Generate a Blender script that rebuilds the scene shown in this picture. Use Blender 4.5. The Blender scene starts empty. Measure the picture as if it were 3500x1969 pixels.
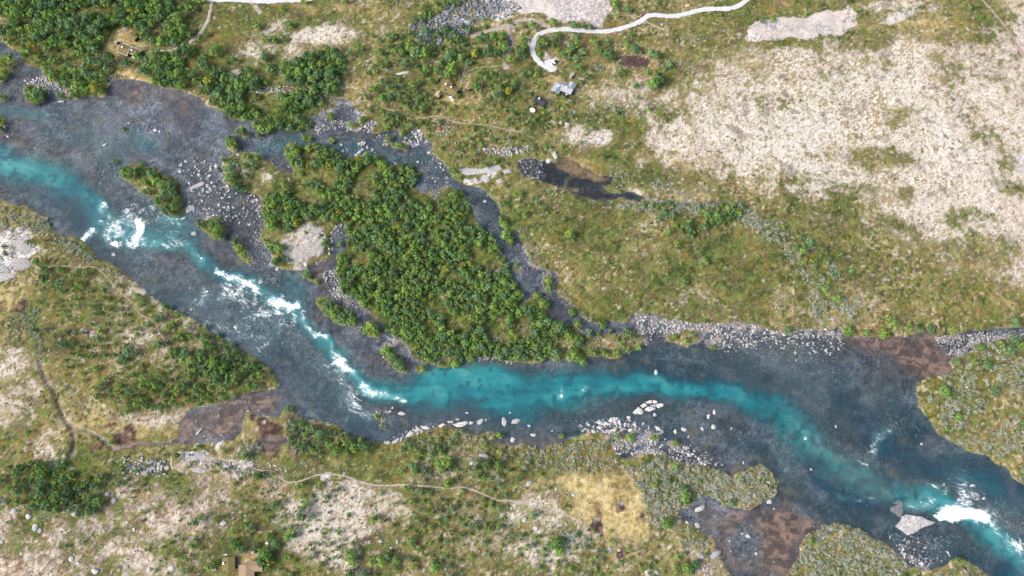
import bpy, bmesh, math, random
import numpy as np
R = math.radians
random.seed(7); RNG = np.random.default_rng(7)
scene = bpy.context.scene
COL = scene.collection

# ------------------------------------------------------------------ camera, sky, sun, exposure
CAM_H, TILT, FPX = 380.0, R(16.0), 3500 * 24.0 / 36.0
cam = bpy.data.cameras.new("camera"); cam.lens = 24.0; cam.sensor_width = 36.0
cam.clip_start = 1.0; cam.clip_end = 12000.0
camo = bpy.data.objects.new("camera", cam); COL.objects.link(camo)
camo.location = (0, 0, CAM_H); camo.rotation_euler = (TILT, 0, 0)
scene.camera = camo

SUN_EL, SUN_DIR = R(42), (-0.96, -0.28)          # light comes from the left, a little from below
world = bpy.data.worlds.new("World"); scene.world = world; world.use_nodes = True
wn = world.node_tree; bg = wn.nodes["Background"]
sky = wn.nodes.new("ShaderNodeTexSky"); sky.sky_type = 'NISHITA'; sky.sun_disc = False
sky.sun_elevation = SUN_EL; sky.sun_rotation = math.atan2(SUN_DIR[0], SUN_DIR[1])
sky.dust_density = 5.0; sky.air_density = 0.9; sky.ozone_density = 0.8
wn.links.new(sky.outputs[0], bg.inputs[0]); bg.inputs[1].default_value = 0.15
sun = bpy.data.lights.new("sun", 'SUN'); sun.energy = 1.45; sun.angle = R(30); sun.color = (1.0, 0.95, 0.88)
suno = bpy.data.objects.new("sun", sun); COL.objects.link(suno)
suno.rotation_euler = (0, R(90) - SUN_EL, math.atan2(SUN_DIR[1], SUN_DIR[0]))
vs = scene.view_settings
vs.view_transform = 'Standard'; vs.look = 'None'; vs.gamma = 1.0; vs.use_curve_mapping = False
vs.exposure = 0.80
cy = scene.cycles; cy.max_bounces = 5; cy.diffuse_bounces = 2; cy.glossy_bounces = 2; cy.transparent_max_bounces = 6; cy.transmission_bounces = 2

# ------------------------------------------------------------------ photo coordinates -> place
CA, SA = math.cos(TILT), math.sin(TILT)
def ray(u, v):
    dx = (np.asarray(u, float) - 1750.0) / FPX; dy = (984.5 - np.asarray(v, float)) / FPX
    return dx, dy * CA + SA, dy * SA - CA
def at(u, v, z=0.0):
    x, y, w = ray(u, v); t = (CAM_H - z) / (-w)
    return x * t, y * t
ORG = {'A1': (0, 0), 'A2': (850, 0), 'A3': (1700, 0), 'A4': (2600, 0), 'B1': (0, 650), 'B2': (850, 650), 'B3': (1700, 650),
       'B4': (2600, 650), 'C1': (0, 1309), 'C2': (850, 1309), 'C3': (1700, 1309), 'C4': (2600, 1309), 'F': (0, 0), 'S': (0, 0),
       'Z5': (1720, 60), 'Z6': (1450, 240), 'Z7': (360, 80), 'Z8': (720, 1840)}
SCL = {'F': 3500 / 2576, 'S': 1.0, 'Z5': 400 / 1705, 'Z6': 250 / 2576, 'Z7': 240 / 1739, 'Z8': 240 / 2576}
def px(k, pts):
    """list of tuples in the coordinates of one study crop -> survey coordinates"""
    o = ORG[k]; s = SCL.get(k, 900 / 1976)
    return [(o[0] + p[0] * s, o[1] + p[1] * s) for p in pts]
def PX(*runs):
    out = []
    for k, pts in runs: out += px(k, pts)
    return out
def ground_poly(pts, z=0.0):
    a = np.array(pts, float); x, y = at(a[:, 0], a[:, 1], z); return np.stack([x, y], 1)

# ------------------------------------------------------------------ numpy noise, polygons
_tab = np.random.default_rng(99).random((256, 256)).astype(np.float32)
def vnoise(x, y, s, seed=0):
    x = x / s + seed * 17.31; y = y / s + seed * 9.77
    xi = np.floor(x).astype(np.int64); yi = np.floor(y).astype(np.int64)
    fx = (x - xi).astype(np.float32); fy = (y - yi).astype(np.float32)
    fx = fx * fx * (3 - 2 * fx); fy = fy * fy * (3 - 2 * fy)
    g = lambda a, b: _tab[(a + seed * 31) & 255, (b + seed * 57) & 255]
    return (g(xi, yi) * (1 - fx) + g(xi + 1, yi) * fx) * (1 - fy) + (g(xi, yi + 1) * (1 - fx) + g(xi + 1, yi + 1) * fx) * fy
def fbm(x, y, s, seed=0, o=4):
    r = 0; a = 1.0; t = 0
    for i in range(o):
        r = r + a * vnoise(x, y, s / 2 ** i, seed + i * 3); t += a; a *= 0.55
    return r / t
def sstep(a, b, x):
    t = np.clip((x - a) / (b - a), 0, 1); return t * t * (3 - 2 * t)

XI = np.arange(-366.0, 366.01, 0.77); YI = np.arange(-60.0, 330.01, 0.77)
def widen(a):
    o = [2, 5, 10, 20, 40, 80, 160, 320, 700, 1500, 3000]
    return np.concatenate([[a[0] - k for k in reversed(o)], a, [a[-1] + k for k in o]])
XS, YS = widen(XI), widen(YI); NX, NY = len(XS), len(YS); PADN = 11
GX, GY = np.meshgrid(XS, YS)
HXS, HYS = XS[::2], YS[::2]                       # half-resolution grid for distances
HX, HY = np.meshgrid(HXS, HYS)
WX = HX + (fbm(HX, HY, 22, 201) - .5) * 16 + (fbm(HX, HY, 6, 202) - .5) * 5      # warped copies: soft things have no straight edges
WY = HY + (fbm(HX, HY, 22, 203) - .5) * 16 + (fbm(HX, HY, 6, 204) - .5) * 5
def idx(a, v):
    i = np.clip(np.searchsorted(a, v) - 1, 0, len(a) - 2); return i, np.clip((v - a[i]) / (a[i + 1] - a[i]), 0, 1)
def samp(F, xs, ys, x, y):
    i, fx = idx(xs, np.asarray(x)); j, fy = idx(ys, np.asarray(y))
    return (F[j, i] * (1 - fx) + F[j, i + 1] * fx) * (1 - fy) + (F[j + 1, i] * (1 - fx) + F[j + 1, i + 1] * fx) * fy
def up(F):
    i, fx = idx(HXS, XS); j, fy = idx(HYS, YS)
    A = F[:, i] * (1 - fx) + F[:, i + 1] * fx
    return A[j] * (1 - fy)[:, None] + A[j + 1] * fy[:, None]
def seg_dist(P, A, B):
    d = B - A; L = max(float(d @ d), 1e-9)
    t = np.clip(((P[..., 0] - A[0]) * d[0] + (P[..., 1] - A[1]) * d[1]) / L, 0, 1)
    return (P[..., 0] - A[0] - t * d[0]) ** 2 + (P[..., 1] - A[1] - t * d[1]) ** 2, t
def inside(poly, x, y):
    r = np.zeros(np.shape(x), bool); n = len(poly)
    for k in range(n):
        (x1, y1), (x2, y2) = poly[k], poly[(k + 1) % n]
        if y1 == y2: continue
        c = (y1 > y) != (y2 > y)
        r ^= c & (x < (x2 - x1) * (y - y1) / (y2 - y1) + x1)
    return r
def sdf(pts, margin=30.0):
    """signed distance in metres (negative inside) on the half grid"""
    poly = ground_poly(pts); out = np.full(HX.shape, 99.0, np.float32)
    i0, i1 = np.searchsorted(HXS, poly[:, 0].min() - margin), np.searchsorted(HXS, poly[:, 0].max() + margin)
    j0, j1 = np.searchsorted(HYS, poly[:, 1].min() - margin), np.searchsorted(HYS, poly[:, 1].max() + margin)
    if i1 <= i0 or j1 <= j0: return out
    P = np.stack([HX[j0:j1, i0:i1], HY[j0:j1, i0:i1]], -1).astype(np.float32)
    d = np.full(P.shape[:2], 1e9, np.float32)
    for k in range(len(poly)):
        q, _ = seg_dist(P, poly[k], poly[(k + 1) % len(poly)]); np.minimum(d, q, out=d)
    d = np.sqrt(d); d[inside(poly, P[..., 0], P[..., 1])] *= -1
    out[j0:j1, i0:i1] = np.minimum(d, 99); return out
def poly_mask(pts, soft=4.0, warp=3.0, seed=0):
    s = up(sdf(pts)) + (fbm(GX, GY, 9, seed + 40) - 0.5) * 2 * warp
    return sstep(soft, -soft, s).astype(np.float32)
def line_mask(pts, soft=0.5, warp=False):
    """pts: (u, v, half width in metres[, strength]); strongest on the line, 0 at its half width"""
    a = np.array(pts, float); g = ground_poly(a[:, :2]); m = np.zeros(HX.shape, np.float32)
    if a.shape[1] < 4: a = np.concatenate([a, np.ones((len(a), 1))], 1)
    X_, Y_ = (WX, WY) if warp else (HX, HY); ex = 12 if warp else 2
    for k in range(len(g) - 1):
        A, B = g[k], g[k + 1]; w = max(a[k, 2], a[k + 1, 2]) + ex
        i0, i1 = np.searchsorted(HXS, min(A[0], B[0]) - w), np.searchsorted(HXS, max(A[0], B[0]) + w)
        j0, j1 = np.searchsorted(HYS, min(A[1], B[1]) - w), np.searchsorted(HYS, max(A[1], B[1]) + w)
        if i1 <= i0 or j1 <= j0: continue
        P = np.stack([X_[j0:j1, i0:i1], Y_[j0:j1, i0:i1]], -1)
        q, t = seg_dist(P, A, B)
        hw = a[k, 2] * (1 - t) + a[k + 1, 2] * t; st_ = a[k, 3] * (1 - t) + a[k + 1, 3] * t
        m[j0:j1, i0:i1] = np.maximum(m[j0:j1, i0:i1], st_ * sstep(1.0, 1.0 - soft, np.sqrt(q) / hw))
    return m
def blob(k, lst):
    """soft ellipses (x, y, rx, ry, strength) in crop coordinates"""
    m = np.zeros(HX.shape, np.float32); s = SCL.get(k, 900 / 1976)
    for x, y, rx, ry, w in lst:
        (u, v), = px(k, [(x, y)]); cx, cy = at(u, v)
        kx = 0.178 * s * rx; ky = 0.19 * s * ry
        d = np.sqrt(((WX - cx) / kx) ** 2 + ((WY - cy) / ky) ** 2)
        m = np.maximum(m, w * sstep(1.45, 0.2, d))
    return m.astype(np.float32)

# ------------------------------------------------------------------ the river bed outline and its islands
BED = PX(
    ('A1', [(-1200, 240), (-40, 300), (60, 345), (160, 400), (170, 470), (300, 515), (330, 580), (450, 640), (535, 695), (415, 700), (410, 740),
            (530, 750), (640, 735), (790, 730), (815, 640), (900, 592), (1060, 600), (1200, 645), (1360, 680), (1500, 735), (1560, 790),
            (1680, 850), (1760, 905), (1870, 905)]),
    ('A2', [(20, 925), (45, 965), (70, 1015), (170, 1000), (250, 960), (340, 990), (490, 970), (510, 920), (460, 890), (560, 840), (650, 800),
            (640, 745), (730, 738), (800, 800), (870, 850), (850, 890), (760, 950), (820, 970), (930, 900), (960, 930), (925, 1000), (1000, 1000), (1080, 970),
            (1190, 1000), (1230, 965), (1290, 980), (1330, 1050), (1380, 1080), (1370, 1150), (1430, 1190), (1500, 1270), (1520, 1330),
            (1600, 1390), (1740, 1410)]),
    ('B2', [(1770, 10), (1830, 70), (1890, 180), (1880, 260), (1976, 310)]),
    ('B3', [(60, 290), (100, 300), (150, 330), (200, 410), (230, 480), (260, 550), (330, 580), (370, 600), (430, 620), (455, 690), (430, 780),
            (500, 820), (580, 880), (620, 930), (680, 1000), (760, 1010), (850, 985), (960, 1010), (1030, 920), (1150, 930), (1250, 960),
            (1350, 990), (1500, 1000), (1600, 1010), (1720, 1000), (1850, 990), (1976, 1010)]),
    ('B4', [(30, 1035), (150, 1060), (250, 1060), (450, 1050), (590, 1040), (600, 1095), (850, 1110), (960, 1100), (1060, 1100), (1220, 1070),
            (1300, 1095), (1480, 1075), (1600, 1050), (1720, 1040), (1860, 1030), (3300, 960), (3300, 1090), (1980, 1110), (1900, 1100), (1800, 1120), (1600, 1150),
            (1590, 1190), (1540, 1240), (1430, 1270), (1410, 1290), (1440, 1370), (1350, 1390), (1220, 1420)]),
    ('C4', [(1160, 0), (1160, 40), (1180, 180), (1260, 290), (1330, 390), (1440, 450), (1530, 510), (1700, 560), (1740, 600), (1850, 650), (1900, 720),
            (2010, 800), (3300, 1400), (3300, 2600), (2400, 2000), (1740, 1449), (1680, 1420), (1600, 1360), (1500, 1310), (1440, 1310), (1380, 1390), (1230, 1410),
            (1110, 1370), (1060, 1320), (990, 1250), (880, 1170), (780, 1110), (640, 1055), (550, 1045), (450, 1090), (340, 1150), (310, 1200),
            (280, 1300), (200, 1449), (150, 1700)]),
    ('C3', [(1820, 1700), (1760, 1449), (1730, 1380), (1690, 1320), (1640, 1230), (1640, 1180), (1550, 1120), (1480, 1080), (1400, 1040), (1360, 1010),
            (1370, 960), (1450, 920), (1500, 870), (1550, 840), (1620, 850), (1680, 900), (1760, 940), (1900, 950), (1976, 920)]),
    ('C4', [(40, 880), (100, 870), (130, 830), (125, 720), (90, 650), (0, 610)]),
    ('C3', [(1900, 620), (1860, 660), (1750, 690), (1700, 660), (1560, 620), (1450, 615), (1330, 590), (1240, 540), (1130, 520), (1080, 540),
            (950, 570), (880, 540), (880, 460), (850, 400), (760, 370), (700, 360), (640, 390), (530, 390), (490, 450), (360, 460), (350, 490),
            (200, 450), (140, 480), (60, 470)]),
    ('C2', [(1860, 470), (1840, 430), (1910, 380), (1830, 350), (1750, 380), (1680, 390), (1640, 350), (1530, 330), (1480, 310), (1400, 340),
            (1350, 350), (1290, 330), (1220, 380), (1100, 430), (1020, 450), (940, 440), (850, 420), (780, 400), (740, 360), (690, 340), (640, 300),
            (560, 280), (490, 290), (430, 270), (360, 250), (340, 200), (300, 170), (260, 200), (230, 260), (100, 250)]),
    ('C1', [(1850, 210), (1830, 280), (1800, 370), (1750, 430), (1600, 445), (1450, 450), (1300, 460), (1240, 455), (1350, 400), (1340, 320), (1380, 250), (1450, 190),
            (1540, 180), (1640, 160), (1760, 115), (1880, 75)]),
    ('C2', [(100, 50), (200, 60), (255, 30), (245, -10)]),
    ('B2', [(230, 1440), (190, 1370), (100, 1290), (30, 1240)]),
    ('B1', [(1780, 1180), (1640, 1090), (1520, 1010), (1430, 950), (1300, 900), (1240, 850), (1130, 790), (1090, 740), (1000, 670), (920, 610),
            (840, 545), (760, 520), (690, 450), (640, 380), (540, 340), (420, 330), (380, 240), (340, 200), (240, 150), (200, 115), (100, 95),
            (30, 90), (0, 60), (-40, 50), (-1200, -100)]))
BIG = PX(
    ('A2', [(270, 1150), (275, 1100), (300, 1065), (400, 1090), (480, 1090), (560, 1095), (640, 1120), (700, 1170), (800, 1180), (900, 1150), (960, 1145),
            (1040, 1200), (1030, 1230), (980, 1230), (1060, 1240), (1200, 1230), (1300, 1290), (1300, 1330), (1230, 1400), (1300, 1440), (1420, 1430), (1500, 1400)]),
    ('B2', [(1600, 20), (1660, 100), (1700, 200), (1740, 280), (1840, 350), (1880, 440), (1930, 530), (1976, 650)]),
    ('B3', [(130, 690), (200, 760), (200, 840), (150, 860), (180, 880), (280, 760), (330, 770), (400, 900), (380, 980), (450, 980), (560, 1020),
            (640, 1080), (740, 1100), (900, 1060), (1050, 1050), (1110, 1150), (1020, 1210), (930, 1240), (900, 1270), (860, 1270), (780, 1250),
            (670, 1270), (660, 1320), (600, 1290), (500, 1270), (380, 1270), (250, 1310), (160, 1290), (70, 1300), (0, 1270)]),
    ('B2', [(1900, 1290), (1800, 1250), (1700, 1280), (1640, 1250), (1560, 1330), (1400, 1330), (1300, 1280), (1230, 1270), (1220, 1160), (1120, 1130), (1040, 1060),
            (960, 970), (890, 900), (800, 800), (710, 780), (690, 640), (660, 560), (660, 480), (740, 430), (740, 370), (720, 250), (640, 290), (620, 460),
            (610, 520), (480, 550), (440, 600), (260, 600), (180, 560), (170, 470), (90, 380), (75, 320), (120, 280), (95, 160), (90, 60)]),
    ('A2', [(-60, 1410), (-160, 1400), (-190, 1300), (-180, 1200), (-100, 1150), (50, 1130), (110, 1160), (120, 1190), (200, 1240), (230, 1280), (330, 1300), (300, 1200)]))
ISLETS = [
    px('A1', [(-900, 400), (60, 415), (140, 470), (90, 540), (40, 600), (-900, 640)]),
    px('A1', [(-300, 700), (50, 700), (75, 735), (30, 775), (-300, 775)]),
    px('A1', [(-300, 850), (25, 860), (45, 900), (20, 990), (-300, 1005)]),
    px('A1', [(190, 700), (250, 640), (330, 660), (370, 710), (340, 770), (270, 785), (200, 760)]),
    PX(('A1', [(905, 1300), (960, 1235), (1060, 1200), (1090, 1250), (1150, 1245), (1200, 1280), (1270, 1310), (1320, 1340), (1360, 1390)]),
       ('B1', [(1380, 60), (1395, 150), (1340, 205), (1280, 190), (1200, 130), (1140, 60), (1070, 30)]), ('A1', [(1000, 1400), (920, 1330)])),
    px('B1', [(1475, 255), (1540, 220), (1640, 195), (1700, 270), (1690, 385), (1600, 370), (1540, 310)]),
    px('B1', [(1735, 360), (1790, 370), (1850, 440), (1900, 550), (1870, 560), (1790, 500), (1740, 420)]),
    px('A1', [(1690, 1040), (1750, 1010), (1800, 1090), (1760, 1145), (1710, 1110)]),
    px('A1', [(1760, 980), (1820, 935), (1890, 1020), (1830, 1045)]),
    px('B2', [(390, 630), (440, 605), (490, 640), (540, 680), (510, 700), (430, 670)]),
    px('B2', [(500, 850), (520, 790), (600, 800), (650, 850), (750, 880), (820, 960), (820, 1000), (740, 1020), (680, 1010), (580, 950)]),
    px('B2', [(860, 1000), (910, 980), (960, 1000), (1010, 1070), (980, 1110), (900, 1100), (855, 1050)]),
    px('B2', [(985, 1190), (1040, 1165), (1100, 1220), (1170, 1270), (1210, 1340), (1190, 1390), (1100, 1360), (1040, 1300)]),
    px('B2', [(1240, 1320), (1300, 1315), (1350, 1350), (1310, 1380), (1250, 1370)]),
    px('B3', [(120, 560), (150, 535), (180, 575), (170, 625), (125, 610)]),
    px('B3', [(350, 650), (400, 630), (440, 700), (420, 770), (360, 770), (345, 700)]),
    px('B3', [(1280, 1090), (1380, 1060), (1500, 1040), (1520, 1130), (1420, 1180), (1290, 1130)]),
    px('B3', [(1555, 1170), (1640, 1150), (1700, 1200), (1570, 1200)]),
    px('A2', [(1060, 1080), (1150, 1070), (1220, 1090), (1180, 1135), (1080, 1120)]),
    px('A2', [(580, 1040), (640, 1025), (660, 1080), (620, 1095)]),
    px('A2', [(400, 1010), (480, 1010), (490, 1060), (400, 1070)]),
    px('A2', [(1030, 1010), (1090, 1030), (1060, 1080), (1030, 1070)]),
    px('C2', [(940, 270), (970, 220), (1030, 260), (1010, 290)]),
    px('C2', [(970, 320), (1040, 310), (1030, 350), (980, 350)]),
    px('C3', [(860, 370), (950, 375), (1040, 380), (1040, 450), (960, 440), (900, 450), (870, 400)]),
    px('C3', [(1120, 390), (1210, 375), (1220, 440), (1150, 440)]),
    px('C3', [(1290, 450), (1380, 420), (1390, 470), (1310, 490)]),
]
POND_BROWN = px('A3', [(925, 455), (950, 425), (1030, 410), (1100, 430), (1145, 460), (1130, 495), (1070, 505), (990, 495), (940, 490)])
POND_DARK = PX(('A3', [(150, 1200), (250, 1195), (340, 1205), (440, 1220), (520, 1190), (580, 1200), (640, 1250), (740, 1310), (870, 1330), (860, 1380), (780, 1400), (840, 1449)]),
               ('B3', [(1000, 10), (1100, 60), (1060, 90), (930, 50), (800, 90), (700, 60), (560, 20), (500, -10)]), ('A3', [(400, 1380), (300, 1340), (200, 1320), (160, 1260)]))
POND_SMALL = px('C2', [(80, 440), (120, 410), (200, 400), (300, 405), (290, 440), (230, 490), (130, 500)])
PONDS = [(POND_BROWN, "pond", 0), (POND_DARK, "pond", 1), (POND_SMALL, "pond", 2)]
STREAMS = [px('C1', [(300, -160), (360, 0), (420, 80), (450, 180), (490, 270), (540, 330), (640, 350), (720, 390), (800, 440), (850, 490), (900, 490), (1000, 465), (1150, 455), (1260, 462)]),
           px('C1', [(540, 330), (565, 400), (560, 530), (520, 560)]),
           px('B3', [(1000, 30), (1150, 75), (1300, 100), (1500, 110), (1720, 95), (1800, 130)])]

sd = sdf(BED, 60)
isl = sdf(BIG)
for p in ISLETS: isl = np.minimum(isl, sdf(p, 12))
sd_land = np.maximum(sd, -isl)                     # negative in the river bed
sd_river = up(sd_land) + (fbm(GX, GY, 5, 3) - 0.5) * 3.2
sd_pond = np.full(HX.shape, 99.0, np.float32)
for p, _, _ in PONDS: sd_pond = np.minimum(sd_pond, sdf(p, 15))
stream = np.zeros(HX.shape, np.float32)
for s in STREAMS: stream = np.maximum(stream, line_mask([(u, v, 1.5) for u, v in s], 0.9))
stream = up(stream)
sd_pond_f = up(sd_pond) + (fbm(GX, GY, 4, 5) - 0.5) * 3.0
sd_wet = np.minimum(sd_river, sd_pond_f)           # signed distance to any water's edge

f2 = lambda pts: [(p[0] * 3500 / 2576, p[1] * 3500 / 2576, p[2] * 0.245) + tuple(p[3:]) for p in pts]
LM = lambda pts, soft=1.0: line_mask(f2(pts), soft, True)
DEEP = up(np.maximum.reduce([
    LM([(-400, 350, 75, .9), (-20, 405, 72, 1), (70, 430, 70, .95), (140, 460, 62, .8), (210, 500, 50, .75), (250, 550, 48, .7), (330, 590, 52, .7), (430, 600, 56, .62), (500, 630, 40, .75), (560, 670, 30, .8)]),
    LM([(560, 670, 30, .8), (640, 720, 32, .75), (700, 750, 36, .85), (760, 795, 30, .85), (800, 845, 26, .8), (845, 885, 24, .85), (890, 930, 30, .95), (930, 965, 40, 1), (1000, 985, 44, 1.1)]),
    LM([(960, 980, 36, .9), (1040, 985, 50, 1.1), (1120, 975, 62, 1.25), (1220, 975, 68, 1.3), (1330, 985, 70, 1.25), (1450, 975, 66, 1.0), (1570, 965, 58, 1.0), (1700, 975, 46, 1.0), (1820, 990, 42, .9), (1920, 1020, 46, .85), (1990, 1060, 56, .8)], .9),
    LM([(1990, 1060, 56, .8), (2040, 1130, 62, .62), (2120, 1190, 62, .42), (2230, 1230, 50, .48), (2330, 1255, 46, .75), (2400, 1270, 36, .9), (2460, 1310, 42, 1), (2530, 1370, 44, .9), (2600, 1430, 50, .8), (3000, 1700, 60, .8)]),
    LM([(320, 335, 20, .3), (370, 360, 32, .75), (405, 385, 20, .3)]), LM([(-50, 270, 50, .2), (60, 280, 40, .35), (110, 300, 40, .3)]), LM([(150, 330, 110, .12), (300, 390, 110, .16)]),
    LM([(1330, 1030, 40, .7), (1350, 1045, 30, .4)]), LM([(660, 370, 36, .22), (760, 350, 34, .25), (980, 400, 30, .22), (1060, 385, 30, .25)]), LM([(430, 560, 60, .45), (500, 600, 50, .4)]), LM([(720, 710, 40, .35), (760, 740, 40, .3)])]))
DARK = up(np.maximum.reduce([LM(l) for l in (
    [(2080, 1020, 30, .3), (2190, 1090, 60, .6), (2260, 1150, 66, .9), (2350, 1170, 56, .9), (2450, 1190, 54, .95), (2540, 1220, 60, .9), (2700, 1300, 70, .8)],
    [(2020, 1170, 24, .4), (2060, 1210, 28, .8), (2110, 1245, 34, .9), (2190, 1275, 36, .8), (2260, 1290, 30, .5)], [(1450, 960, 50, .4), (1560, 950, 60, .6), (1650, 945, 60, .7), (1800, 970, 56, .75), (1950, 1000, 44, .5)],
    [(2430, 1390, 50, .5), (2520, 1420, 80, .8), (2600, 1470, 80, .9)], [(60, 490, 50, .3), (150, 520, 60, .6), (200, 560, 56, .6), (260, 640, 60, .55), (330, 700, 50, .5)],
    [(520, 830, 50, .3), (600, 880, 60, .55), (680, 940, 60, .6), (760, 990, 70, .5), (900, 1060, 60, .6), (1000, 1090, 40, .5)], [(330, 740, 36, .5), (400, 770, 36, .45), (560, 850, 36, .4)],
    [(1060, 1035, 36, .5), (1250, 1045, 44, .5), (1400, 1060, 40, .4)], [(1700, 890, 60, .2), (1850, 910, 70, .3), (2000, 940, 90, .32), (2200, 990, 90, .35), (2300, 1050, 60, .4)],
    [(1040, 400, 30, .25), (1200, 470, 34, .3), (1260, 560, 30, .25), (1290, 640, 30, .2), (1340, 740, 30, .2)], [(1700, 1040, 50, .25), (1900, 1060, 70, .3)], [(1500, 1030, 50, .35), (1450, 1050, 40, .4)],
    [(2150, 1290, 70, .4), (2250, 1340, 70, .4)], [(1600, 930, 120, .4), (1850, 960, 150, .45), (2100, 1010, 150, .5), (2300, 1100, 130, .55)], [(1900, 1120, 110, .38), (2050, 1250, 110, .4), (2150, 1350, 110, .4)], [(450, 740, 90, .3), (650, 860, 110, .36), (800, 960, 110, .42)], [(2380, 1380, 90, .45), (2500, 1440, 90, .6)], [(1150, 1030, 60, .4), (1400, 1060, 70, .4), (1700, 1060, 80, .34)], [(150, 480, 80, .35), (260, 600, 80, .4), (380, 720, 70, .4)], [(640, 380, 30, .2), (700, 380, 30, .25), (900, 370, 30, .3), (1000, 400, 30, .25)], [(700, 820, 60, .35), (640, 780, 60, .35)], [(2400, 1130, 40, .3), (2500, 1180, 40, .5)])]))
for _ in range(14): DARK = (DARK + np.roll(DARK, 1, 0) + np.roll(DARK, -1, 0) + np.roll(DARK, 1, 1) + np.roll(DARK, -1, 1)) / 5
DEEP = np.clip(DEEP * (0.62 + 0.76 * fbm(GX, GY, 13, 11)), 0, 1); DARK = np.clip(DARK * (0.45 + 1.1 * fbm(GX, GY, 12, 21)), 0, 1)
FLOWP = ground_poly([(u * 3500 / 2576, v * 3500 / 2576) for u, v in [(-500, 330), (-20, 405), (70, 430), (140, 460), (210, 500), (250, 550), (330, 595), (430, 610), (520, 640), (580, 680), (640, 720), (700, 750), (760, 795), (800, 845), (845, 885), (890, 930), (930, 965), (1000, 988), (1120, 980), (1330, 988), (1570, 962),
    (1700, 975), (1820, 990), (1920, 1020), (1990, 1060), (2040, 1130), (2120, 1190), (2230, 1230), (2330, 1255), (2400, 1265), (2460, 1300), (2530, 1370), (2600, 1430), (3000, 1700)]])
_d = np.full(HX.shape, 1e9); FS = np.zeros(HX.shape); FT = np.zeros(HX.shape); _s = 0.0; _P = np.stack([HX, HY], -1)
for k in range(len(FLOWP) - 1):                    # downstream distance and offset from the main current, for streaks
    A, B = FLOWP[k], FLOWP[k + 1]; q, t = seg_dist(_P, A, B); Ln = float(np.linalg.norm(B - A)); D_ = (B - A) / Ln
    side = (_P[..., 0] - A[0]) * -D_[1] + (_P[..., 1] - A[1]) * D_[0]; m = q < _d
    FS = np.where(m, _s + t * Ln, FS); FT = np.where(m, np.sign(side) * np.sqrt(q), FT); _d = np.minimum(_d, q); _s += Ln
FS = up(FS) + (fbm(GX, GY, 8, 205) - .5) * 6; FT = up(FT) + (fbm(GX, GY, 9, 206) - .5) * 5
STREAK = np.clip((.55 * fbm(FS * .22, FT, 1.5, 207, 3) + .45 * fbm(FS * .5, FT, .9, 208, 2) - .27) / .46, 0, 1)
STREAK2 = np.clip((fbm(FS * .18, FT, 4.0, 209, 4) - .27) / .46, 0, 1)
FOAM = up(np.maximum.reduce([line_mask(f2([(p[0], p[1], p[2] * 1.55) for p in l]), 1.0, True) * k for l, k in (
    ([(225, 600, 14), (245, 580, 12)], .8), ([(250, 515, 12), (265, 560, 16), (300, 590, 20), (330, 605, 24)], .8), ([(280, 610, 14), (330, 612, 18), (355, 580, 12), (345, 540, 12)], .95),
    ([(330, 490, 12), (350, 500, 12), (390, 560, 10)], .4), ([(390, 545, 10), (440, 555, 10)], .7), ([(400, 500, 30), (380, 540, 34)], .35),
    ([(330, 605, 36), (430, 610, 26), (520, 640, 14)], .45), ([(570, 668, 8), (600, 695, 14), (650, 735, 16), (700, 755, 20), (745, 770, 14)], .85),
    ([(540, 720, 50), (640, 770, 60), (740, 800, 50)], .50), ([(300, 560, 60), (380, 540, 60), (430, 570, 40)], .46), ([(500, 800, 60), (650, 850, 60)], .34), ([(2420, 1240, 60), (2520, 1300, 60)], .42), ([(765, 790, 9), (790, 825, 11), (815, 850, 7)], .8), ([(835, 870, 8), (860, 900, 13), (885, 925, 15), (915, 960, 16), (960, 985, 10), (1030, 1002, 7)], .85),
    ([(850, 920, 36), (880, 990, 40)], .5), ([(890, 1010, 22), (930, 1030, 16)], .5), ([(880, 1050, 14), (890, 1080, 12)], .6),
    ([(2355, 1300, 12), (2380, 1285, 16), (2420, 1270, 22), (2460, 1280, 22), (2490, 1300, 16)], 1.22), ([(2340, 1220, 12), (2390, 1240, 18), (2430, 1260, 18)], .55),
    ([(2490, 1300, 12), (2520, 1345, 14), (2555, 1365, 16), (2590, 1390, 16)], .7), ([(2100, 1240, 6), (2185, 1250, 8)], .4), ([(2280, 1265, 14), (2340, 1270, 12)], .6),
    ([(2040, 1115, 6), (2080, 1135, 8), (2160, 1160, 8)], .4), ([(2190, 1140, 10), (2205, 1110, 14), (2240, 1080, 14)], .45), ([(2270, 1345, 5), (2330, 1340, 5)], .6),
    ([(1425, 985, 7), (1428, 975, 5)], .8), ([(1490, 985, 5), (1500, 978, 6)], .7), ([(515, 460, 5), (518, 480, 5)], .8), ([(2470, 1245, 18), (2570, 1275, 12)], .35), ([(2500, 1330, 40), (2600, 1420, 40)], .3))]))
FOAM = FOAM * np.clip(1.5 * fbm(GX, GY, 7, 31) + .1, .3, 1.2)

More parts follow.
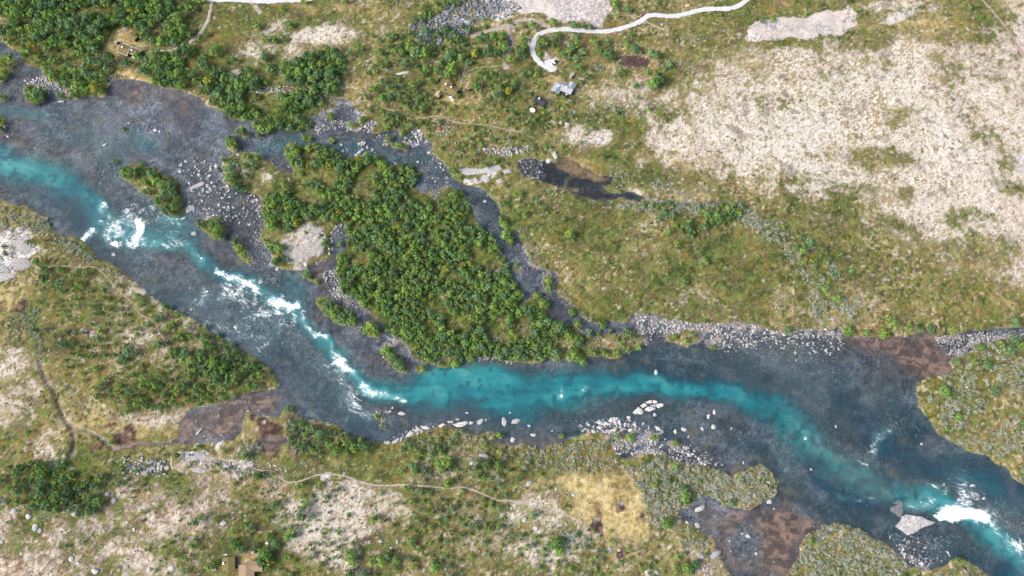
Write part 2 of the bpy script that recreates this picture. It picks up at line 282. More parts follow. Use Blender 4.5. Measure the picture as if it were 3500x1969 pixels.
# ------------------------------------------------------------------ land height
hill = fbm(GX, GY, 70, 51, 3) - 0.5
rise = np.clip(sd_wet, 0, 60)
humm = fbm(GX, GY, 5, 61, 4) - 0.5
Z = 0.22 + 1.3 * (1 - np.exp(-rise / 7)) + hill * 2.0 * sstep(3, 30, rise) + humm * 0.9 * sstep(0, 4, rise)
depth = 0.22 + 0.35 * sstep(0, 6, -sd_wet) + 1.2 * DEEP + 0.7 * DARK + (fbm(GX, GY, 3, 71) - .5) * .45
BAR = np.zeros_like(GX)
for p, k in ((px('A1', [(170, 590), (300, 560), (540, 690), (410, 700), (350, 720), (160, 700)]), .5), (px('A2', [(480, 880), (640, 750), (740, 740), (880, 860), (950, 930), (830, 990), (640, 980), (520, 970)]), .4),
             (px('B2', [(540, 600), (660, 560), (700, 780), (880, 900), (900, 970), (800, 950), (620, 800)]), .4), (px('B3', [(1030, 920), (1976, 990), (1976, 1200), (1700, 1220), (1250, 1130), (1000, 1100)]), .55),
             (px('B4', [(0, 1040), (600, 1050), (640, 1220), (300, 1290), (0, 1240)]), .4), (px('B4', [(1300, 1110), (1900, 1060), (2100, 1090), (1600, 1180), (1500, 1260), (1400, 1240)]), .5),
             (px('C3', [(640, 300), (900, 250), (1250, 380), (1500, 480), (1700, 640), (1300, 590), (1100, 540), (880, 520)]), .4), (px('C4', [(980, 1120), (1400, 1150), (1440, 1300), (1230, 1400), (1080, 1330)]), .35),
             (px('C4', [(1450, 700), (1640, 700), (1976, 950), (1976, 1120), (1750, 950)]), .35), (px('A1', [(1350, 1240), (1700, 1150), (1750, 1449), (1450, 1449)]), .25), (px('B1', [(1400, 10), (1900, 0), (1976, 560), (1750, 350), (1420, 200)]), .25),
             (px('B2', [(0, 60), (90, 60), (100, 400), (180, 580), (0, 540)]), .3), (px('B2', [(980, 1050), (1230, 1180), (1260, 1280), (1050, 1200)]), .4), (px('A2', [(1290, 1300), (1420, 1420), (1600, 1449), (1500, 1300), (1380, 1150), (1200, 1180)]), .3),
             (px('B3', [(60, 400), (200, 420), (440, 640), (430, 780), (330, 770), (120, 640)]), .3), (px('B3', [(380, 980), (700, 1060), (1280, 1090), (1280, 1150), (900, 1260), (660, 1200), (380, 1180)]), .45)):
    BAR = np.maximum(BAR, k * poly_mask(p, 3, 2, 4))
depth = depth - BAR * (0.9 + 0.7 * (fbm(GX, GY, 4, 77) - .5))
Zb = -depth
Z = np.where(sd_wet < 0, np.minimum(Zb, 0.5), Z)
edge = sstep(-1.2, 0.8, sd_wet); Z = np.where(np.abs(sd_wet) < 1.2, Zb * (1 - edge) + edge * Z, Z)
Z = Z - stream * (Z + 0.35) * 0.9 * (sd_wet > 0)
Z = np.where((np.abs(GX) > 1200) | (np.abs(GY) > 1200), 0.5, Z)
def zat(x, y): return float(samp(Z, XS, YS, x, y))
def place(u, v, up_=0.0):
    """survey point -> spot on the terrain; up_ = height above ground of the thing's middle as seen"""
    z = 0.8
    for _ in range(4):
        x, y = at(u, v, z + up_); z = zat(x, y)
    return float(x), float(y), z

# ------------------------------------------------------------------ ground zones
Fp = lambda *p: px('F', list(p))
L = blob('F', [(420, 1290, 260, 90, .52), (250, 1400, 260, 80, .6), (830, 78, 190, 52, .72), (700, 130, 140, 70, .5), (600, 200, 70, 50, .4), (1560, 245, 100, 65, .72), (1480, 335, 80, 45, .68), (1290, 330, 60, 30, .3), (610, 410, 50, 35, .75), (690, 450, 30, 20, .5),
               (350, 800, 110, 140, .5), (290, 730, 80, 60, .3), (480, 840, 80, 80, .4), (560, 900, 60, 60, .35), (420, 900, 110, 60, .4), (60, 1000, 150, 120, .62), (20, 940, 80, 90, .7), (130, 1110, 90, 80, .5), (400, 1050, 140, 36, .7), (520, 1070, 60, 22, .6),
               (100, 1400, 240, 130, .62), (330, 1330, 200, 120, .5), (520, 1260, 180, 80, .55), (640, 1180, 130, 60, .5), (480, 1170, 80, 30, .6), (820, 1290, 200, 110, .75), (980, 1260, 160, 60, .6), (700, 1230, 120, 60, .5),
               (900, 1380, 120, 60, .5), (1370, 1290, 160, 60, .62), (1430, 1340, 110, 60, .5), (1250, 1330, 120, 80, .45), (1380, 1390, 140, 60, .55), (1560, 1390, 70, 50, .5), (1600, 1330, 50, 30, .45), (1770, 1400, 50, 50, .5), (1100, 1180, 180, 36, .42),
               (1930, 660, 90, 50, .3), (2060, 780, 170, 70, .38), (2190, 760, 120, 50, .35), (1700, 660, 130, 60, .3), (1640, 560, 70, 25, .4), (1730, 750, 110, 60, .36), (1810, 800, 120, 40, .34), (1660, 440, 120, 60, .42), (1960, 620, 120, 60, .24),
               (2000, 160, 80, 50, .5), (1890, 150, 90, 40, .45), (1830, 210, 50, 40, .4), (2250, 15, 160, 24, .7), (1700, 160, 50, 30, .35), (1350, 130, 40, 40, .35), (1290, 260, 70, 60, .22), (2450, 900, 90, 60, .14), (2350, 1320, 80, 60, .12), (2160, 1360, 100, 60, .15), (770, 610, 60, 60, .75), (20, 640, 90, 70, .6)])
L = up(L)
PLAT = up(sdf(Fp((1600, 455), (1630, 320), (1700, 210), (1800, 150), (1900, 112), (2150, 108), (2330, 70), (2470, 25), (2700, -80), (3500, -400), (3500, 900), (2600, 770), (2480, 715), (2380, 660), (2260, 600), (2150, 545), (2030, 560), (1930, 520), (1820, 460), (1740, 480), (1660, 470)), 60)) + (fbm(GX, GY, 22, 15) - .5) * 34
L = np.maximum(L, sstep(26, -34, PLAT) * np.clip(0.80 + 0.55 * (fbm(GX, GY, 34, 16) - .5) + .25 * (fbm(GX, GY, 12, 18) - .5), .45, .95))
PATCH = up(blob('F', [(2180, 400, 130, 40, .8), (2260, 300, 60, 40, .45), (2370, 180, 50, 60, .4), (2440, 320, 50, 60, .35), (2480, 640, 110, 40, .5), (1980, 520, 150, 40, .6), (2090, 620, 140, 50, .6), (2430, 560, 60, 40, .4), (2330, 80, 60, 30, .4), (2230, 480, 120, 30, .45), (2540, 480, 40, 30, .4)]))
L = np.clip(L - PATCH * 0.62, 0, 1)
WOOD = np.zeros_like(GX)
D = up(blob('F', [(1520, 1255, 75, 70, 1.0), (1540, 1320, 50, 50, .8), (1450, 1220, 60, 30, .6), (1570, 1390, 40, 40, .5), (330, 105, 70, 40, .8), (330, 195, 70, 30, .95), (280, 120, 30, 40, .7), (620, 1395, 40, 24, .95), (1390, 200, 50, 26, .8), (1440, 235, 40, 24, .5), (1140, 245, 50, 26, .6), (1360, 265, 26, 14, .6),
               (300, 1090, 200, 30, .6), (230, 1070, 50, 40, .5), (680, 1075, 60, 40, .6), (30, 750, 50, 60, .75), (1160, 740, 60, 24, .5), (850, 20, 200, 18, .45), (1100, 30, 60, 40, .3), (1630, 130, 100, 30, .4), (1900, 160, 110, 40, .35), (2300, 60, 130, 30, .55), (2520, 10, 60, 20, .5), (2520, 770, 60, 30, .4), (60, 1200, 50, 20, .6), (2400, 760, 160, 40, .3), (1700, 420, 90, 40, .35), (1500, 410, 60, 20, .4)]))
GOLD = poly_mask(Fp((1395, 1205), (1440, 1195), (1500, 1200), (1590, 1198), (1610, 1240), (1630, 1300), (1640, 1340), (1600, 1360), (1540, 1330), (1500, 1290), (1450, 1250)), 3, 4, 8)
D = np.maximum(D, GOLD)
ROCK = up(blob('F', [(60, 600, 60, 20, .8), (30, 650, 70, 40, .8), (1230, 437, 40, 12, .8), (1190, 440, 30, 14, .8), (480, 1150, 60, 16, .6), (560, 1130, 50, 14, .6), (800, 590, 34, 30, .8), (770, 640, 40, 30, .85), (1160, 50, 70, 30, .5), (850, 150, 20, 8, .4), (1340, 120, 14, 8, .9), (1095, 180, 20, 8, .7), (1570, 225, 30, 14, .3), (1390, 310, 30, 16, .4), (1500, 345, 30, 16, .5), (640, 1170, 30, 14, .6), (850, 1190, 80, 12, .3)]))
SAND = np.maximum.reduce([poly_mask(px('A3', [(-180, -200), (830, -300), (835, 40), (860, 80), (830, 130), (780, 200), (740, 215), (680, 190), (560, 170), (500, 190), (370, 160), (330, 110), (230, 120), (130, 110), (100, 160), (0, 180), (-60, 130), (-80, 60)]), 2.2, 2.5, 1),
                          poly_mask(px('A4', [(-90, 200), (0, 160), (150, 140), (330, 130), (560, 90), (680, 60), (720, 100), (700, 210), (600, 270), (400, 290), (200, 300), (0, 320), (-110, 300)]), 2.2, 3, 2),
                          .8 * poly_mask(px('A4', [(880, 190), (960, 130), (1100, 80), (1300, 50), (1350, 90), (1200, 130), (1000, 180)]), 2.5, 3, 3),
                          .75 * poly_mask(px('A3', [(360, 400), (440, 400), (460, 470), (430, 560), (380, 540), (340, 450)]), 1.5, 2, 4),
                          .5 * poly_mask(px('A3', [(40, 190), (120, 180), (120, 290), (100, 400), (40, 440), (30, 400), (70, 330)]), 1.5, 2, 4),
                          .55 * poly_mask(px('A4', [(1880, 1150), (2100, 1100), (2100, 1330), (1850, 1300)]), 3, 3, 5)])
PEAT = up(blob('F', [(280, 1090, 120, 14, .4), (300, 1130, 60, 20, .7), (1500, 1330, 20, 16, 1.0), (1540, 1390, 16, 12, .6), (20, 780, 20, 30, .9), (60, 770, 24, 40, .6), (1570, 1280, 50, 14, .4), (690, 1085, 60, 40, .7), (1095, 1190, 60, 10, .3), (650, 1310, 20, 12, .4), (1380, 1440, 16, 10, .8), (930, 1330, 16, 14, .4), (640, 1190, 90, 14, .2)]))
HEATH = up(blob('F', [(120, 1390, 320, 150, 1.0), (440, 1270, 260, 120, .95), (400, 1052, 150, 34, .7), (2440, 140, 130, 100, .4), (2560, 600, 80, 160, .45), (2400, 480, 200, 100, .3), (60, 1000, 130, 90, .3), (2050, 770, 120, 50, .45), (1760, 400, 100, 60, .35), (300, 1050, 200, 60, .3), (1000, 1190, 200, 30, .4), (2550, 200, 80, 120, .5), (900, 1270, 160, 80, .2)]))
LUSH = up(blob('F', [(1640, 300, 80, 70, .7), (1850, 640, 160, 80, .45), (1720, 570, 120, 50, .4), (1200, 330, 160, 50, .3), (130, 1190, 150, 70, .7), (200, 1230, 130, 60, .7), (1060, 1000, 30, 20, 0), (560, 880, 150, 120, .35), (330, 1350, 80, 50, .4), (1000, 1180, 40, 20, .4), (1080, 690, 300, 240, 1.0), (880, 480, 240, 130, .8), (250, 50, 330, 90, .9), (600, 190, 260, 60, .7), (720, 280, 160, 60, .7), (880, 500, 220, 110, .45), (560, 160, 300, 60, .35), (1580, 420, 100, 40, .25), (2160, 460, 100, 60, .25), (1500, 600, 160, 90, .55), (1700, 690, 200, 100, .5), (1950, 700, 200, 90, .5), (2250, 720, 200, 60, .35), (1620, 800, 120, 40, .2), (1900, 560, 140, 40, .5), (2060, 640, 160, 60, .3)]))
SILT = np.maximum.reduce([poly_mask(px('B4', [(560, 1060), (900, 1100), (1300, 1095), (1430, 1290), (1440, 1370), (1220, 1420), (1100, 1380), (1000, 1260), (700, 1180)]), 5, 4, 1),
                          poly_mask(PX(('C3', [(1500, 1000), (1660, 960), (1976, 960), (1976, 1380), (1780, 1400), (1700, 1300), (1640, 1200)]), ('C4', [(0, 950), (180, 960), (440, 1060), (330, 1180), (200, 1449), (0, 1500)])), 8, 5, 2),
                          .8 * poly_mask(px('C1', [(1340, 250), (1560, 180), (1800, 110), (1976, 70), (2100, 90), (2080, 200), (1830, 230), (1800, 380), (1600, 440), (1300, 460)]), 5, 4, 3),
                          .9 * poly_mask(POND_BROWN, 3, 1, 4), .9 * poly_mask(POND_SMALL, 3, 1, 5),
                          .5 * poly_mask(px('A1', [(810, 640), (1060, 600), (1360, 680), (1500, 760), (1200, 800), (850, 740)]), 6, 4, 6), .4 * poly_mask(px('A1', [(0, 1040), (300, 1050), (620, 1150), (500, 1250), (200, 1120)]), 8, 4, 6),
                          .55 * poly_mask(px('B2', [(460, 560), (620, 520), (560, 640), (640, 800), (560, 900), (500, 700)]), 4, 3, 7), .5 * poly_mask(px('C3', [(0, 440), (200, 420), (560, 420), (350, 490), (100, 490)]), 3, 2, 7), .4 * poly_mask(px('C3', [(1760, 560), (1976, 560), (1976, 640), (1760, 680)]), 4, 3, 7)])
TAN = poly_mask(px('A3', [(445, 1225), (520, 1190), (580, 1200), (640, 1250), (740, 1310), (860, 1340), (780, 1370), (640, 1340), (540, 1300), (450, 1265)]), 1.5, 1.5, 9)
MUD = np.maximum.reduce([TAN, .4 * poly_mask(px('A3', [(440, 1400), (560, 1380), (720, 1360), (860, 1380), (900, 1449), (480, 1449)]), 2, 2, 9)])
SILTB = np.where(sd_wet < 1, SILT, 0)
bedm = sstep(0.7, -0.5, sd_wet)
wave = np.zeros_like(GX)

def mesh_np(name, verts, faces, smooth=False):
    me = bpy.data.meshes.new(name); verts = np.asarray(verts, np.float32); faces = np.asarray(faces, np.int32)
    nv, (nf, k) = len(verts), faces.shape
    me.vertices.add(nv); me.vertices.foreach_set("co", verts.ravel())
    me.loops.add(nf * k); me.loops.foreach_set("vertex_index", faces.ravel())
    me.polygons.add(nf); me.polygons.foreach_set("loop_start", np.arange(0, nf * k, k, dtype=np.int32))
    if smooth: me.polygons.foreach_set("use_smooth", np.ones(nf, bool))
    me.update(calc_edges=True); return me
def add_col(me, name, rgba):
    a = me.attributes.new(name, 'FLOAT_COLOR', 'POINT'); a.data.foreach_set("color", np.asarray(rgba, np.float32).ravel())
def link(name, me, mat=None, parent=None):
    o = bpy.data.objects.new(name, me); COL.objects.link(o)
    if mat is not None and not me.materials: me.materials.append(mat)
    if parent is not None: o.parent = parent
    return o
def tag(o, label=None, cat=None, group=None, kind=None):
    if label: o["label"] = label
    if cat: o["category"] = cat
    if group: o["group"] = group
    if kind: o["kind"] = kind
    return o

# ------------------------------------------------------------------ node helpers and materials
class NG:
    def __init__(s, name):
        s.m = bpy.data.materials.new(name); s.m.use_nodes = True; s.t = s.m.node_tree; s.n = s.t.nodes; s.n.clear()
        s.out = s.n.new("ShaderNodeOutputMaterial"); s.geo = s.n.new("ShaderNodeNewGeometry")
    def set(s, sock, v):
        if hasattr(v, 'is_linked'): s.t.links.new(v, sock)
        elif isinstance(v, (tuple, list)): sock.default_value = tuple(v) + ((1.0,) if len(v) == 3 and len(sock.default_value) == 4 else ())
        else: sock.default_value = v
    def math(s, op, a, b=0.0, clamp=False):
        n = s.n.new("ShaderNodeMath"); n.operation = op; n.use_clamp = clamp; s.set(n.inputs[0], a); s.set(n.inputs[1], b); return n.outputs[0]
    def noise(s, scale, detail=4, rough=.6, vec=None, dist=0.0, off=0.0):
        n = s.n.new("ShaderNodeTexNoise"); n.inputs['Scale'].default_value = scale; n.inputs['Detail'].default_value = detail
        n.inputs['Roughness'].default_value = rough; n.inputs['Distortion'].default_value = dist
        v = vec or s.geo.outputs['Position']
        if off:
            a = s.n.new("ShaderNodeVectorMath"); a.operation = 'ADD'; s.t.links.new(v, a.inputs[0]); a.inputs[1].default_value = (off, off * 1.7, off * .3); v = a.outputs[0]
        s.t.links.new(v, n.inputs['Vector']); return n.outputs['Fac']
    def voro(s, scale, feature='F1', vec=None, rnd=1.0):
        n = s.n.new("ShaderNodeTexVoronoi"); n.feature = feature; n.inputs['Scale'].default_value = scale; n.inputs['Randomness'].default_value = rnd
        s.t.links.new(vec or s.geo.outputs['Position'], n.inputs['Vector']); return n
    def ramp(s, fac, stops):
        n = s.n.new("ShaderNodeValToRGB"); e = n.color_ramp.elements
        while len(e) < len(stops): e.new(0.5)
        for q, (p, c) in zip(e, stops): q.position = p; q.color = tuple(c) + (1,)
        s.set(n.inputs[0], fac); return n.outputs[0]
    def mix(s, fac, a, b, blend='MIX'):
        n = s.n.new("ShaderNodeMix"); n.data_type = 'RGBA'; n.blend_type = blend; n.clamp_factor = True
        s.set(n.inputs[0], fac); s.set(n.inputs[6], a); s.set(n.inputs[7], b); return n.outputs[2]
    def mapr(s, v, a, b, c=0.0, d=1.0, smooth=False):
        n = s.n.new("ShaderNodeMapRange"); n.clamp = True
        if smooth: n.interpolation_type = 'SMOOTHSTEP'
        for i, q in enumerate((v, a, b, c, d)): s.set(n.inputs[i], q)
        return n.outputs[0]
    def attr(s, name):
        n = s.n.new("ShaderNodeAttribute"); n.attribute_name = name; return n
    def chans(s, name):
        a = s.attr(name); c = s.n.new("ShaderNodeSeparateColor"); s.t.links.new(a.outputs['Color'], c.inputs[0])
        return c.outputs[0], c.outputs[1], c.outputs[2], a.outputs['Alpha']
    def bump(s, h, strength=.5, dist=.2):
        n = s.n.new("ShaderNodeBump"); n.inputs['Strength'].default_value = strength; n.inputs['Distance'].default_value = dist; s.set(n.inputs['Height'], h); return n.outputs[0]
    def principled(s, col, rough=.9, spec=.3, normal=None, metal=0.0):
        n = s.n.new("ShaderNodeBsdfPrincipled"); s.set(n.inputs['Base Color'], col); s.set(n.inputs['Roughness'], rough)
        n.inputs['Specular IOR Level'].default_value = spec; n.inputs['Metallic'].default_value = metal
        if normal: s.t.links.new(normal, n.inputs['Normal'])
        return n.outputs[0]
    def mixs(s, fac, a, b):
        n = s.n.new("ShaderNodeMixShader"); s.set(n.inputs[0], fac); s.t.links.new(a, n.inputs[1]); s.t.links.new(b, n.inputs[2]); return n.outputs[0]
    def done(s, sh): s.t.links.new(sh, s.out.inputs[0]); return s.m

def ground_material():
    g = NG("ground"); a = g.attr("base")
    n1 = g.noise(1.5, 2, .7); n2 = g.noise(5.0, 1, .6)
    k = g.math('ADD', g.math('MULTIPLY', n1, 1.5), g.math('MULTIPLY', n2, .7))
    kc = g.n.new("ShaderNodeCombineColor"); kk = g.mapr(k, .65, 1.55, .55, 1.45)
    for i in range(3): g.t.links.new(kk, kc.inputs[i])
    c = g.mix(1.0, a.outputs['Color'], kc.outputs[0], 'MULTIPLY')
    return g.done(g.principled(c, .95, .1, g.bump(k, .7, .35)))
def water_material(name):
    g = NG(name); a = g.attr("body"); _, _, foam, peaty = g.chans("flow")
    uv = g.attr("stream_uv"); nf = g.noise(1.3, 2, .7)
    def along(sx, sy, scale, det, off):                # noise drawn out along the current
        m_ = g.n.new("ShaderNodeVectorMath"); m_.operation = 'MULTIPLY'; g.t.links.new(uv.outputs['Color'], m_.inputs[0]); m_.inputs[1].default_value = (sx, sy, 1)
        return g.noise(scale, det, .68, vec=m_.outputs[0], dist=.9, off=off)
    n1, n2 = along(.36, 1.0, 1.15, 4, 3.0), along(.7, 1.0, .30, 2, 9.0)
    k = g.math('ADD', g.math('MULTIPLY', g.mapr(n1, .30, .70), .62), g.math('MULTIPLY', g.mapr(n2, .30, .70), .38))
    fm = g.mapr(g.math('SUBTRACT', g.math('MULTIPLY', foam, .98), k), -.14, .42, 0, .96, True)
    tr = g.n.new("ShaderNodeBsdfTransparent"); g.set(tr.inputs[0], g.mix(peaty, (.82, .90, .955), (.97, .94, .90)))
    nb = g.bump(nf, .35, .3)
    b = g.principled(a.outputs['Color'], .3, .2)
    sh = g.mixs(g.math('MINIMUM', a.outputs['Alpha'], .96), tr.outputs[0], b)
    gl = g.n.new("ShaderNodeBsdfGlossy"); g.set(gl.inputs['Roughness'], .15); g.t.links.new(nb, gl.inputs['Normal'])
    fr = g.n.new("ShaderNodeFresnel"); fr.inputs[0].default_value = 1.333
    sh = g.mixs(fr.outputs[0], sh, gl.outputs[0])
    white = g.principled((.84, .88, .90), .7, .2, nb)
    return g.done(g.mixs(fm, sh, white))
def tint_material(name, kind):
    g = NG(name); a = g.attr("tint"); oi = g.n.new("ShaderNodeObjectInfo")
    c = g.mix(1.0, a.outputs['Color'], oi.outputs['Color'], 'MULTIPLY')
    if kind == 'leaf':
        df = g.principled(c, .8, .12)
        tl = g.n.new("ShaderNodeBsdfTranslucent"); g.set(tl.inputs[0], c); return g.done(g.mixs(.35, df, tl.outputs[0]))
    if kind == 'bark':
        n = g.noise(6, 3, .6); return g.done(g.principled(g.mix(g.mapr(n, .45, .6), (.42, .40, .37), (.10, .085, .07)), .9, .2))
    n = g.noise(1.3, 5, .7); c2 = g.mix(g.mapr(n, .38, .60, .9, 0), c, g.mix(1.0, c, (.36, .36, .36), 'MULTIPLY'))
    c2 = g.mix(g.mapr(g.noise(2.6, 4, .7, off=6), .60, .68, 0, .5), c2, (.16, .15, .09))
    return g.done(g.principled(c2, .9, .25, g.bump(n, .6, .15)))
def plain(name, a, b=None, scale=2.0, rough=.8, spec=.3, bump=0.0, metal=0.0):
    g = NG(name); n = g.noise(scale, 5, .65)
    c = g.mix(g.mapr(n, .35, .65), a, b or tuple(.75 * q for q in a))
    return g.done(g.principled(c, rough, spec, g.bump(n, bump, .1) if bump else None, metal))
def track_material(name, a, b, grassy=0.0):
    g = NG(name); n1, n2 = g.noise(.5, 5, .7), g.noise(2.5, 4, .7)
    c = g.mix(g.mapr(n1, .35, .65), a, b); c = g.mix(g.mapr(n2, .55, .7, 0, .5), c, tuple(.6 * q for q in a))
    if grassy: c = g.mix(g.mapr(g.noise(.7, 5, .7, off=8), .5, .6, 0, grassy), c, (.13, .115, .04))
    return g.done(g.principled(c, .95, .15, g.bump(n2, .5, .1)))

M = dict(ground=ground_material(), river=water_material("river_water"), pond=water_material("pond_water"),
         leaf=tint_material("leaf", 'leaf'), bark=tint_material("bark", 'bark'), stone=tint_material("stone", 'stone'))

# ------------------------------------------------------------------ the ground sheet
def grid_faces(ny, nx):
    i = np.arange(ny * nx).reshape(ny, nx); return np.stack([i[:-1, :-1], i[:-1, 1:], i[1:, 1:], i[1:, :-1]], -1).reshape(-1, 4)
gm = mesh_np("ground", np.stack([GX, GY, Z], -1).reshape(-1, 3), grid_faces(NY, NX), True)
st = lambda *a: np.stack([np.clip(q, 0, 1) for q in a], -1).reshape(-1, 4)
def ramp(x, stops):
    p = [q[0] for q in stops]; return np.stack([np.interp(x, p, [q[1][i] for q in stops]) for i in range(3)], -1).astype(np.float32)
def lerp(c, d, m): m = np.clip(m, 0, 1)[..., None]; return c * (1 - m) + np.asarray(d, np.float32) * m
def cover(amount, noise, w=.06):
    """noise (about uniform 0..1) against the wanted cover fraction"""
    return sstep(-w, w, amount - noise)
def uni(n): return np.clip((n - .27) / .46, 0, 1)
def worley(x, y, s, seed=0, stretch=1.0):
    x = x / s; y = y / (s * stretch); xi = np.floor(x).astype(np.int64); yi = np.floor(y).astype(np.int64)
    f1 = np.full(x.shape, 9.0, np.float32); f2_ = f1.copy(); cid = np.zeros(x.shape, np.float32)
    for i in (-1, 0, 1):
        for j in (-1, 0, 1):
            a, b = xi + i, yi + j
            jx = _tab[(a + seed) & 255, (b + 13) & 255]; jy = _tab[(a + 71) & 255, (b + seed) & 255]; r = _tab[(a + 131) & 255, (b + 59 + seed) & 255]
            d = ((a + jx - x) ** 2 + (b + jy - y) ** 2).astype(np.float32)
            near = d < f1; f2_ = np.where(near, f1, np.minimum(f2_, d)); cid = np.where(near, r, cid); f1 = np.minimum(f1, d)
    return np.sqrt(f1), np.sqrt(f2_) - np.sqrt(f1), cid
N = lambda s_, seed, o=3: uni(fbm(GX, GY, s_, seed, o))
n40, n14, n6, n25, n12 = N(40, 301), N(14, 303), N(6, 305), N(2.8, 307), N(1.6, 309, 2)
white_ = np.random.default_rng(5).random(GX.shape).astype(np.float32)
n8 = .35 * N(1.1, 345, 1) + .35 * n12 + .3 * white_
C = ramp(np.clip(.22 * n40 + .22 * n14 + .22 * n6 + .20 * n25 + .14 * n12 - .20 * LUSH - .02, 0, 1),
         [(.15, (.060, .090, .028)), (.32, (.102, .126, .040)), (.46, (.152, .156, .056)), (.60, (.215, .190, .078)), (.78, (.315, .262, .135))])
C = lerp(C, (.048, .074, .022), .85 * cover(.30 + .22 * LUSH, .55 * N(4.5, 311) + .45 * n12, .10))
C = lerp(C, (.36, .235, .065), .6 * cover(.04 + .30 * N(30, 314), .4 * N(5, 313) + .6 * n12, .10))
C = lerp(C, (.17, .105, .075), .6 * cover(.03 + .26 * N(26, 316), .4 * N(3, 315) + .6 * N(1.5, 318, 2), .08))
C = lerp(C, (.54, .47, .37), .7 * cover(np.clip(.04 + .22 * (n40 * n14) - .15 * LUSH, 0, 1), .4 * N(2.4, 317, 3) + .6 * N(1.2, 320, 2), .08))
C = lerp(C, (.125, .185, .042), .6 * cover(.16 + .20 * LUSH, N(2.6, 322, 2), .10))
C *= (.50 + .78 * n8)[..., None]
lich = ramp(.35 * n12 + .45 * white_ + .20 * n25, [(.12, (.34, .295, .24)), (.32, (.475, .43, .365)), (.55, (.585, .545, .475)), (.85, (.69, .655, .59))])
lich = lerp(lich, (.235, .190, .080), .85 * cover(.27 + .3 * (n14 - .5) + .36 * (n40 - .5), .55 * N(1.5, 319, 2) + .45 * white_, .10))
lich = lerp(lich, (.25, .165, .135), .65 * cover(.20 + .3 * (N(24, 323) - .5), .5 * N(1.4, 321, 2) + .5 * white_, .10))
hth = ramp(.5 * N(1.6, 325, 2) + .25 * white_ + .25 * n25, [(.2, (.115, .065, .052)), (.42, (.27, .18, .135)), (.6, (.46, .37, .29)), (.85, (.64, .56, .46))])
lich = lerp(lich, hth, HEATH * (.35 + .65 * n6))
C = lerp(C, lich, cover(np.clip(L + (n14 - .5) * .5 * np.minimum(L, 1 - L) * 2 - .03, 0, 1), .22 * n6 + .26 * n25 + .28 * n12 + .24 * white_, .14))
dry = ramp(.4 * n12 + .3 * n25 + .3 * n6, [(.15, (.185, .15, .06)), (.4, (.345, .27, .115)), (.6, (.45, .365, .18)), (.85, (.54, .47, .27))])
C = lerp(C, dry, cover(D, .6 * n6 + .4 * n25, .30)); C = lerp(C, dry, GOLD * (.35 + .5 * n6))
C = lerp(C, ramp(n25, [(.2, (.05, .034, .03)), (.6, (.13, .085, .068)), (.9, (.22, .16, .09))]), cover(PEAT, n6, .14))
wf, we, wc = worley(GX + 3 * n6, GY + 3 * n6, 4.2, 11, .7)
rock = ramp(.5 * n12 + .5 * wc, [(.1, (.30, .29, .28)), (.5, (.52, .50, .48)), (.9, (.70, .68, .65))]); rock = lerp(rock, (.15, .14, .11), sstep(.10, .02, we))
C = lerp(C, rock, cover(ROCK, .5 * n6 + .5 * n25, .08))
sf, se, sc = worley(GX + 1.5 * n6, GY + 1.5 * n25, 3.3, 7, .75)
snd = ramp(.35 * n14 + .35 * n25 + .3 * white_, [(.1, (.42, .37, .335)), (.5, (.53, .485, .45)), (.9, (.63, .595, .57))])
snd = lerp(snd, (.20, .205, .235), .85 * sstep(.24, .06, se) * np.maximum(sstep(.40, .68, N(26, 331)), up(blob('F', [(1290, 20, 60, 40, 1), (1360, 45, 60, 14, .6), (1950, 75, 90, 16, 1), (2050, 60, 50, 12, .8)]))))
C = lerp(C, snd, cover(SAND, .5 * n6 + .5 * n25, .12))
b1, e1, c1 = worley(GX + n25, GY + n25, 1.5, 21); b2, e2, c2 = worley(GX, GY, 3.4, 23, .8)
cob = ramp(.30 * c1 + .26 * c2 + .10 * n14 + .12 * N(30, 337) + .22 * white_, [(.12, (.095, .098, .112)), (.38, (.19, .192, .208)), (.60, (.285, .28, .285)), (.80, (.40, .385, .38)), (.95, (.58, .56, .54))])
cob *= (.60 + .40 * sstep(.03, .22, e1))[..., None] * (.72 + .28 * sstep(.02, .16, e2))[..., None]
cob = lerp(cob, (.20, .165, .16), .45 * sstep(.4, .8, N(25, 333)))
cob = cob * (1 + .42 * up(blob('F', [(330, 300, 330, 130, 1), (120, 300, 160, 90, .8), (640, 400, 120, 80, .5)])))[..., None]
cob *= (.66 + .34 * STREAK2 + .42 * sstep(.35, .75, N(16, 347)))[..., None]
rp = fbm(GX * .6 + 4 * n14, GY * 1.3 + 4 * n6, 2.6, 335, 2)
slt = np.where((rp > .5)[..., None], ramp(n25, [(.2, (.34, .25, .21)), (.8, (.46, .35, .30))]), ramp(n25, [(.2, (.13, .11, .112)), (.8, (.22, .18, .175))]))
cob = lerp(cob, slt, cover(SILTB, .6 * n14 + .4 * n6, .35) * (.75 + .25 * n25))
DKP = up(sstep(2, -2, sdf(POND_DARK, 15))); cob = lerp(cob, cob * .42, DKP * (1 - .6 * MUD))
cob = lerp(cob, ramp(n25, [(.2, (.26, .20, .115)), (.8, (.40, .325, .20))]), cover(MUD, n6, .15))
cob = lerp(cob, (.46, .43, .36), up(LM([(2030, 1120, 30, .5), (2120, 1180, 36, .9), (2230, 1235, 26, .6)])) * (.6 + .4 * n6))
cob = lerp(cob, ramp(n25, [(.2, (.15, .085, .085)), (.8, (.25, .15, .145))]), .85 * up(sstep(2, -2, sdf(POND_BROWN, 15))))
C = lerp(C, cob, np.maximum(bedm, .8 * sstep(.3, .8, stream)))
OUT = (GX < XI[0]) | (GX > XI[-1]) | (GY < YI[0]) | (GY > YI[-1])          # beyond the survey: plain moor, the fine detail is in the material
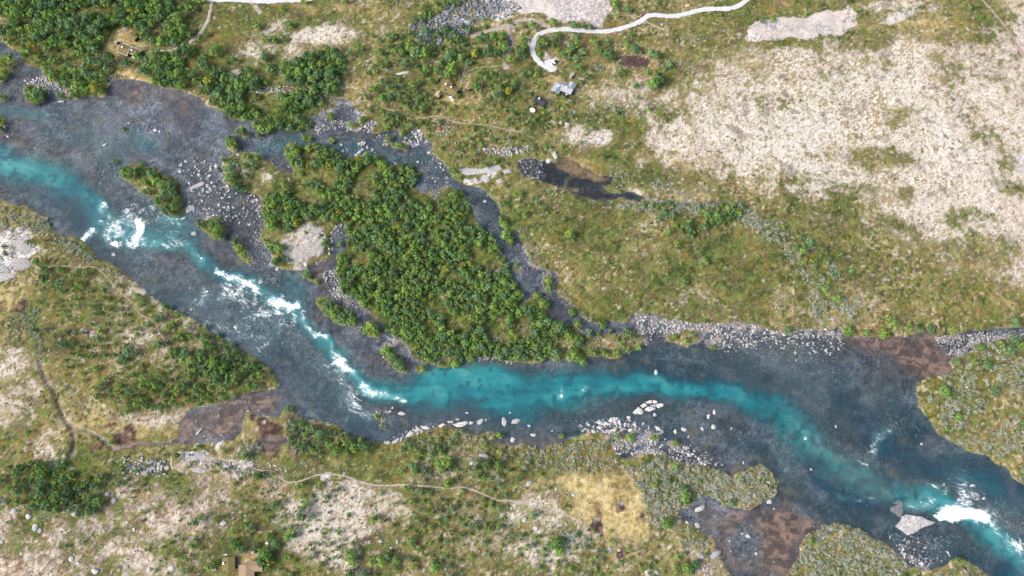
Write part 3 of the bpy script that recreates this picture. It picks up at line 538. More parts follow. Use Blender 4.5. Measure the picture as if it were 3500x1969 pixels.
C = np.where((OUT & (bedm < .5))[..., None], ramp(fbm(GX, GY, 90, 351, 2), [(.25, (.115, .125, .042)), (.5, (.17, .155, .062)), (.75, (.24, .20, .10))]), np.where((OUT & (bedm >= .5))[..., None], np.float32((.17, .172, .185)), C))
add_col(gm, "base", np.concatenate([C, np.ones(GX.shape + (1,))], -1).reshape(-1, 4))
tag(link("ground", gm, M['ground']), kind="structure")

# ------------------------------------------------------------------ water sheets
def water(name, mask_sd, mat, label_kind="structure", lim=2.2):
    cell = (mask_sd[:-1, :-1] < lim) | (mask_sd[1:, 1:] < lim) | (mask_sd[:-1, 1:] < lim)
    F = grid_faces(NY, NX)[cell.ravel()]
    used, inv = np.unique(F, return_inverse=True)
    wv = (fbm(GX, GY, 3.0, 81, 3) - .5) * (0.05 + 0.5 * np.clip(FOAM, 0, 1)) + 0.25 * np.clip(FOAM, 0, 1)
    P = np.stack([GX, GY, wv], -1).reshape(-1, 3)[used]
    me = mesh_np(name, P, inv.reshape(-1, 4), True)
    body = ramp(.30 * n14 + .25 * n6 + .3 * STREAK2 + .15 * STREAK, [(.15, (.012, .110, .145)), (.5, (.016, .180, .200)), (.8, (.055, .240, .240))]) if name == "river_water" else np.broadcast_to(np.float32((.05, .09, .10)), GX.shape + (3,))
    body = lerp(body, (.010, .085, .115), .75 * cover(.20, N(3.2, 341, 2), .06))
    body = lerp(body, (.013, .058, .088), np.clip(DARK * (1.15 - DEEP) * 1.5, 0, 1))
    op = np.clip(DEEP * (.78 + .3 * STREAK2) + DARK * (.40 + .50 * DARK) * (1 - .5 * DEEP), 0, 1)
    op = op * (1 - .22 * cover(.22, N(2.2, 343, 2), .1) * (DEEP < .7))
    op = op * (1 - .6 * np.clip(SILT, 0, 1))
    if name != "river_water": op = np.full(GX.shape, .06)
    if name == 'river_water':
        air = np.clip(FOAM * 1.1, 0, 1) * (.35 + .65 * STREAK)
        body = lerp(body, (.20, .43, .45), .75 * air); op = np.clip(op + .45 * air, 0, 1)
    add_col(me, "body", np.concatenate([body, op[..., None]], -1).reshape(-1, 4)[used])
    add_col(me, "stream_uv", np.stack([FS, FT, GX * 0, GX * 0 + 1], -1).reshape(-1, 4)[used])
    add_col(me, "flow", st(DEEP, DARK, FOAM, SILT if name == "river_water" else np.clip(SILT + 1.0 * TAN + .3, 0, 1))[used])
    o = link(name, me, mat); tag(o, kind="structure"); return o
water("river_water", sd_river, M['river'])
for p, nm_, q in PONDS:
    water("pond", up(sdf(p, 15)) + (fbm(GX, GY, 4, 5) - .5) * 3.0, M['pond'], lim=1.8)
water("stream_water", np.where((stream > .25) & (sd_wet > 0), -1.0, 9.0), M['pond'], lim=0)

# ------------------------------------------------------------------ road, tracks and footpaths: sheets just above the ground
def resample(pts, step):
    a = np.array(pts, float); out = [a[0]]
    # Catmull-Rom
    for k in range(len(a) - 1):
        p0, p1, p2, p3 = a[max(k - 1, 0)], a[k], a[k + 1], a[min(k + 2, len(a) - 1)]
        n = max(2, int(np.linalg.norm(p2[:2] - p1[:2]) / step))
        for i in range(1, n + 1):
            t = i / n; out.append(.5 * ((2 * p1) + (-p0 + p2) * t + (2 * p0 - 5 * p1 + 4 * p2 - p3) * t * t + (-p0 + 3 * p1 - 3 * p2 + p3) * t ** 3))
    return np.array(out)
ROADPTS = []
def ribbon(name, pts, hw, mat, lift=.05, step=1.6, jit=.2, cols=5):
    g = ground_poly(pts, .9); c = resample(g, step)
    d = np.gradient(c, axis=0); d /= np.linalg.norm(d, axis=1)[:, None] + 1e-9; nrm = np.stack([-d[:, 1], d[:, 0]], 1)
    w = hw * (1 + jit * (fbm(c[:, 0], c[:, 1], 4, 91) - .5) * 2)
    ks = np.linspace(-1, 1, cols); V = []
    for i in range(len(c)):
        for k in ks:
            e = 1 if abs(k) < 1 else 1 + random.uniform(-jit, jit)
            x, y = c[i] + nrm[i] * w[i] * k * e; z = samp(Z, XS, YS, x, y)
            V.append((x, y, float(z) + (lift if abs(k) < .99 else -.04)))
    ROADPTS.extend([(float(x), float(y), hw) for x, y in c])
    o = link(name, mesh_np(name, V, grid_faces(len(c), cols), True), mat); tag(o, kind="structure"); return o
M['road'] = track_material("road_gravel", (.56, .57, .58), (.44, .45, .47))
M['track'] = track_material("dirt_track", (.44, .38, .34), (.33, .28, .25), .5)
M['path'] = track_material("footpath_soil", (.36, .29, .24), (.26, .20, .165), .5)
ribbon("road", px('A3', [(2060, -160), (1900, -30), (1840, 30), (1740, 70), (1560, 75), (1400, 110), (1300, 125), (1150, 120), (1080, 160), (1000, 195), (850, 235), (750, 242), (600, 230),
                         (480, 225), (370, 240), (300, 275), (265, 340), (265, 400), (300, 460), (350, 500), (410, 525)]), 1.75, M['road'], .10, cols=7, jit=.14)
ribbon("parking_area", px('A3', [(360, 490), (385, 480), (410, 478), (432, 476)]), 3.0, M['road'], .07, step=.8, cols=7, jit=.15)
ribbon("parking_area", px('A3', [(370, 490), (400, 515), (412, 545)]), 2.4, M['road'], .06, step=.8, cols=7, jit=.15)
ribbon("dirt_track", px('A3', [(-200, 285), (-100, 245), (0, 220), (80, 195), (160, 160), (260, 155), (330, 185), (400, 215)]), 1.7, M['track'])
ribbon("dirt_track", px('A3', [(70, 215), (105, 300), (95, 380), (60, 430)]), 1.3, M['track'], .06)
ribbon("dirt_track", px('A1', [(1600, -40), (1580, 80), (1560, 160), (1490, 270), (1400, 335), (1280, 385), (1180, 385), (1100, 400)]), 1.3, M['track'], .05)
ribbon("road", px('A1', [(1500, -30), (1580, 2), (1750, 2), (1976, 12), (2100, 6), (2300, -5), (2500, -40)]), 1.6, M['road'], .10, cols=7)
ribbon("dirt_track", px('A2', [(20, 15), (60, 60), (90, 105)]), 1.8, M['track'], .05)
ribbon("footpath", px('A3', [(830, 90), (930, 120), (1030, 120), (1080, 140)]), .6, M['path'])
ribbon("footpath", px('A3', [(1100, 160), (1180, 200), (1280, 240)]), .55, M['track'])
ribbon("footpath", PX(('C1', [(1285, 540), (1295, 640), (1360, 610), (1450, 575), (1550, 560), (1720, 580), (1800, 600), (1860, 620)]),
       ('C2', [(80, 655), (190, 665), (280, 740), (370, 740), (450, 715), (520, 690), (620, 685), (740, 705), (860, 750), (1000, 770), (1170, 765), (1330, 775), (1500, 790), (1620, 785), (1750, 830)]),
       ('C3', [(0, 880), (100, 885), (250, 925), (400, 960), (500, 990), (600, 1030), (610, 1100)])), .5, M['track'], .05, jit=.35)
ribbon("footpath", PX(('A2', [(1000, 810), (1220, 870), (1300, 885), (1440, 875), (1530, 915), (1650, 935), (1800, 945)]), ('A3', [(0, 962), (100, 985), (190, 1000)])), .5, M['path'], .05, jit=.3)
ribbon("footpath", px('A2', [(1370, 915), (1435, 878), (1452, 820), (1475, 775)]), .4, M['path'], .04)
ribbon("footpath", px('A2', [(1640, 470), (1620, 530), (1600, 600), (1595, 640)]), .6, M['path'], .04)
ribbon("footpath", px('A2', [(1650, 535), (1740, 510), (1900, 500), (1976, 495)]), .45, M['path'], .04)
ribbon("footpath", px('A2', [(640, 330), (690, 370), (730, 430)]), .4, M['path'], .04)
ribbon("footpath", px('A2', [(875, 600), (885, 680), (910, 730)]), .4, M['path'], .04)
ribbon("footpath", px('B1', [(260, 590), (370, 575), (480, 570), (600, 580), (700, 575), (780, 630), (860, 720), (930, 790), (1000, 850), (1050, 930), (1150, 980), (1200, 1060), (1260, 1180), (1300, 1290), (1320, 1449)]), .45, M['path'], .05, jit=.35)
ribbon("footpath", px('Z5', [(560, 1300), (640, 1200), (690, 1080), (720, 1000), (700, 930)]), .45, M['path'], .04)
ribbon("footpath", px('Z8', [(1320, 780), (1460, 440), (1520, 280), (1570, 120)]), .4, M['path'], .04)
ribbon("footpath", px('A4', [(1640, -20), (1750, 110), (1850, 240), (1960, 410), (2040, 520)]), 1.1, M['path'], .04, jit=.4)
ROADPTS = np.array(ROADPTS)
# ------------------------------------------------------------------ vegetation templates (unit radius, base at z = 0)
def leaf_cloud(rng, n, lobes, leaf, flat=1.0, tilt=.6):
    """small leaf-clump faces spread over overlapping lobes -> verts, quads, per-face tone"""
    P, Nn = [], []
    per = int(n / len(lobes) * 1.9)
    for (cx, cy, cz, r) in lobes:
        d = rng.normal(size=(per, 3)); d[:, 2] = np.abs(d[:, 2]) * 1.1 - .25; d /= np.linalg.norm(d, axis=1)[:, None]
        p = np.array([cx, cy, cz]) + d * r * rng.uniform(.8, 1.08, (per, 1)); p[:, 2] = np.maximum(p[:, 2], .06)
        keep = np.ones(per, bool)
        for (ax, ay, az, ar) in lobes:
            if (ax, ay, az) != (cx, cy, cz): keep &= np.linalg.norm(p - np.array([ax, ay, az]), axis=1) > ar * .78
        P.append(p[keep]); Nn.append(d[keep])
    P = np.concatenate(P); Nn = np.concatenate(Nn)
    if len(P) > n: k = rng.permutation(len(P))[:n]; P, Nn = P[k], Nn[k]
    Nn = Nn + rng.normal(size=Nn.shape) * tilt * .38; Nn /= np.linalg.norm(Nn, axis=1)[:, None]
    a = np.cross(Nn, rng.normal(size=Nn.shape)); a /= np.linalg.norm(a, axis=1)[:, None]; b = np.cross(Nn, a)
    s = leaf * rng.uniform(.6, 1.3, (len(P), 1)); t = s * rng.uniform(.55, 1.0, (len(P), 1))
    V = np.stack([P - a * s, P + b * t * .9 + a * s * .2, P + a * s, P - b * t - a * s * .15], 1); V[..., 2] *= flat
    F = np.arange(len(P) * 4).reshape(-1, 4); tone = np.repeat(rng.uniform(.75, 1.25, len(P)), 4)
    return V.reshape(-1, 3), F, tone
def core_ball(lobes, k=.72, seg=5, flat=1.0):
    V, F = [], []
    for (cx, cy, cz, r) in lobes:
        b = len(V)
        for zz, rr in ((-.5, .7), (.35, .9), (.85, .45)):
            for i in range(seg): a = 2 * math.pi * i / seg + zz; V.append((cx + math.cos(a) * r * rr * k, cy + math.sin(a) * r * rr * k, max(.03, (cz + zz * r * k)) * flat))
        for q in range(2):
            for i in range(seg): F.append((b + q * seg + i, b + q * seg + (i + 1) % seg, b + (q + 1) * seg + (i + 1) % seg, b + (q + 1) * seg + i))
        F.append((b + 2 * seg, b + 2 * seg + 1, b + 2 * seg + 2, b + 2 * seg + 3))
    return np.array(V), np.array(F), np.full(len(V), .9)
def join(*parts):
    V, F, T, o = [], [], [], 0
    for v, f, t in parts: V.append(v); F.append(np.asarray(f) + o); T.append(t); o += len(v)
    return np.concatenate(V), np.concatenate(F), np.concatenate(T)
def tree_lobes(rng, k):
    L_ = [(rng.uniform(-.12, .12), rng.uniform(-.12, .12), 1.15, .52)]
    for i in range(k):
        a = 2 * math.pi * i / k + rng.uniform(-.5, .5); d = rng.uniform(.36, .62); L_.append((math.cos(a) * d, math.sin(a) * d, rng.uniform(.6, 1.15), rng.uniform(.30, .46)))
    return L_
def crown(seed, n, leaf, k): rng = np.random.default_rng(seed); l_ = tree_lobes(rng, k); return join(leaf_cloud(rng, n, l_, leaf), core_ball(l_[:2]))
def tube(pts, r, seg=5):
    V, F = [], []
    for (p, rr) in zip(pts, r):
        for i in range(seg): a = 2 * math.pi * i / seg; V.append((p[0] + math.cos(a) * rr, p[1] + math.sin(a) * rr, p[2]))
    for q in range(len(pts) - 1):
        for i in range(seg): F.append((q * seg + i, q * seg + (i + 1) % seg, (q + 1) * seg + (i + 1) % seg, (q + 1) * seg + i))
    return np.array(V), np.array(F), np.ones(len(V))
def trunk(seed):
    rng = random.Random(seed); parts = [tube([(0, 0, -.15), (.02, .02, .35), (.05 * rng.uniform(-1, 1), .05, .8), (0, .05, 1.2)], (.055, .045, .03, .012))]
    for i in range(4):
        a = i * 1.6 + rng.uniform(-.4, .4); parts.append(tube([(0, 0, .3 + .1 * i), (math.cos(a) * .28, math.sin(a) * .28, .6 + .08 * i), (math.cos(a) * .5, math.sin(a) * .5, .85 + .06 * i)], (.03, .02, .008), 4))
    return join(*parts)
def tint_mesh(name, vft, rgb=(1, 1, 1), mat=None, smooth=False):
    v, f, t = vft; me = mesh_np(name, v, f, smooth); add_col(me, "tint", np.concatenate([np.outer(t, rgb), np.ones((len(t), 1))], 1))
    if mat: me.materials.append(mat)
    return me
def scatter_mesh(name, tpls, P, S, rot, cols, mat, sz=None):
    """one joined mesh of many scattered pieces, tpls = list of (V, F, tone)"""
    Vs, Fs, Ts, o = [], [], [], 0; sz = S if sz is None else sz
    which = np.arange(len(P)) % len(tpls)
    for k, (v, f, t) in enumerate(tpls):
        m = which == k
        if not m.any(): continue
        p, s_, r, c, z_ = P[m], S[m], rot[m], cols[m], sz[m]
        ca, sa = np.cos(r)[:, None], np.sin(r)[:, None]
        x = (v[None, :, 0] * ca - v[None, :, 1] * sa) * s_[:, None] + p[:, :1]; y = (v[None, :, 0] * sa + v[None, :, 1] * ca) * s_[:, None] + p[:, 1:2]
        z = v[None, :, 2] * z_[:, None] + p[:, 2:3]
        n = len(p); Vs.append(np.stack([x, y, z], -1).reshape(-1, 3)); Fs.append((f[None] + (np.arange(n) * len(v))[:, None, None] + o).reshape(-1, f.shape[1])); o += n * len(v)
        Ts.append((t[None, :, None] * c[:, None, :]).reshape(-1, 3))
    me = mesh_np(name, np.concatenate(Vs), np.concatenate(Fs)); T = np.concatenate(Ts)
    add_col(me, "tint", np.concatenate([T, np.ones((len(T), 1))], 1)); return link(name, me, mat)

# ------------------------------------------------------------------ where things grow
MPP = lambda u, v: float(CAM_H / (-(ray(u, v)[2])) / FPX)        # metres per survey pixel across
NOGO = []                                                         # (x, y, radius) kept clear of planting
for k, x, y, r in (('Z7', 560, 640, 7.5), ('Z7', 420, 560, 5.5), ('Z7', 690, 310, 4.5), ('Z7', 760, 690, 5), ('Z7', 600, 480, 6), ('Z7', 1000, 620, 4), ('Z7', 700, 1200, 4), ('Z5', 880, 1010, 7), ('Z5', 770, 1010, 5), ('Z5', 1000, 1000, 5), ('Z5', 530, 1210, 5), ('Z5', 750, 655, 4), ('Z5', 98, 365, 3.5),
                   ('Z5', 900, 850, 5), ('Z6', 800, 560, 5), ('Z6', 1000, 700, 5), ('Z6', 460, 860, 3), ('Z6', 1560, 530, 4), ('Z6', 960, 1000, 2.5), ('Z6', 760, 950, 3), ('Z8', 640, 950, 5), ('Z8', 1500, 1050, 6), ('Z8', 1250, 700, 5), ('Z8', 1250, 1300, 6), ('Z5', 425, 1350, 2.5)):
    (u, v), = px(k, [(x, y)]); a, b, _ = place(u, v); NOGO.append((a, b, r))
NOGO = np.array(NOGO)
def clear(x, y, r, road=True):
    if (np.hypot(NOGO[:, 0] - x, NOGO[:, 1] - y) < NOGO[:, 2] + r * .5).any(): return False
    return not (road and (np.hypot(ROADPTS[:, 0] - x, ROADPTS[:, 1] - y) < ROADPTS[:, 2] + r * .75).any())
GREEN = [(.145, .262, .070), (.168, .290, .075), (.205, .320, .075), (.125, .225, .100), (.205, .300, .085), (.150, .255, .115), (.110, .200, .080)]
TREES = []
def add_tree(x, y, r, col, h=None):
    z = zat(x, y); h = h or r * random.uniform(1.0, 1.25)
    TREES.append((x, y, z, r, h, col))
def pick_green(yellow=.08, dark=0.0):
    if random.random() < yellow * .2: return (.33, .34, .060)
    c = GREEN[random.randrange(len(GREEN))]; k = random.uniform(.92, 1.36) * (1 - dark); return tuple(q * k for q in c)
TR = {
'A1': [(960, 480, 40), (1040, 430, 35), (1150, 430, 40), (1190, 400, 30), (700, 470, 35), (780, 480, 38), (830, 440, 45), (810, 510, 30), (730, 390, 35), (500, 430, 28), (450, 450, 25), (560, 540, 35), (640, 550, 38), (610, 590, 30), (500, 640, 30), (590, 660, 40), (660, 690, 35), (720, 670, 45), (770, 700, 30), (470, 725, 30), (340, 520, 30), (390, 540, 28),
        (90, 450, 40), (30, 480, 40), (40, 560, 40), (10, 600, 30), (20, 735, 32), (10, 920, 35), (10, 970, 25), (240, 690, 45), (290, 720, 50), (330, 690, 35), (270, 750, 40), (220, 730, 30), (210, 400, 35), (250, 350, 35), (330, 350, 30), (180, 350, 25), (1000, 1300, 40), (950, 1290, 40), (930, 1320, 25), (1040, 1280, 35), (1150, 1310, 45), (1180, 1370, 50), (1230, 1400, 45), (1100, 1370, 35), (1290, 1390, 40), (1260, 1340, 30), (1070, 1230, 25),
        (1740, 1080, 40), (1730, 1050, 35), (1770, 1110, 28), (1830, 1000, 38), (1790, 990, 25), (870, 1215, 25), (930, 965, 16), (1640, 1270, 20), (1730, 1280, 40), (1760, 1330, 35), (1720, 1340, 35), (1780, 1400, 40), (1850, 1320, 30), (1900, 1240, 35), (1850, 1180, 35), (1930, 1180, 30), (1830, 1430, 30), (1940, 1010, 25), (1930, 930, 35), (1960, 960, 35), (1760, 460, 28), (1640, 370, 35), (1610, 400, 35), (1690, 470, 18), (1540, 430, 28), (1930, 200, 28), (1440, 270, 30), (1550, 250, 28), (1500, 300, 20)],
'A2': [(65, 205, 30), (310, 185, 32), (255, 70, 25), (420, 20, 30), (720, 10, 25), (1090, 270, 28), (930, 270, 18), (980, 300, 22), (1330, 240, 40), (1400, 30, 25), (1310, 50, 22), (1240, 180, 15), (130, 300, 30), (200, 305, 30), (265, 290, 25), (760, 400, 32), (830, 370, 30), (120, 430, 35), (150, 490, 25), (270, 470, 28), (540, 390, 22), (590, 370, 28), (650, 390, 35),
        (1210, 350, 40), (1250, 400, 45), (1320, 410, 40), (1180, 480, 35), (1270, 500, 30), (1340, 520, 35), (1310, 560, 30), (1420, 540, 40), (1450, 480, 35), (1500, 440, 40), (1540, 400, 35), (1530, 520, 45), (1500, 560, 35), (1600, 440, 35), (1650, 470, 30), (1700, 410, 35), (1800, 400, 40), (1860, 400, 35), (1920, 370, 35), (1840, 280, 35), (1900, 270, 35), (1740, 310, 30), (1660, 230, 30), (1580, 300, 35), (1540, 250, 35), (1490, 230, 40), (1600, 200, 20), (1750, 260, 20), (1690, 160, 15), (1780, 200, 20),
        (1040, 470, 30), (1010, 500, 25), (950, 540, 30), (880, 550, 22), (1000, 620, 35), (960, 660, 35), (1050, 660, 30), (1100, 650, 25), (1010, 740, 40), (1060, 730, 35), (1130, 700, 25), (1230, 640, 30), (1280, 620, 25), (1370, 610, 25), (1200, 760, 25), (1270, 770, 22), (1190, 810, 25), (1310, 810, 32), (1370, 780, 22), (1310, 850, 25), (1440, 775, 20), (1250, 840, 18), (1060, 860, 28), (1110, 850, 25), (910, 820, 22), (890, 740, 20), (690, 690, 20), (1570, 720, 28), (1770, 750, 22), (1860, 710, 38), (1710, 650, 40), (1740, 550, 35), (1780, 590, 25), (1860, 640, 25), (1950, 690, 30), (1890, 800, 15), (1740, 1000, 25), (1660, 1040, 25), (1610, 1090, 20), (1700, 1150, 25), (1860, 1190, 25), (1800, 1240, 22), (1550, 1280, 30), (1580, 1330, 25), (1150, 1010, 28), (1080, 900, 18), (850, 900, 25), (770, 940, 25), (1340, 1020, 18), (1340, 970, 15), (620, 880, 30), (630, 1060, 30), (420, 1035, 30), (460, 1040, 25), (1130, 1095, 30), (1180, 1100, 25), (1050, 1040, 25), (570, 1110, 25), (110, 990, 25)],
'A3': [(40, 280, 35), (30, 350, 35), (10, 400, 30), (100, 450, 35), (190, 300, 30), (160, 350, 35), (200, 360, 35), (170, 400, 35), (190, 420, 25), (80, 165, 25), (200, 195, 22), (270, 190, 35), (420, 170, 35), (570, 190, 30), (600, 190, 25), (660, 205, 22), (700, 205, 25), (320, 290, 30), (350, 320, 35), (310, 350, 30), (430, 300, 30), (470, 270, 30), (420, 350, 28), (450, 370, 25), (500, 410, 30), (530, 400, 28), (590, 280, 32), (600, 340, 35), (640, 390, 32), (590, 440, 30), (560, 360, 30), (540, 430, 25), (310, 405, 20), (720, 320, 30), (750, 320, 25), (830, 320, 28), (770, 390, 30), (840, 420, 45), (820, 400, 30), (1000, 270, 25), (970, 310, 22), (970, 350, 25), (1030, 370, 40), (1190, 420, 40), (1160, 400, 30), (980, 70, 32), (880, 40, 30), (900, 70, 20), (900, 130, 25), (870, 10, 25), (1210, 600, 45), (1160, 640, 45), (1230, 590, 35), (1200, 570, 35), (1190, 620, 30), (1040, 645, 28), (1290, 490, 28), (1260, 520, 15), (1120, 540, 22), (1110, 520, 15), (620, 505, 30), (660, 570, 25), (580, 510, 20), (700, 580, 18), (715, 530, 18), (190, 570, 28), (240, 550, 25), (290, 560, 28), (210, 540, 20), (130, 620, 30), (120, 650, 28), (320, 620, 22), (300, 650, 18), (190, 660, 25), (20, 650, 25), (20, 700, 28), (30, 740, 20), (630, 620, 20), (270, 780, 22), (120, 850, 22), (80, 890, 15), (350, 850, 22), (230, 910, 18), (340, 900, 15), (430, 830, 12), (20, 800, 20), (60, 825, 18), (1140, 820, 18), (1060, 740, 18), (740, 970, 18), (630, 1070, 18), (390, 1020, 12), (800, 1180, 22), (480, 1100, 15), (880, 1100, 20), (1100, 970, 22), (730, 860, 20), (930, 540, 28), (660, 910, 18), (510, 790, 20), (475, 885, 14)],
'B3': [(545, 330, 38), (570, 380, 20), (210, 185, 25), (300, 90, 28), (350, 130, 22), (245, 115, 15), (195, 110, 18), (40, 100, 28), (175, 30, 25), (140, 30, 15), (430, 170, 15), (580, 50, 20), (1430, 280, 35), (1440, 350, 30), (1440, 240, 25), (1390, 270, 22), (1350, 405, 26), (1270, 320, 28), (1540, 440, 20), (1555, 530, 32), (1530, 580, 18), (1380, 550, 16), (1410, 695, 26), (50, 345, 30), (110, 380, 32), (45, 240, 28), (240, 480, 18), (360, 580, 15), (1250, 170, 35), (1310, 190, 35), (1570, 190, 35), (1640, 200, 35), (1700, 180, 30), (790, 1010, 38), (850, 1060, 25), (560, 920, 35), (600, 1010, 35), (690, 1060, 25), (970, 1060, 30), (1000, 1090, 28), (380, 680, 32), (385, 740, 35), (145, 560, 26), (300, 790, 32), (350, 850, 45), (240, 910, 50), (200, 900, 35), (480, 1030, 50), (440, 1010, 35), (520, 1060, 35), (690, 1090, 28), (760, 1080, 25), (930, 1160, 28), (980, 1200, 28), (1060, 1180, 28), (800, 1220, 32), (710, 1220, 35), (900, 1230, 32), (580, 1230, 42), (540, 1260, 32), (640, 1290, 35), (440, 1230, 40), (590, 1110, 28), (900, 1120, 18), (1330, 1100, 22), (1420, 1130, 28), (1470, 1090, 25), (1620, 1180, 26)],
'B4': [(200, 1060, 35), (660, 1060, 45), (920, 1080, 40), (980, 1000, 55), (1110, 1040, 32), (1180, 1050, 28), (1270, 1050, 38), (1440, 1060, 28), (790, 1070, 25), (1900, 1000, 38), (365, 390, 38), (320, 460, 30), (300, 350, 25), (170, 280, 20), (330, 440, 25), (600, 490, 28), (480, 740, 32), (570, 820, 35), (425, 695, 15), (680, 610, 18), (1700, 1310, 35), (1600, 1300, 28), (1650, 1180, 35), (1850, 1200, 45), (1900, 1130, 40), (1950, 1170, 40), (1800, 1160, 35), (1560, 1250, 22), (1480, 1290, 25)],
'A4': [(340, 110, 22), (90, 150, 26), (20, 155, 26), (780, 100, 18)],
'B1': [(40, 430, 22), (50, 475, 25), (295, 540, 35), (215, 395, 20), (340, 600, 32), (450, 600, 35), (600, 610, 25), (540, 640, 25), (650, 630, 32), (340, 670, 40), (460, 700, 35), (455, 765, 30), (600, 700, 30), (570, 750, 30), (790, 755, 25), (790, 815, 30), (895, 720, 22), (670, 760, 22), (715, 895, 20), (930, 890, 22), (900, 1010, 22), (690, 1010, 18), (1040, 800, 30), (1080, 830, 25), (1050, 860, 20), (1200, 950, 42), (1250, 880, 35), (1180, 980, 25), (1330, 930, 25), (1380, 940, 20), (1430, 1000, 22), (1430, 1040, 20), (1550, 1030, 25), (1650, 1090, 25), (1750, 1160, 30), (1260, 1030, 28), (1310, 1010, 25), (520, 1070, 30), (480, 1160, 40), (540, 1150, 25), (610, 1180, 25), (600, 1240, 25), (690, 1240, 35), (770, 1180, 25), (980, 1220, 45), (930, 1270, 35), (900, 1290, 30), (800, 1240, 22), (720, 1340, 32), (1010, 1385, 28), (1090, 1410, 35), (1190, 1385, 30), (1210, 1160, 35), (1300, 1210, 35), (1360, 1090, 35), (1440, 1100, 35), (1540, 1110, 38), (1540, 1160, 35), (1600, 1180, 30), (1390, 1220, 40), (1440, 1280, 35), (1380, 1270, 30), (1620, 1310, 40), (1680, 1350, 40), (1640, 1390, 45), (1780, 1400, 40), (1830, 1360, 30), (1870, 1310, 30), (1720, 1220, 30), (1250, 1270, 25), (260, 1050, 30), (1900, 1400, 30), (1290, 20, 45), (1240, 40, 40), (1200, 100, 40), (1260, 140, 45), (1310, 130, 40), (1300, 180, 25), (1330, 80, 35), (1100, 20, 30), (1510, 260, 38), (1600, 270, 40), (1650, 240, 38), (1650, 310, 42), (1620, 340, 38), (1670, 350, 30), (1770, 390, 35), (1800, 440, 38), (1830, 480, 32), (1870, 530, 25)],
'B2': [(440, 640, 35), (420, 650, 25), (510, 685, 25), (530, 840, 28), (600, 870, 45), (650, 920, 50), (610, 930, 35), (700, 960, 45), (750, 920, 42), (770, 980, 45), (720, 1000, 32), (920, 1030, 48), (890, 1060, 35), (950, 1070, 35), (1030, 1210, 38), (1070, 1200, 28), (1080, 1260, 40), (1140, 1310, 48), (1160, 1350, 30), (1100, 1320, 30), (1310, 1350, 28), (210, 540, 38), (305, 530, 22), (545, 350, 24), (580, 400, 28), (490, 260, 20), (430, 320, 14), (690, 410, 25), (1040, 195, 22), (1900, 230, 30), (1930, 340, 38), (1960, 380, 30), (1920, 260, 28)],
'C1': [(740, 40, 32), (740, 100, 35), (900, 30, 30), (1090, 180, 35), (965, 215, 28), (1070, 20, 35), (1010, 100, 28), (1330, 170, 25), (1410, 130, 30), (1400, 20, 35), (1480, 20, 30), (1690, 40, 35), (1760, 90, 25), (1870, 30, 30), (1920, 20, 30), (1210, 30, 15), (220, 380, 25), (840, 445, 22), (290, 620, 35), (350, 600, 25), (110, 690, 25), (140, 745, 30), (260, 690, 28), (330, 690, 28), (370, 650, 20), (485, 690, 25), (480, 620, 25), (560, 720, 20), (350, 910, 35), (320, 800, 35), (290, 840, 30), (440, 850, 45), (410, 890, 25), (440, 950, 35), (250, 930, 25), (540, 950, 35), (620, 800, 32), (710, 780, 35), (690, 870, 35), (740, 900, 40), (700, 940, 40), (670, 970, 30), (800, 720, 22), (750, 720, 35), (890, 760, 30), (930, 640, 25), (10, 740, 25), (1035, 655, 25), (1320, 560, 32), (1330, 540, 25), (1690, 510, 25), (1490, 480, 20), (1840, 550, 35), (1940, 700, 35), (1860, 650, 18), (1470, 1040, 35), (1520, 1000, 30), (1430, 1060, 22), (1760, 1110, 25), (1830, 1070, 30), (1880, 1080, 35), (1830, 890, 18), (1480, 1170, 25), (1450, 1220, 30), (500, 1225, 20), (265, 1145, 15), (1330, 1290, 28), (1400, 1320, 32), (1210, 1340, 22), (1340, 1370, 20), (1390, 1410, 30), (1780, 1220, 45), (1820, 1250, 38), (1750, 1190, 30), (1920, 1230, 28), (1570, 1380, 35), (1620, 1350, 30), (1970, 1270, 30), (60, 1045, 15), (130, 670, 18), (1100, 1250, 18)],
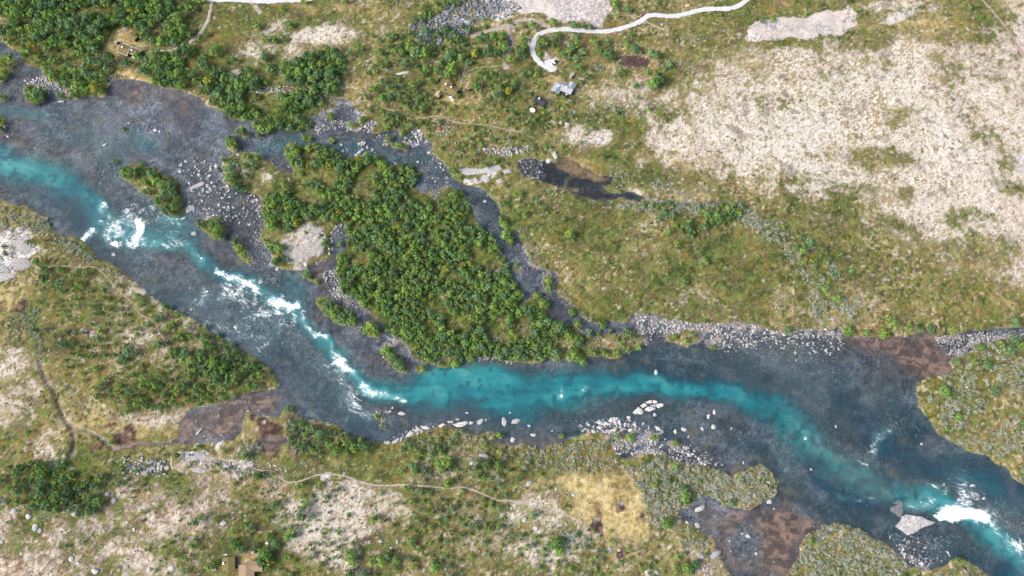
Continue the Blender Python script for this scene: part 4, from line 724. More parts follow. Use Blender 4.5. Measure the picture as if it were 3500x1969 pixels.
'C2': [(540, 385, 35), (400, 310, 30), (660, 510, 38), (730, 450, 28), (790, 490, 40), (890, 480, 38), (840, 470, 30), (330, 350, 25), (300, 200, 35), (1290, 520, 32), (1375, 530, 38), (1560, 395, 28), (1480, 590, 50), (1450, 650, 40), (1430, 600, 35), (1510, 640, 30), (1235, 630, 42), (1260, 670, 25), (1320, 660, 30), (1145, 660, 28), (1330, 730, 20), (1190, 790, 30), (1310, 815, 35), (1360, 830, 25), (1490, 760, 38), (1520, 740, 30), (1600, 810, 28), (1710, 590, 28), (1710, 640, 25), (1780, 620, 32), (1880, 620, 38), (1815, 720, 25), (1880, 770, 25), (1935, 840, 22), (1960, 650, 20), (1830, 800, 20), (540, 755, 25), (630, 810, 15), (420, 760, 30), (370, 780, 22), (180, 680, 18), (75, 690, 32), (400, 850, 18), (440, 900, 35), (400, 990, 40), (420, 930, 30), (200, 910, 35), (110, 960, 28), (150, 1015, 25), (190, 930, 25), (155, 1150, 28), (260, 1090, 30), (330, 1100, 35), (300, 1150, 40), (350, 1140, 25), (210, 1210, 38), (20, 1080, 25), (40, 1100, 20), (130, 1290, 50), (100, 1330, 45), (160, 1330, 35), (140, 1380, 30), (290, 1310, 30), (1000, 830, 22), (1230, 890, 32), (1090, 910, 18), (940, 1030, 32), (1090, 1070, 22), (1020, 1030, 20), (960, 1010, 25), (750, 990, 20), (1340, 970, 25), (1380, 970, 22), (1440, 960, 25), (1530, 940, 30), (1630, 920, 30), (1815, 930, 22), (1580, 1025, 20), (1430, 1040, 30), (1480, 1020, 22), (1370, 1080, 28), (1480, 1080, 15), (1520, 1120, 25), (1590, 1140, 30), (1660, 1080, 20), (1710, 1060, 30), (1720, 1090, 25), (1220, 1180, 32), (1230, 1220, 25), (1150, 1210, 18), (1280, 1250, 22), (1060, 1260, 18), (780, 1290, 45), (750, 1260, 30), (790, 1340, 35), (820, 1310, 25), (1000, 1330, 50), (960, 1320, 30), (1040, 1310, 35), (1110, 1330, 35), (1100, 1390, 35), (920, 1350, 25), (1240, 1380, 28), (1210, 1320, 22), (1400, 1390, 40), (1390, 1350, 25), (1505, 1370, 22), (530, 1210, 18), (770, 1430, 40), (870, 1440, 35), (960, 250, 25), (1000, 330, 22)],
'C3': [(1410, 850, 50), (1390, 800, 35), (1430, 890, 30), (1180, 760, 30), (1190, 690, 20), (1340, 620, 32), (1290, 740, 18), (1510, 740, 18), (1830, 720, 22), (1760, 900, 28), (1690, 900, 20), (1290, 840, 15), (1270, 1060, 40), (1300, 1030, 25), (1250, 1050, 20), (160, 720, 28), (325, 690, 18), (95, 650, 15), (110, 540, 15), (450, 1200, 55), (400, 1220, 40), (500, 1190, 40), (470, 1260, 40), (350, 1250, 30), (270, 990, 32), (220, 1230, 25), (540, 1120, 15), (670, 1170, 22), (880, 1200, 25), (980, 1240, 25), (930, 1350, 28), (450, 1350, 25), (740, 1310, 20), (850, 1110, 15), (1410, 1280, 22), (1350, 1310, 30), (1490, 1360, 35), (1420, 1390, 40), (1340, 1400, 35), (1450, 1410, 35), (1560, 1290, 15), (80, 930, 12), (10, 600, 25), (850, 1180, 18), (20, 390, 28), (480, 400, 24), (900, 400, 28), (1000, 410, 35), (1180, 410, 30), (1340, 450, 25)],
'C4': [(1370, 60, 45), (1390, 90, 30), (1750, 60, 35), (1480, 260, 32), (1400, 340, 22), (1500, 370, 22), (370, 1190, 28), (740, 1100, 18), (1480, 1330, 28), (1960, 320, 28)]}
for k in TR:
    for (x, y, r) in TR[k]:
        (u, v), = px(k, [(x, y)]); rm = r * 900 / 1976 * MPP(u, v) * 1.08
        X, Y, z = place(u, v, rm * .75)
        yel = (k, x, y) in {('A3', 1100, 970), ('C3', 1190, 690), ('A1', 720, 670)}
        add_tree(X, Y, rm * random.uniform(.95, 1.1), (.34, .35, .06) if yel else pick_green(.05, .05 if k in ('C1', 'B1') else 0))
def fill(k, poly, n, rmin, rmax, sep, yellow=.07, land=.4, dark=0.0, gap=.40):
    P = ground_poly(px(k, poly), 2.0); lo, hi = P.min(0), P.max(0); got = 0
    pts = [(t[0], t[1], t[3]) for t in TREES]; arr = np.array(pts) if pts else np.zeros((0, 3))
    for _ in range(14):
        x = RNG.uniform(lo[0], hi[0], n); y = RNG.uniform(lo[1], hi[1], n); ok = inside(P, x, y) & (samp(sd_wet, XS, YS, x, y) > land) & (fbm(x, y, 13, 460, 3) > gap + .10 * RNG.random(n)); x, y = x[ok], y[ok]
        for X, Y in zip(x, y):
            r = rmin * .8 + (rmax * 1.12 - rmin * .8) * random.random() ** 1.35
            if len(arr) and (np.hypot(arr[:, 0] - X, arr[:, 1] - Y) < sep * (.5 * r + .5 * arr[:, 2])).any(): continue
            if not clear(X, Y, r): continue
            arr = np.vstack([arr, (X, Y, r)]); add_tree(float(X), float(Y), r, pick_green(yellow, dark)); got += 1
            if got >= n: return
fill('A1', [(-60, -60), (1500, -60), (1560, 60), (1560, 200), (1450, 260), (1330, 330), (1180, 370), (1090, 330), (1060, 230), (920, 190), (820, 200), (800, 300), (700, 400), (560, 380), (330, 330), (160, 210), (-60, 200)], 420, 2.2, 3.9, .95, .05)
fill('A1', [(-60, 200), (160, 210), (330, 330), (500, 400), (700, 400), (840, 420), (850, 540), (740, 600), (560, 560), (430, 560), (300, 480), (180, 420), (0, 300)], 70, 1.6, 3.0, 1.2, .08)
fill('A1', [(320, 520), (560, 560), (800, 560), (800, 700), (640, 730), (540, 740), (450, 640), (330, 580)], 60, 1.4, 2.8, 1.1, .15)
fill('A1', [(1080, 480), (1130, 390), (1290, 380), (1450, 370), (1560, 520), (1700, 520), (1976, 560), (1976, 680), (1500, 730), (1360, 670), (1200, 630), (1080, 600)], 130, 2.2, 3.8, .95, .07)
fill('A2', [(0, 560), (130, 520), (300, 500), (420, 440), (560, 360), (700, 380), (870, 480), (860, 540), (700, 600), (680, 680), (620, 740), (480, 700), (400, 650), (260, 640), (130, 660), (0, 670)], 110, 2.3, 3.9, .92, .07)
fill('A2', [(-110, 720), (100, 730), (480, 700), (600, 760), (640, 780), (560, 840), (450, 880), (510, 930), (490, 975), (340, 985), (250, 960), (170, 990), (60, 960), (-110, 880)], 150, 1.8, 3.4, .95, .07, .2)
fill('A1', [(1510, 690), (1760, 700), (1900, 760), (1976, 880), (1760, 890), (1560, 780)], 50, 2, 3.4, .95, .07, .2)
fill('A2', [(880, 250), (1500, 230), (1900, 300), (1976, 420), (1976, 660), (1700, 700), (1400, 620), (1350, 860), (1100, 900), (880, 860), (860, 600), (1000, 420)], 150, 1.1, 2.6, 1.35, .06)
fill('A2', [(1200, 20), (1500, 10), (1760, -30), (1700, 30), (1500, 60), (1260, 200)], 25, 1.4, 2.6, 1.1)
fill('A2', [(1400, 700), (1976, 720), (1976, 1200), (1500, 1250), (1400, 1050)], 70, .8, 1.9, 1.6, .1)
fill('A2', [(1000, 830), (1400, 900), (1360, 1050), (1000, 980)], 40, .9, 2.0, 1.4, .1, .2)
fill('B2', [(90, 60), (500, -60), (700, 60), (740, 230), (640, 260), (480, 200), (330, 280), (260, 380), (270, 560), (170, 470), (80, 320)], 150, 1.5, 2.9, .9, .12, .1)
fill('A2', [(270, 1100), (480, 1090), (640, 1130), (720, 1210), (900, 1160), (1030, 1210), (1000, 1449), (500, 1449), (240, 1400), (330, 1300)], 200, 1.6, 3.0, .92, .13, .1)
fill('A2', [(-190, 1200), (100, 1160), (230, 1300), (100, 1420), (-160, 1400)], 40, 1.3, 2.6, 1.25, .18, .1)
fill('A2', [(1030, 1240), (1200, 1230), (1300, 1300), (1230, 1400), (1300, 1449), (1000, 1449)], 45, 1.6, 2.8, 1.0, .1, .0)
fill('B2', [(720, 250), (1000, 220), (1180, 250), (1200, 60), (1440, 10), (1600, 20), (1700, 200), (1840, 350), (1930, 530), (1976, 650), (1976, 1000), (1700, 1000), (1500, 950), (1480, 760), (1250, 900), (900, 900), (800, 800), (710, 780), (660, 560), (740, 430)], 820, 1.4, 2.6, .80, .10, -.5, 0, .31)
fill('B2', [(900, 900), (1250, 880), (1480, 960), (1976, 1000), (1976, 1280), (1700, 1240), (1560, 1330), (1300, 1280), (1220, 1160), (1040, 1060)], 280, 1.4, 2.6, .88, .10, -.6, 0, .34)
fill('B2', [(480, -80), (1250, -40), (1200, 80), (1180, 250), (1000, 220), (720, 260), (700, 60)], 130, 1.5, 2.8, .95, .12, .1)
fill('B3', [(0, 560), (90, 650), (190, 780), (150, 860), (0, 900)], 60, 1.6, 2.8, .9, .1, -.6)
fill('B3', [(0, 900), (150, 870), (320, 900), (380, 1000), (640, 1090), (620, 1280), (380, 1270), (160, 1290), (0, 1270)], 120, 1.5, 2.7, .95, .1, -.6)
fill('B3', [(1080, 80), (1850, 120), (1830, 230), (1500, 330), (1380, 300), (1150, 200)], 75, .9, 2.3, 1.0, .08)
fill('B4', [(120, 260), (420, 380), (620, 650), (520, 860), (400, 760), (260, 450)], 40, .7, 1.8, 1.3, .1)
fill('B1', [(380, 600), (700, 680), (1100, 1000), (1500, 1100), (1976, 1300), (1976, 1449), (500, 1449), (420, 1100)], 110, .9, 2.0, 1.6, .05)
fill('B1', [(1350, 1080), (1700, 1180), (1976, 1330), (1976, 1449), (1500, 1449), (1300, 1250)], 90, 1.4, 2.8, 1.05, .04)
fill('C1', [(1200, 0), (1976, 0), (1700, 110), (1500, 170), (1300, 200), (1000, 200), (700, 120), (700, 0)], 70, 1.2, 2.5, 1.3, .05)
fill('C1', [(0, 640), (300, 580), (480, 600), (560, 700), (780, 700), (760, 960), (640, 1000), (400, 960), (250, 950), (0, 880)], 90, 1.2, 2.6, 1.15, .04, .4, .1)
fill('C1', [(900, 560), (1400, 480), (1976, 600), (1976, 1449), (1150, 1449), (900, 900)], 80, .7, 1.6, 2.0, .06)
fill('C2', [(0, 780), (500, 760), (1000, 820), (1976, 880), (1976, 1449), (0, 1449)], 170, .8, 1.9, 1.9, .06)
fill('C2', [(230, 280), (560, 300), (740, 380), (950, 450), (900, 540), (600, 540), (300, 480)], 45, 1.2, 2.4, 1.2, .12)
fill('C2', [(1150, 450), (1450, 330), (1900, 400), (1976, 700), (1500, 720), (1150, 700)], 50, .9, 2.0, 1.5, .1)
fill('C3', [(0, 1050), (700, 1100), (1100, 1250), (1300, 1449), (0, 1449)], 70, .8, 1.9, 1.7, .08)
fill('A3', [(0, 500), (400, 540), (760, 520), (1000, 900), (500, 1150), (0, 1150)], 90, .7, 1.6, 2.0, .1)

# ------------------------------------------------------------------ trees as things (the 300 that show largest) and the rest of the wood
def region(x, y):
    t = CAM_H - 1.0                       # back to survey coordinates, only to say where a thing stands
    yc = y * CA - t * SA; zc = y * SA + t * CA; u = 1750 + FPX * x / zc; v = 984.5 - FPX * yc / zc
    return u * 2576 / 3500, v * 2576 / 3500
bigw, woodw = ground_poly(BIG), None
isl_w = [ground_poly(p) for p in ISLETS]
REG = [("in the dense top-left wood around the clearing", lambda a, b: a < 545 and b < 150),
       ("in the strip of trees above the wide upper river", lambda a, b: a < 545 and b < 300),
       ("in the belt of birches above the gravel tongue", lambda a, b: a < 800 and b < 245),
       ("on the wooded tongue above the side channel", lambda a, b: a < 850 and b < 350),
       ("on the open slope below the pale road at top", lambda a, b: a < 1080 and b < 150),
       ("around the boulder field and the sod hamlet", lambda a, b: a < 1320 and b < 360),
       ("around the grey house and the hairpin road", lambda a, b: a < 1500 and b < 330),
       ("near the brown pond right of the grey house", lambda a, b: a < 1850 and b < 330),
       ("on the meadow between side channel and pale heath", lambda a, b: a > 1240 and b < 760 and a < 2150),
       ("on the green edge of the pale right-hand plateau", lambda a, b: a >= 2100 and b < 800),
       ("along the right bank above the wide gravel shallows", lambda a, b: a > 1600 and b < 905),
       ("on the grey-green willow land at the right edge", lambda a, b: a > 2250),
       ("on the wedge of land left of the rapids", lambda a, b: a < 720 and b < 1000),
       ("in the damp thicket at the lower left", lambda a, b: a < 420),
       ("on the rocky slope around the lower cabins", lambda a, b: a < 830),
       ("on the lower bank under the turquoise pool", lambda a, b: a < 1400 and b < 1200),
       ("on the pale lichen slope at bottom centre", lambda a, b: a < 1480),
       ("on the shore strip above the golden bog", lambda a, b: a < 1640 and b < 1200), ("on the willow knoll at the bottom edge, lower right", lambda a, b: a > 1960 and b > 1290), ("in the grass around and below the golden bog", lambda a, b: a < 1650),
       ("on the willow spit right of the golden bog", lambda a, b: b < 1290), ("in the scrub left of the brown backwater", lambda a, b: True)]
def where(x, y):
    if inside(bigw, np.array([x]), np.array([y]))[0]:
        return "in the dense wood of the big river island"
    for p in isl_w:
        if inside(p, np.array([x]), np.array([y]))[0]: return "on a small islet in the river shallows"
    a, b = region(x, y)
    for n, f in REG:
        if f(a, b): return n
def place_words(pts):
    """for each spot: its region, and which part of that region it stands in"""
    ws = [where(x, y) for x, y in pts]; uv = np.array([region(x, y) for x, y in pts]); out = list(ws)
    for w in set(ws):
        ix = [i for i, q in enumerate(ws) if q == w]
        if len(ix) < 4: continue
        a, b = uv[ix, 0], uv[ix, 1]; a1, a2, bm_ = np.quantile(a, .333), np.quantile(a, .667), np.median(b)
        for i in ix: out[i] = w + (", upper " if uv[i, 1] < bm_ else ", lower ") + ("left" if uv[i, 0] < a1 else "middle" if uv[i, 0] < a2 else "right") + " part"
    return out
def in_frame(x, y, m=4):
    a, b = region(x, y); return -m < a < 2576 + m and -m < b < 1449 + m
CR_HI = [crown(500 + i, 230, .145, 6 + i % 3) for i in range(8)]
CR_LO = [crown(600 + i, 62, .245, 4 + i % 4) for i in range(8)]
cm = [tint_mesh("crown", c, mat=M['leaf']) for c in CR_HI]; tm = [tint_mesh("trunk", trunk(i), mat=M['bark']) for i in range(4)]
TREES.sort(key=lambda t: -t[3] / (CAM_H ** 2 + t[0] ** 2 + t[1] ** 2) ** .5)
vis = [t for t in TREES if in_frame(t[0], t[1])]; ind = vis[:300]; ids = set(id(t) for t in ind); rest = [t for t in TREES if id(t) not in ids]
tree_w = place_words([(t[0], t[1]) for t in ind])
def put_tree(i, t):
    x, y, z, r, h, col = t; yel = col[0] > .30
    e = bpy.data.objects.new("birch_tree", None); COL.objects.link(e); e.location = (x, y, z); e.rotation_euler = (0, 0, random.uniform(0, 6.28)); e.scale = (r, r, h)
    w = tree_w[i]; nm_ = ("yellow-green" if yel else "green") + " birch tree " + w
    tag(e, nm_, "tree", ("yellowing" if yel else "green") + " birches " + w)
    c = link("crown", cm[i % 8], None, e); c.color = (*col, 1); link("trunk", tm[i % 4], None, e)
for i, t in enumerate(ind): put_tree(i, t)
def arrs(lst): 
    a = np.array([(t[0], t[1], t[2], t[3], t[4], *t[5]) for t in lst]); return a
a = arrs(rest); o = scatter_mesh("birch_wood", CR_LO, a[:, :3], a[:, 3], RNG.uniform(0, 6.28, len(a)), a[:, 5:8], M['leaf'], sz=a[:, 4])
tag(o, "mass of smaller green birches and saplings over the banks and the island", "woodland", kind="stuff")

# ------------------------------------------------------------------ grey willow shrubs and round dwarf shrubs
def lobes_low(rng, k): return [(math.cos(q) * d, math.sin(q) * d, .32, rng.uniform(.26, .42)) for q, d in [(rng.uniform(0, 6.28), rng.uniform(0, .7) ) for _ in range(k)]]
def bush(seed, n, leaf, k, flat): rng = np.random.default_rng(seed); l_ = lobes_low(rng, k); return join(leaf_cloud(rng, n, l_, leaf, flat, .5), core_ball(l_[:1], .8, 5, flat))
WIL = [bush(700 + i, 34, .185, 6, .9) for i in range(6)]; WIL_HI = [bush(720 + i, 130, .11, 9, .9) for i in range(6)]
DWF = [bush(740 + i, 19, .25, 4, .6) for i in range(6)]; DWF_HI = [bush(760 + i, 110, .12, 7, .6) for i in range(6)]
def spots(k, poly, n, rmin, rmax, land=.3, clus=0.0, seed=0):
    P = ground_poly(px(k, poly), 1.0); lo, hi = P.min(0), P.max(0); out = []
    for _ in range(30):
        x = RNG.uniform(lo[0], hi[0], n); y = RNG.uniform(lo[1], hi[1], n)
        ok = inside(P, x, y) & (samp(sd_wet, XS, YS, x, y) > land)
        if clus: ok &= fbm(x, y, 11, 400 + seed, 3) > clus
        for X, Y in zip(x[ok], y[ok]):
            r = rmin + (rmax - rmin) * random.random() ** 1.6
            if clear(X, Y, r): out.append((float(X), float(Y), zat(X, Y) - .05, r))
            if len(out) >= n: return out
    return out
W_ = []
for q in (('C3', [(960, 640), (1240, 560), (1400, 600), (1700, 680), (1976, 640), (1976, 930), (1760, 940), (1550, 840), (1450, 900), (1360, 1010), (1300, 1100), (1150, 1100), (1080, 850), (1000, 720)], 620, .8, 1.9), ('C4', [(0, 610), (125, 720), (130, 830), (40, 880), (0, 880)], 60, .7, 1.6),
          ('C3', [(100, 480), (500, 450), (860, 420), (960, 640), (700, 690), (430, 660), (200, 640)], 260, .6, 1.5), ('C3', [(1350, 1050), (1560, 1130), (1640, 1200), (1520, 1260), (1380, 1230)], 60, .6, 1.4),
          ('C4', [(560, 1050), (780, 1110), (990, 1250), (1110, 1370), (1000, 1500), (200, 1500), (310, 1200), (450, 1090)], 620, .7, 1.7), ('C4', [(1160, 40), (1260, 290), (1440, 450), (1700, 560), (1900, 720), (2050, 800), (2050, -60), (1160, -60)], 420, .7, 1.8, .3, .48),
          ('B4', [(1430, 1280), (1600, 1180), (1976, 1100), (1976, 1449), (1220, 1430)], 160, .8, 1.9, .3, .4), ('C4', [(1380, 1400), (1500, 1320), (1680, 1430), (1740, 1500), (1300, 1500)], 50, .6, 1.4),
          ('B4', [(0, 200), (120, 200), (420, 460), (760, 550), (1020, 680), (760, 780), (700, 980), (420, 1000), (360, 860), (280, 620), (150, 420), (0, 330)], 420, .6, 1.7, .3, .46), ('B3', [(800, 60), (1100, 80), (1400, 100), (1850, 100), (1976, 220), (1976, 330), (1700, 170), (1200, 180), (840, 120)], 240, .7, 1.8, .2, .42),
          ('B3', [(1060, 60), (1400, 60), (1850, 100), (1900, 200), (1500, 220), (1150, 200)], 150, .7, 1.7, .2), ('B3', [(140, 270), (260, 330), (330, 540), (250, 500), (170, 350)], 45, .5, 1.2), ('B3', [(400, 650), (580, 860), (720, 960), (680, 1000), (520, 820)], 50, .5, 1.3),
          ('B1', [(0, 120), (120, 150), (340, 210), (400, 330), (300, 330), (160, 300), (0, 300)], 150, .6, 1.6), ('B1', [(420, 330), (600, 420), (760, 540), (640, 560), (480, 460), (400, 380)], 110, .6, 1.5), ('B1', [(760, 560), (920, 640), (1110, 800), (1000, 700), (820, 620)], 40, .5, 1.2),
          ('B1', [(60, 960), (220, 880), (300, 900), (280, 1040), (340, 1120), (300, 1280), (240, 1100), (60, 1040)], 110, .6, 1.5), ('A1', [(300, 560), (560, 600), (860, 560), (960, 570), (840, 620), (660, 600), (420, 600)], 90, .6, 1.5), ('A1', [(1480, 690), (1700, 700), (1900, 760), (1760, 780), (1560, 740)], 40, .6, 1.5),
          ('C1', [(200, 700), (500, 740), (680, 760), (600, 850), (400, 880), (240, 820)], 90, .6, 1.5), ('C1', [(0, 860), (80, 850), (60, 920), (0, 930)], 25, .6, 1.4), ('C2', [(230, 260), (500, 290), (440, 520), (300, 540), (280, 400)], 120, .6, 1.5), ('C2', [(0, 470), (100, 480), (60, 560), (0, 580)], 30, .6, 1.4), ('C1', [(1760, 440), (1950, 440), (1950, 560), (1780, 580)], 40, .6, 1.4),
          ('C2', [(1140, 450), (1300, 400), (1500, 410), (1850, 360), (1850, 520), (1400, 500), (1160, 530)], 80, .6, 1.5), ('A3', [(660, 480), (820, 500), (800, 540), (690, 530)], 40, .6, 1.4), ('A3', [(1120, 400), (1240, 380), (1240, 460), (1440, 460), (1440, 540), (1200, 500)], 45, .5, 1.4), ('A3', [(1400, 250), (1550, 250), (1500, 330), (1420, 320)], 20, .5, 1.2),
          ('B2', [(1220, 1100), (1500, 1090), (1900, 1090), (1900, 1280), (1700, 1280), (1560, 1260), (1450, 1300), (1240, 1300)], 130, .6, 1.5, -.5), ('B2', [(760, 1000), (850, 1000), (840, 1070), (780, 1060)], 26, .6, 1.3, -3), ('A2', [(380, 640), (700, 640), (680, 850), (400, 1000), (300, 900)], 60, .5, 1.3), ('A4', [(640, 40), (900, 90), (1300, 20), (1500, 60), (1300, 150), (900, 170), (760, 240), (600, 260)], 90, .6, 1.6),
          ('A3', [(830, 1240), (1100, 1300), (1420, 1440), (1100, 1440), (900, 1400)], 70, .6, 1.5, .2, .4), ('A2', [(760, 0), (1500, 0), (1500, 60), (700, 60)], 12, .8, 1.6), ('B2', [(600, 80), (1976, 80), (1976, 1000), (800, 800), (650, 500)], 90, .6, 1.3, -1)):
    W_ += [(t[0], t[1], t[2], t[3] * 1.22) for t in spots(*q)]
D_ = []
for q in (('B3', [(200, 120), (800, 120), (1976, 250), (1976, 1000), (700, 980), (480, 800), (300, 500)], 900, .5, 1.7), ('B4', [(0, 0), (700, 0), (1100, 400), (1976, 750), (1976, 1000), (0, 1030)], 900, .5, 1.9), ('A4', [(0, 700), (900, 750), (1300, 1000), (1976, 1000), (1976, 1449), (0, 1449)], 330, .5, 1.6, .3, .52), ('A4', [(0, 250), (1976, 100), (1976, 1000), (0, 700)], 90, .5, 1.3, .3, .56),
          ('A3', [(1200, 0), (1976, 0), (1976, 300), (1400, 500), (1300, 900), (1000, 1150), (900, 1300), (1976, 1449), (1976, 900), (1200, 1000)], 420, .5, 1.5), ('A3', [(300, 560), (1200, 540), (1300, 900), (700, 1150), (300, 1100)], 200, .4, 1.1), ('A2', [(0, 40), (1000, 40), (1000, 350), (0, 500)], 220, .5, 1.5), ('C4', [(560, 1050), (780, 1110), (990, 1250), (1110, 1370), (1000, 1500), (200, 1500), (310, 1200), (450, 1090)], 220, .5, 1.5),
          ('C4', [(1160, 40), (1260, 290), (1440, 450), (1700, 560), (1900, 720), (2050, 800), (2050, -60), (1160, -60)], 420, .6, 1.8), ('B4', [(1430, 1280), (1600, 1180), (1976, 1100), (1976, 1449), (1220, 1430)], 150, .6, 1.6), ('C3', [(1000, 640), (1976, 640), (1976, 930), (1550, 840), (1360, 1010), (1150, 1050)], 150, .5, 1.3),
          ('B1', [(0, 120), (380, 240), (760, 540), (1500, 1050), (1976, 1300), (1976, 1449), (0, 1449)], 650, .4, 1.2), ('C1', [(0, 0), (1200, 0), (1300, 250), (700, 330), (900, 560), (0, 560)], 260, .5, 1.6, .3, .45), ('C1', [(0, 560), (1976, 560), (1976, 1449), (0, 1449)], 420, .35, 1.0), ('C2', [(0, 540), (1976, 540), (1976, 1449), (0, 1449)], 520, .4, 1.2), ('C2', [(240, 270), (940, 440), (900, 560), (240, 540)], 120, .5, 1.2), ('C2', [(960, 450), (1480, 320), (1976, 420), (1976, 560), (960, 560)], 120, .5, 1.3),
          ('C3', [(0, 480), (900, 480), (960, 640), (420, 680), (0, 720)], 170, .5, 1.2), ('C3', [(0, 680), (400, 700), (620, 900), (760, 1100), (1200, 1150), (1300, 1449), (0, 1449)], 260, .4, 1.1), ('A2', [(1000, 600), (1976, 600), (1976, 1449), (1600, 1380), (1380, 1060), (1000, 960)], 330, .4, 1.2), ('A1', [(0, 200), (820, 420), (880, 580), (800, 700), (500, 640), (0, 300)], 110, .5, 1.4), ('A1', [(1560, 100), (1976, 100), (1976, 540), (1560, 480)], 120, .5, 1.4)):
    D_ += spots(*q)
def wcol(n):
    b = np.array([(.345, .395, .30), (.40, .44, .345), (.275, .34, .24), (.45, .48, .395)])[RNG.integers(0, 4, n)]; return b * RNG.uniform(.85, 1.15, (n, 1))
def dcol(n):
    b = np.array([(.21, .20, .050), (.26, .235, .058), (.165, .18, .050), (.32, .27, .065), (.13, .16, .055), (.22, .20, .08), (.30, .25, .07)])[RNG.integers(0, 7, n)]; return b * RNG.uniform(.8, 1.2, (n, 1))
def things_and_stuff(lst, name, cat, hi, lo, colf, n_ind, what, hs, stuff_name, stuff_label):
    lst = sorted(lst, key=lambda t: -t[3]); vis_ = [t for t in lst if in_frame(t[0], t[1], -6)]; top = vis_[:n_ind]; idt = set(id(t) for t in top); rest_ = [t for t in lst if id(t) not in idt]
    ms = [tint_mesh("foliage", h_, mat=M['leaf']) for h_ in hi]; cs = colf(len(top)); pw = place_words([(t[0], t[1]) for t in top])
    for i, t in enumerate(top):
        o_ = link(name, ms[i % len(ms)]); o_.location = t[:3]; o_.rotation_euler = (0, 0, random.uniform(0, 6.28)); o_.scale = (t[3], t[3], t[3] * hs * random.uniform(.8, 1.2)); o_.color = (*cs[i], 1)
        w = pw[i]; lab = what + " " + w; tag(o_, lab, cat, cat + "s " + w)
    a_ = np.array(rest_); sc_ = scatter_mesh(stuff_name, lo, a_[:, :3], a_[:, 3], RNG.uniform(0, 6.28, len(a_)), colf(len(a_)), M['leaf'], sz=a_[:, 3] * hs)
    tag(sc_, stuff_label, "ground cover", kind="stuff")
things_and_stuff(W_, "willow_shrub", "willow shrub", WIL_HI, WIL, wcol, 300, "grey-green willow shrub", .95, "willow_thicket", "low grey-green willow scrub spread along the banks and wet hollows")
things_and_stuff(D_, "dwarf_shrub", "dwarf shrub", DWF_HI, DWF, dcol, 300, "round olive dwarf shrub", .75, "dwarf_shrub_cover", "carpet of small olive and ochre dwarf shrubs on the heath")
# small tufts of heather, crowberry and grass that nobody could count
def tuft(seed):
    rng = np.random.default_rng(seed); return leaf_cloud(rng, 11, lobes_low(rng, 2), .34, .55, .7)
n = 15000; tx, ty = RNG.uniform(-345, 345, n), RNG.uniform(-52, 318, n)
ll = samp(L, XS, YS, tx, ty); ok = (samp(sd_wet, XS, YS, tx, ty) > .8) & (samp(SAND, XS, YS, tx, ty) < .2) & (RNG.random(n) < .45 + .55 * sstep(.35, .65, fbm(tx, ty, 16, 470, 3))) & (np.abs(tx) < 262 + (ty + 46) * .22)
ok &= np.array([clear(a_, b_, .3) for a_, b_ in zip(tx, ty)]); tx, ty, ll = tx[ok], ty[ok], ll[ok]; n = len(tx)
tz = samp(Z, XS, YS, tx, ty) - .04; tr_ = RNG.uniform(.28, .75, n) * (1 + .25 * RNG.random(n))
pal = np.array([(.16, .145, .040), (.22, .19, .055), (.15, .095, .060), (.105, .125, .040), (.26, .20, .06), (.085, .11, .035)])[RNG.integers(0, 6, n)] * RNG.uniform(.75, 1.15, (n, 1))
o = scatter_mesh("heath_tufts", [tuft(800 + i) for i in range(6)], np.stack([tx, ty, tz], 1), tr_, RNG.uniform(0, 6.28, n), pal, M['leaf'], sz=tr_ * .8)
tag(o, "tiny olive and brown tufts of heather and grass dotting the open ground", "ground cover", kind="stuff")

# ------------------------------------------------------------------ stones
def rock_tpl(seed, n=13, flat=.6, sharp=.25):
    rng = random.Random(seed); bm = bmesh.new()
    for _ in range(n):
        a, b = rng.uniform(0, 6.283), rng.uniform(-.9, 1.0); c = math.sqrt(1 - b * b); k = rng.uniform(1 - sharp, 1.05)
        bm.verts.new((math.cos(a) * c * k, math.sin(a) * c * k * rng.uniform(.7, 1), b * flat * k))
    r = bmesh.ops.convex_hull(bm, input=bm.verts); bmesh.ops.delete(bm, geom=[e for e in r['geom_interior'] if isinstance(e, bmesh.types.BMVert)], context='VERTS')
    bmesh.ops.triangulate(bm, faces=bm.faces); bm.verts.index_update()
    V = np.array([v.co[:] for v in bm.verts]); F = np.array([[v.index for v in f.verts] for f in bm.faces]); bm.free()
    return V, F, np.ones(len(V))
STN = [rock_tpl(i, 10, .5) for i in range(10)]; STN_HI = [rock_tpl(50 + i, 26, .62, .2) for i in range(10)]
sm = [tint_mesh("stone", t, mat=M['stone']) for t in STN_HI]
STONES = []
PALE, GREYS, SLATE, WETS = (.53, .52, .51), (.38, .38, .39), (.27, .30, .335), (.20, .205, .22)
def stones(k, poly, n, rmin, rmax, col, sub=0.0, wetonly=None, clus=0.0):
    P = ground_poly(px(k, poly), .3); lo, hi = P.min(0), P.max(0); got = 0
    for _ in range(20):
        x = RNG.uniform(lo[0], hi[0], n); y = RNG.uniform(lo[1], hi[1], n); ok = inside(P, x, y); sdv = samp(sd_wet, XS, YS, x, y)
        if wetonly is True: ok &= sdv < .3
        if wetonly is False: ok &= sdv > .8
        if clus: ok &= fbm(x, y, 9, 450, 3) > clus
        for X, Y in zip(x[ok], y[ok]):
            r = rmin + (rmax - rmin) * random.random() ** 3
            if not clear(X, Y, r): continue
            kk = random.uniform(.55, 1.2); z = zat(X, Y)
            if sub and z < 0: z = min(z, -r * .2 * sub)
            STONES.append((float(X), float(Y), z + r * .12, r, tuple(q * kk for q in col))); got += 1
            if got >= n: return
BX = lambda x0, y0, x1, y1: [(x0, y0), (x1, y0), (x1, y1), (x0, y1)]
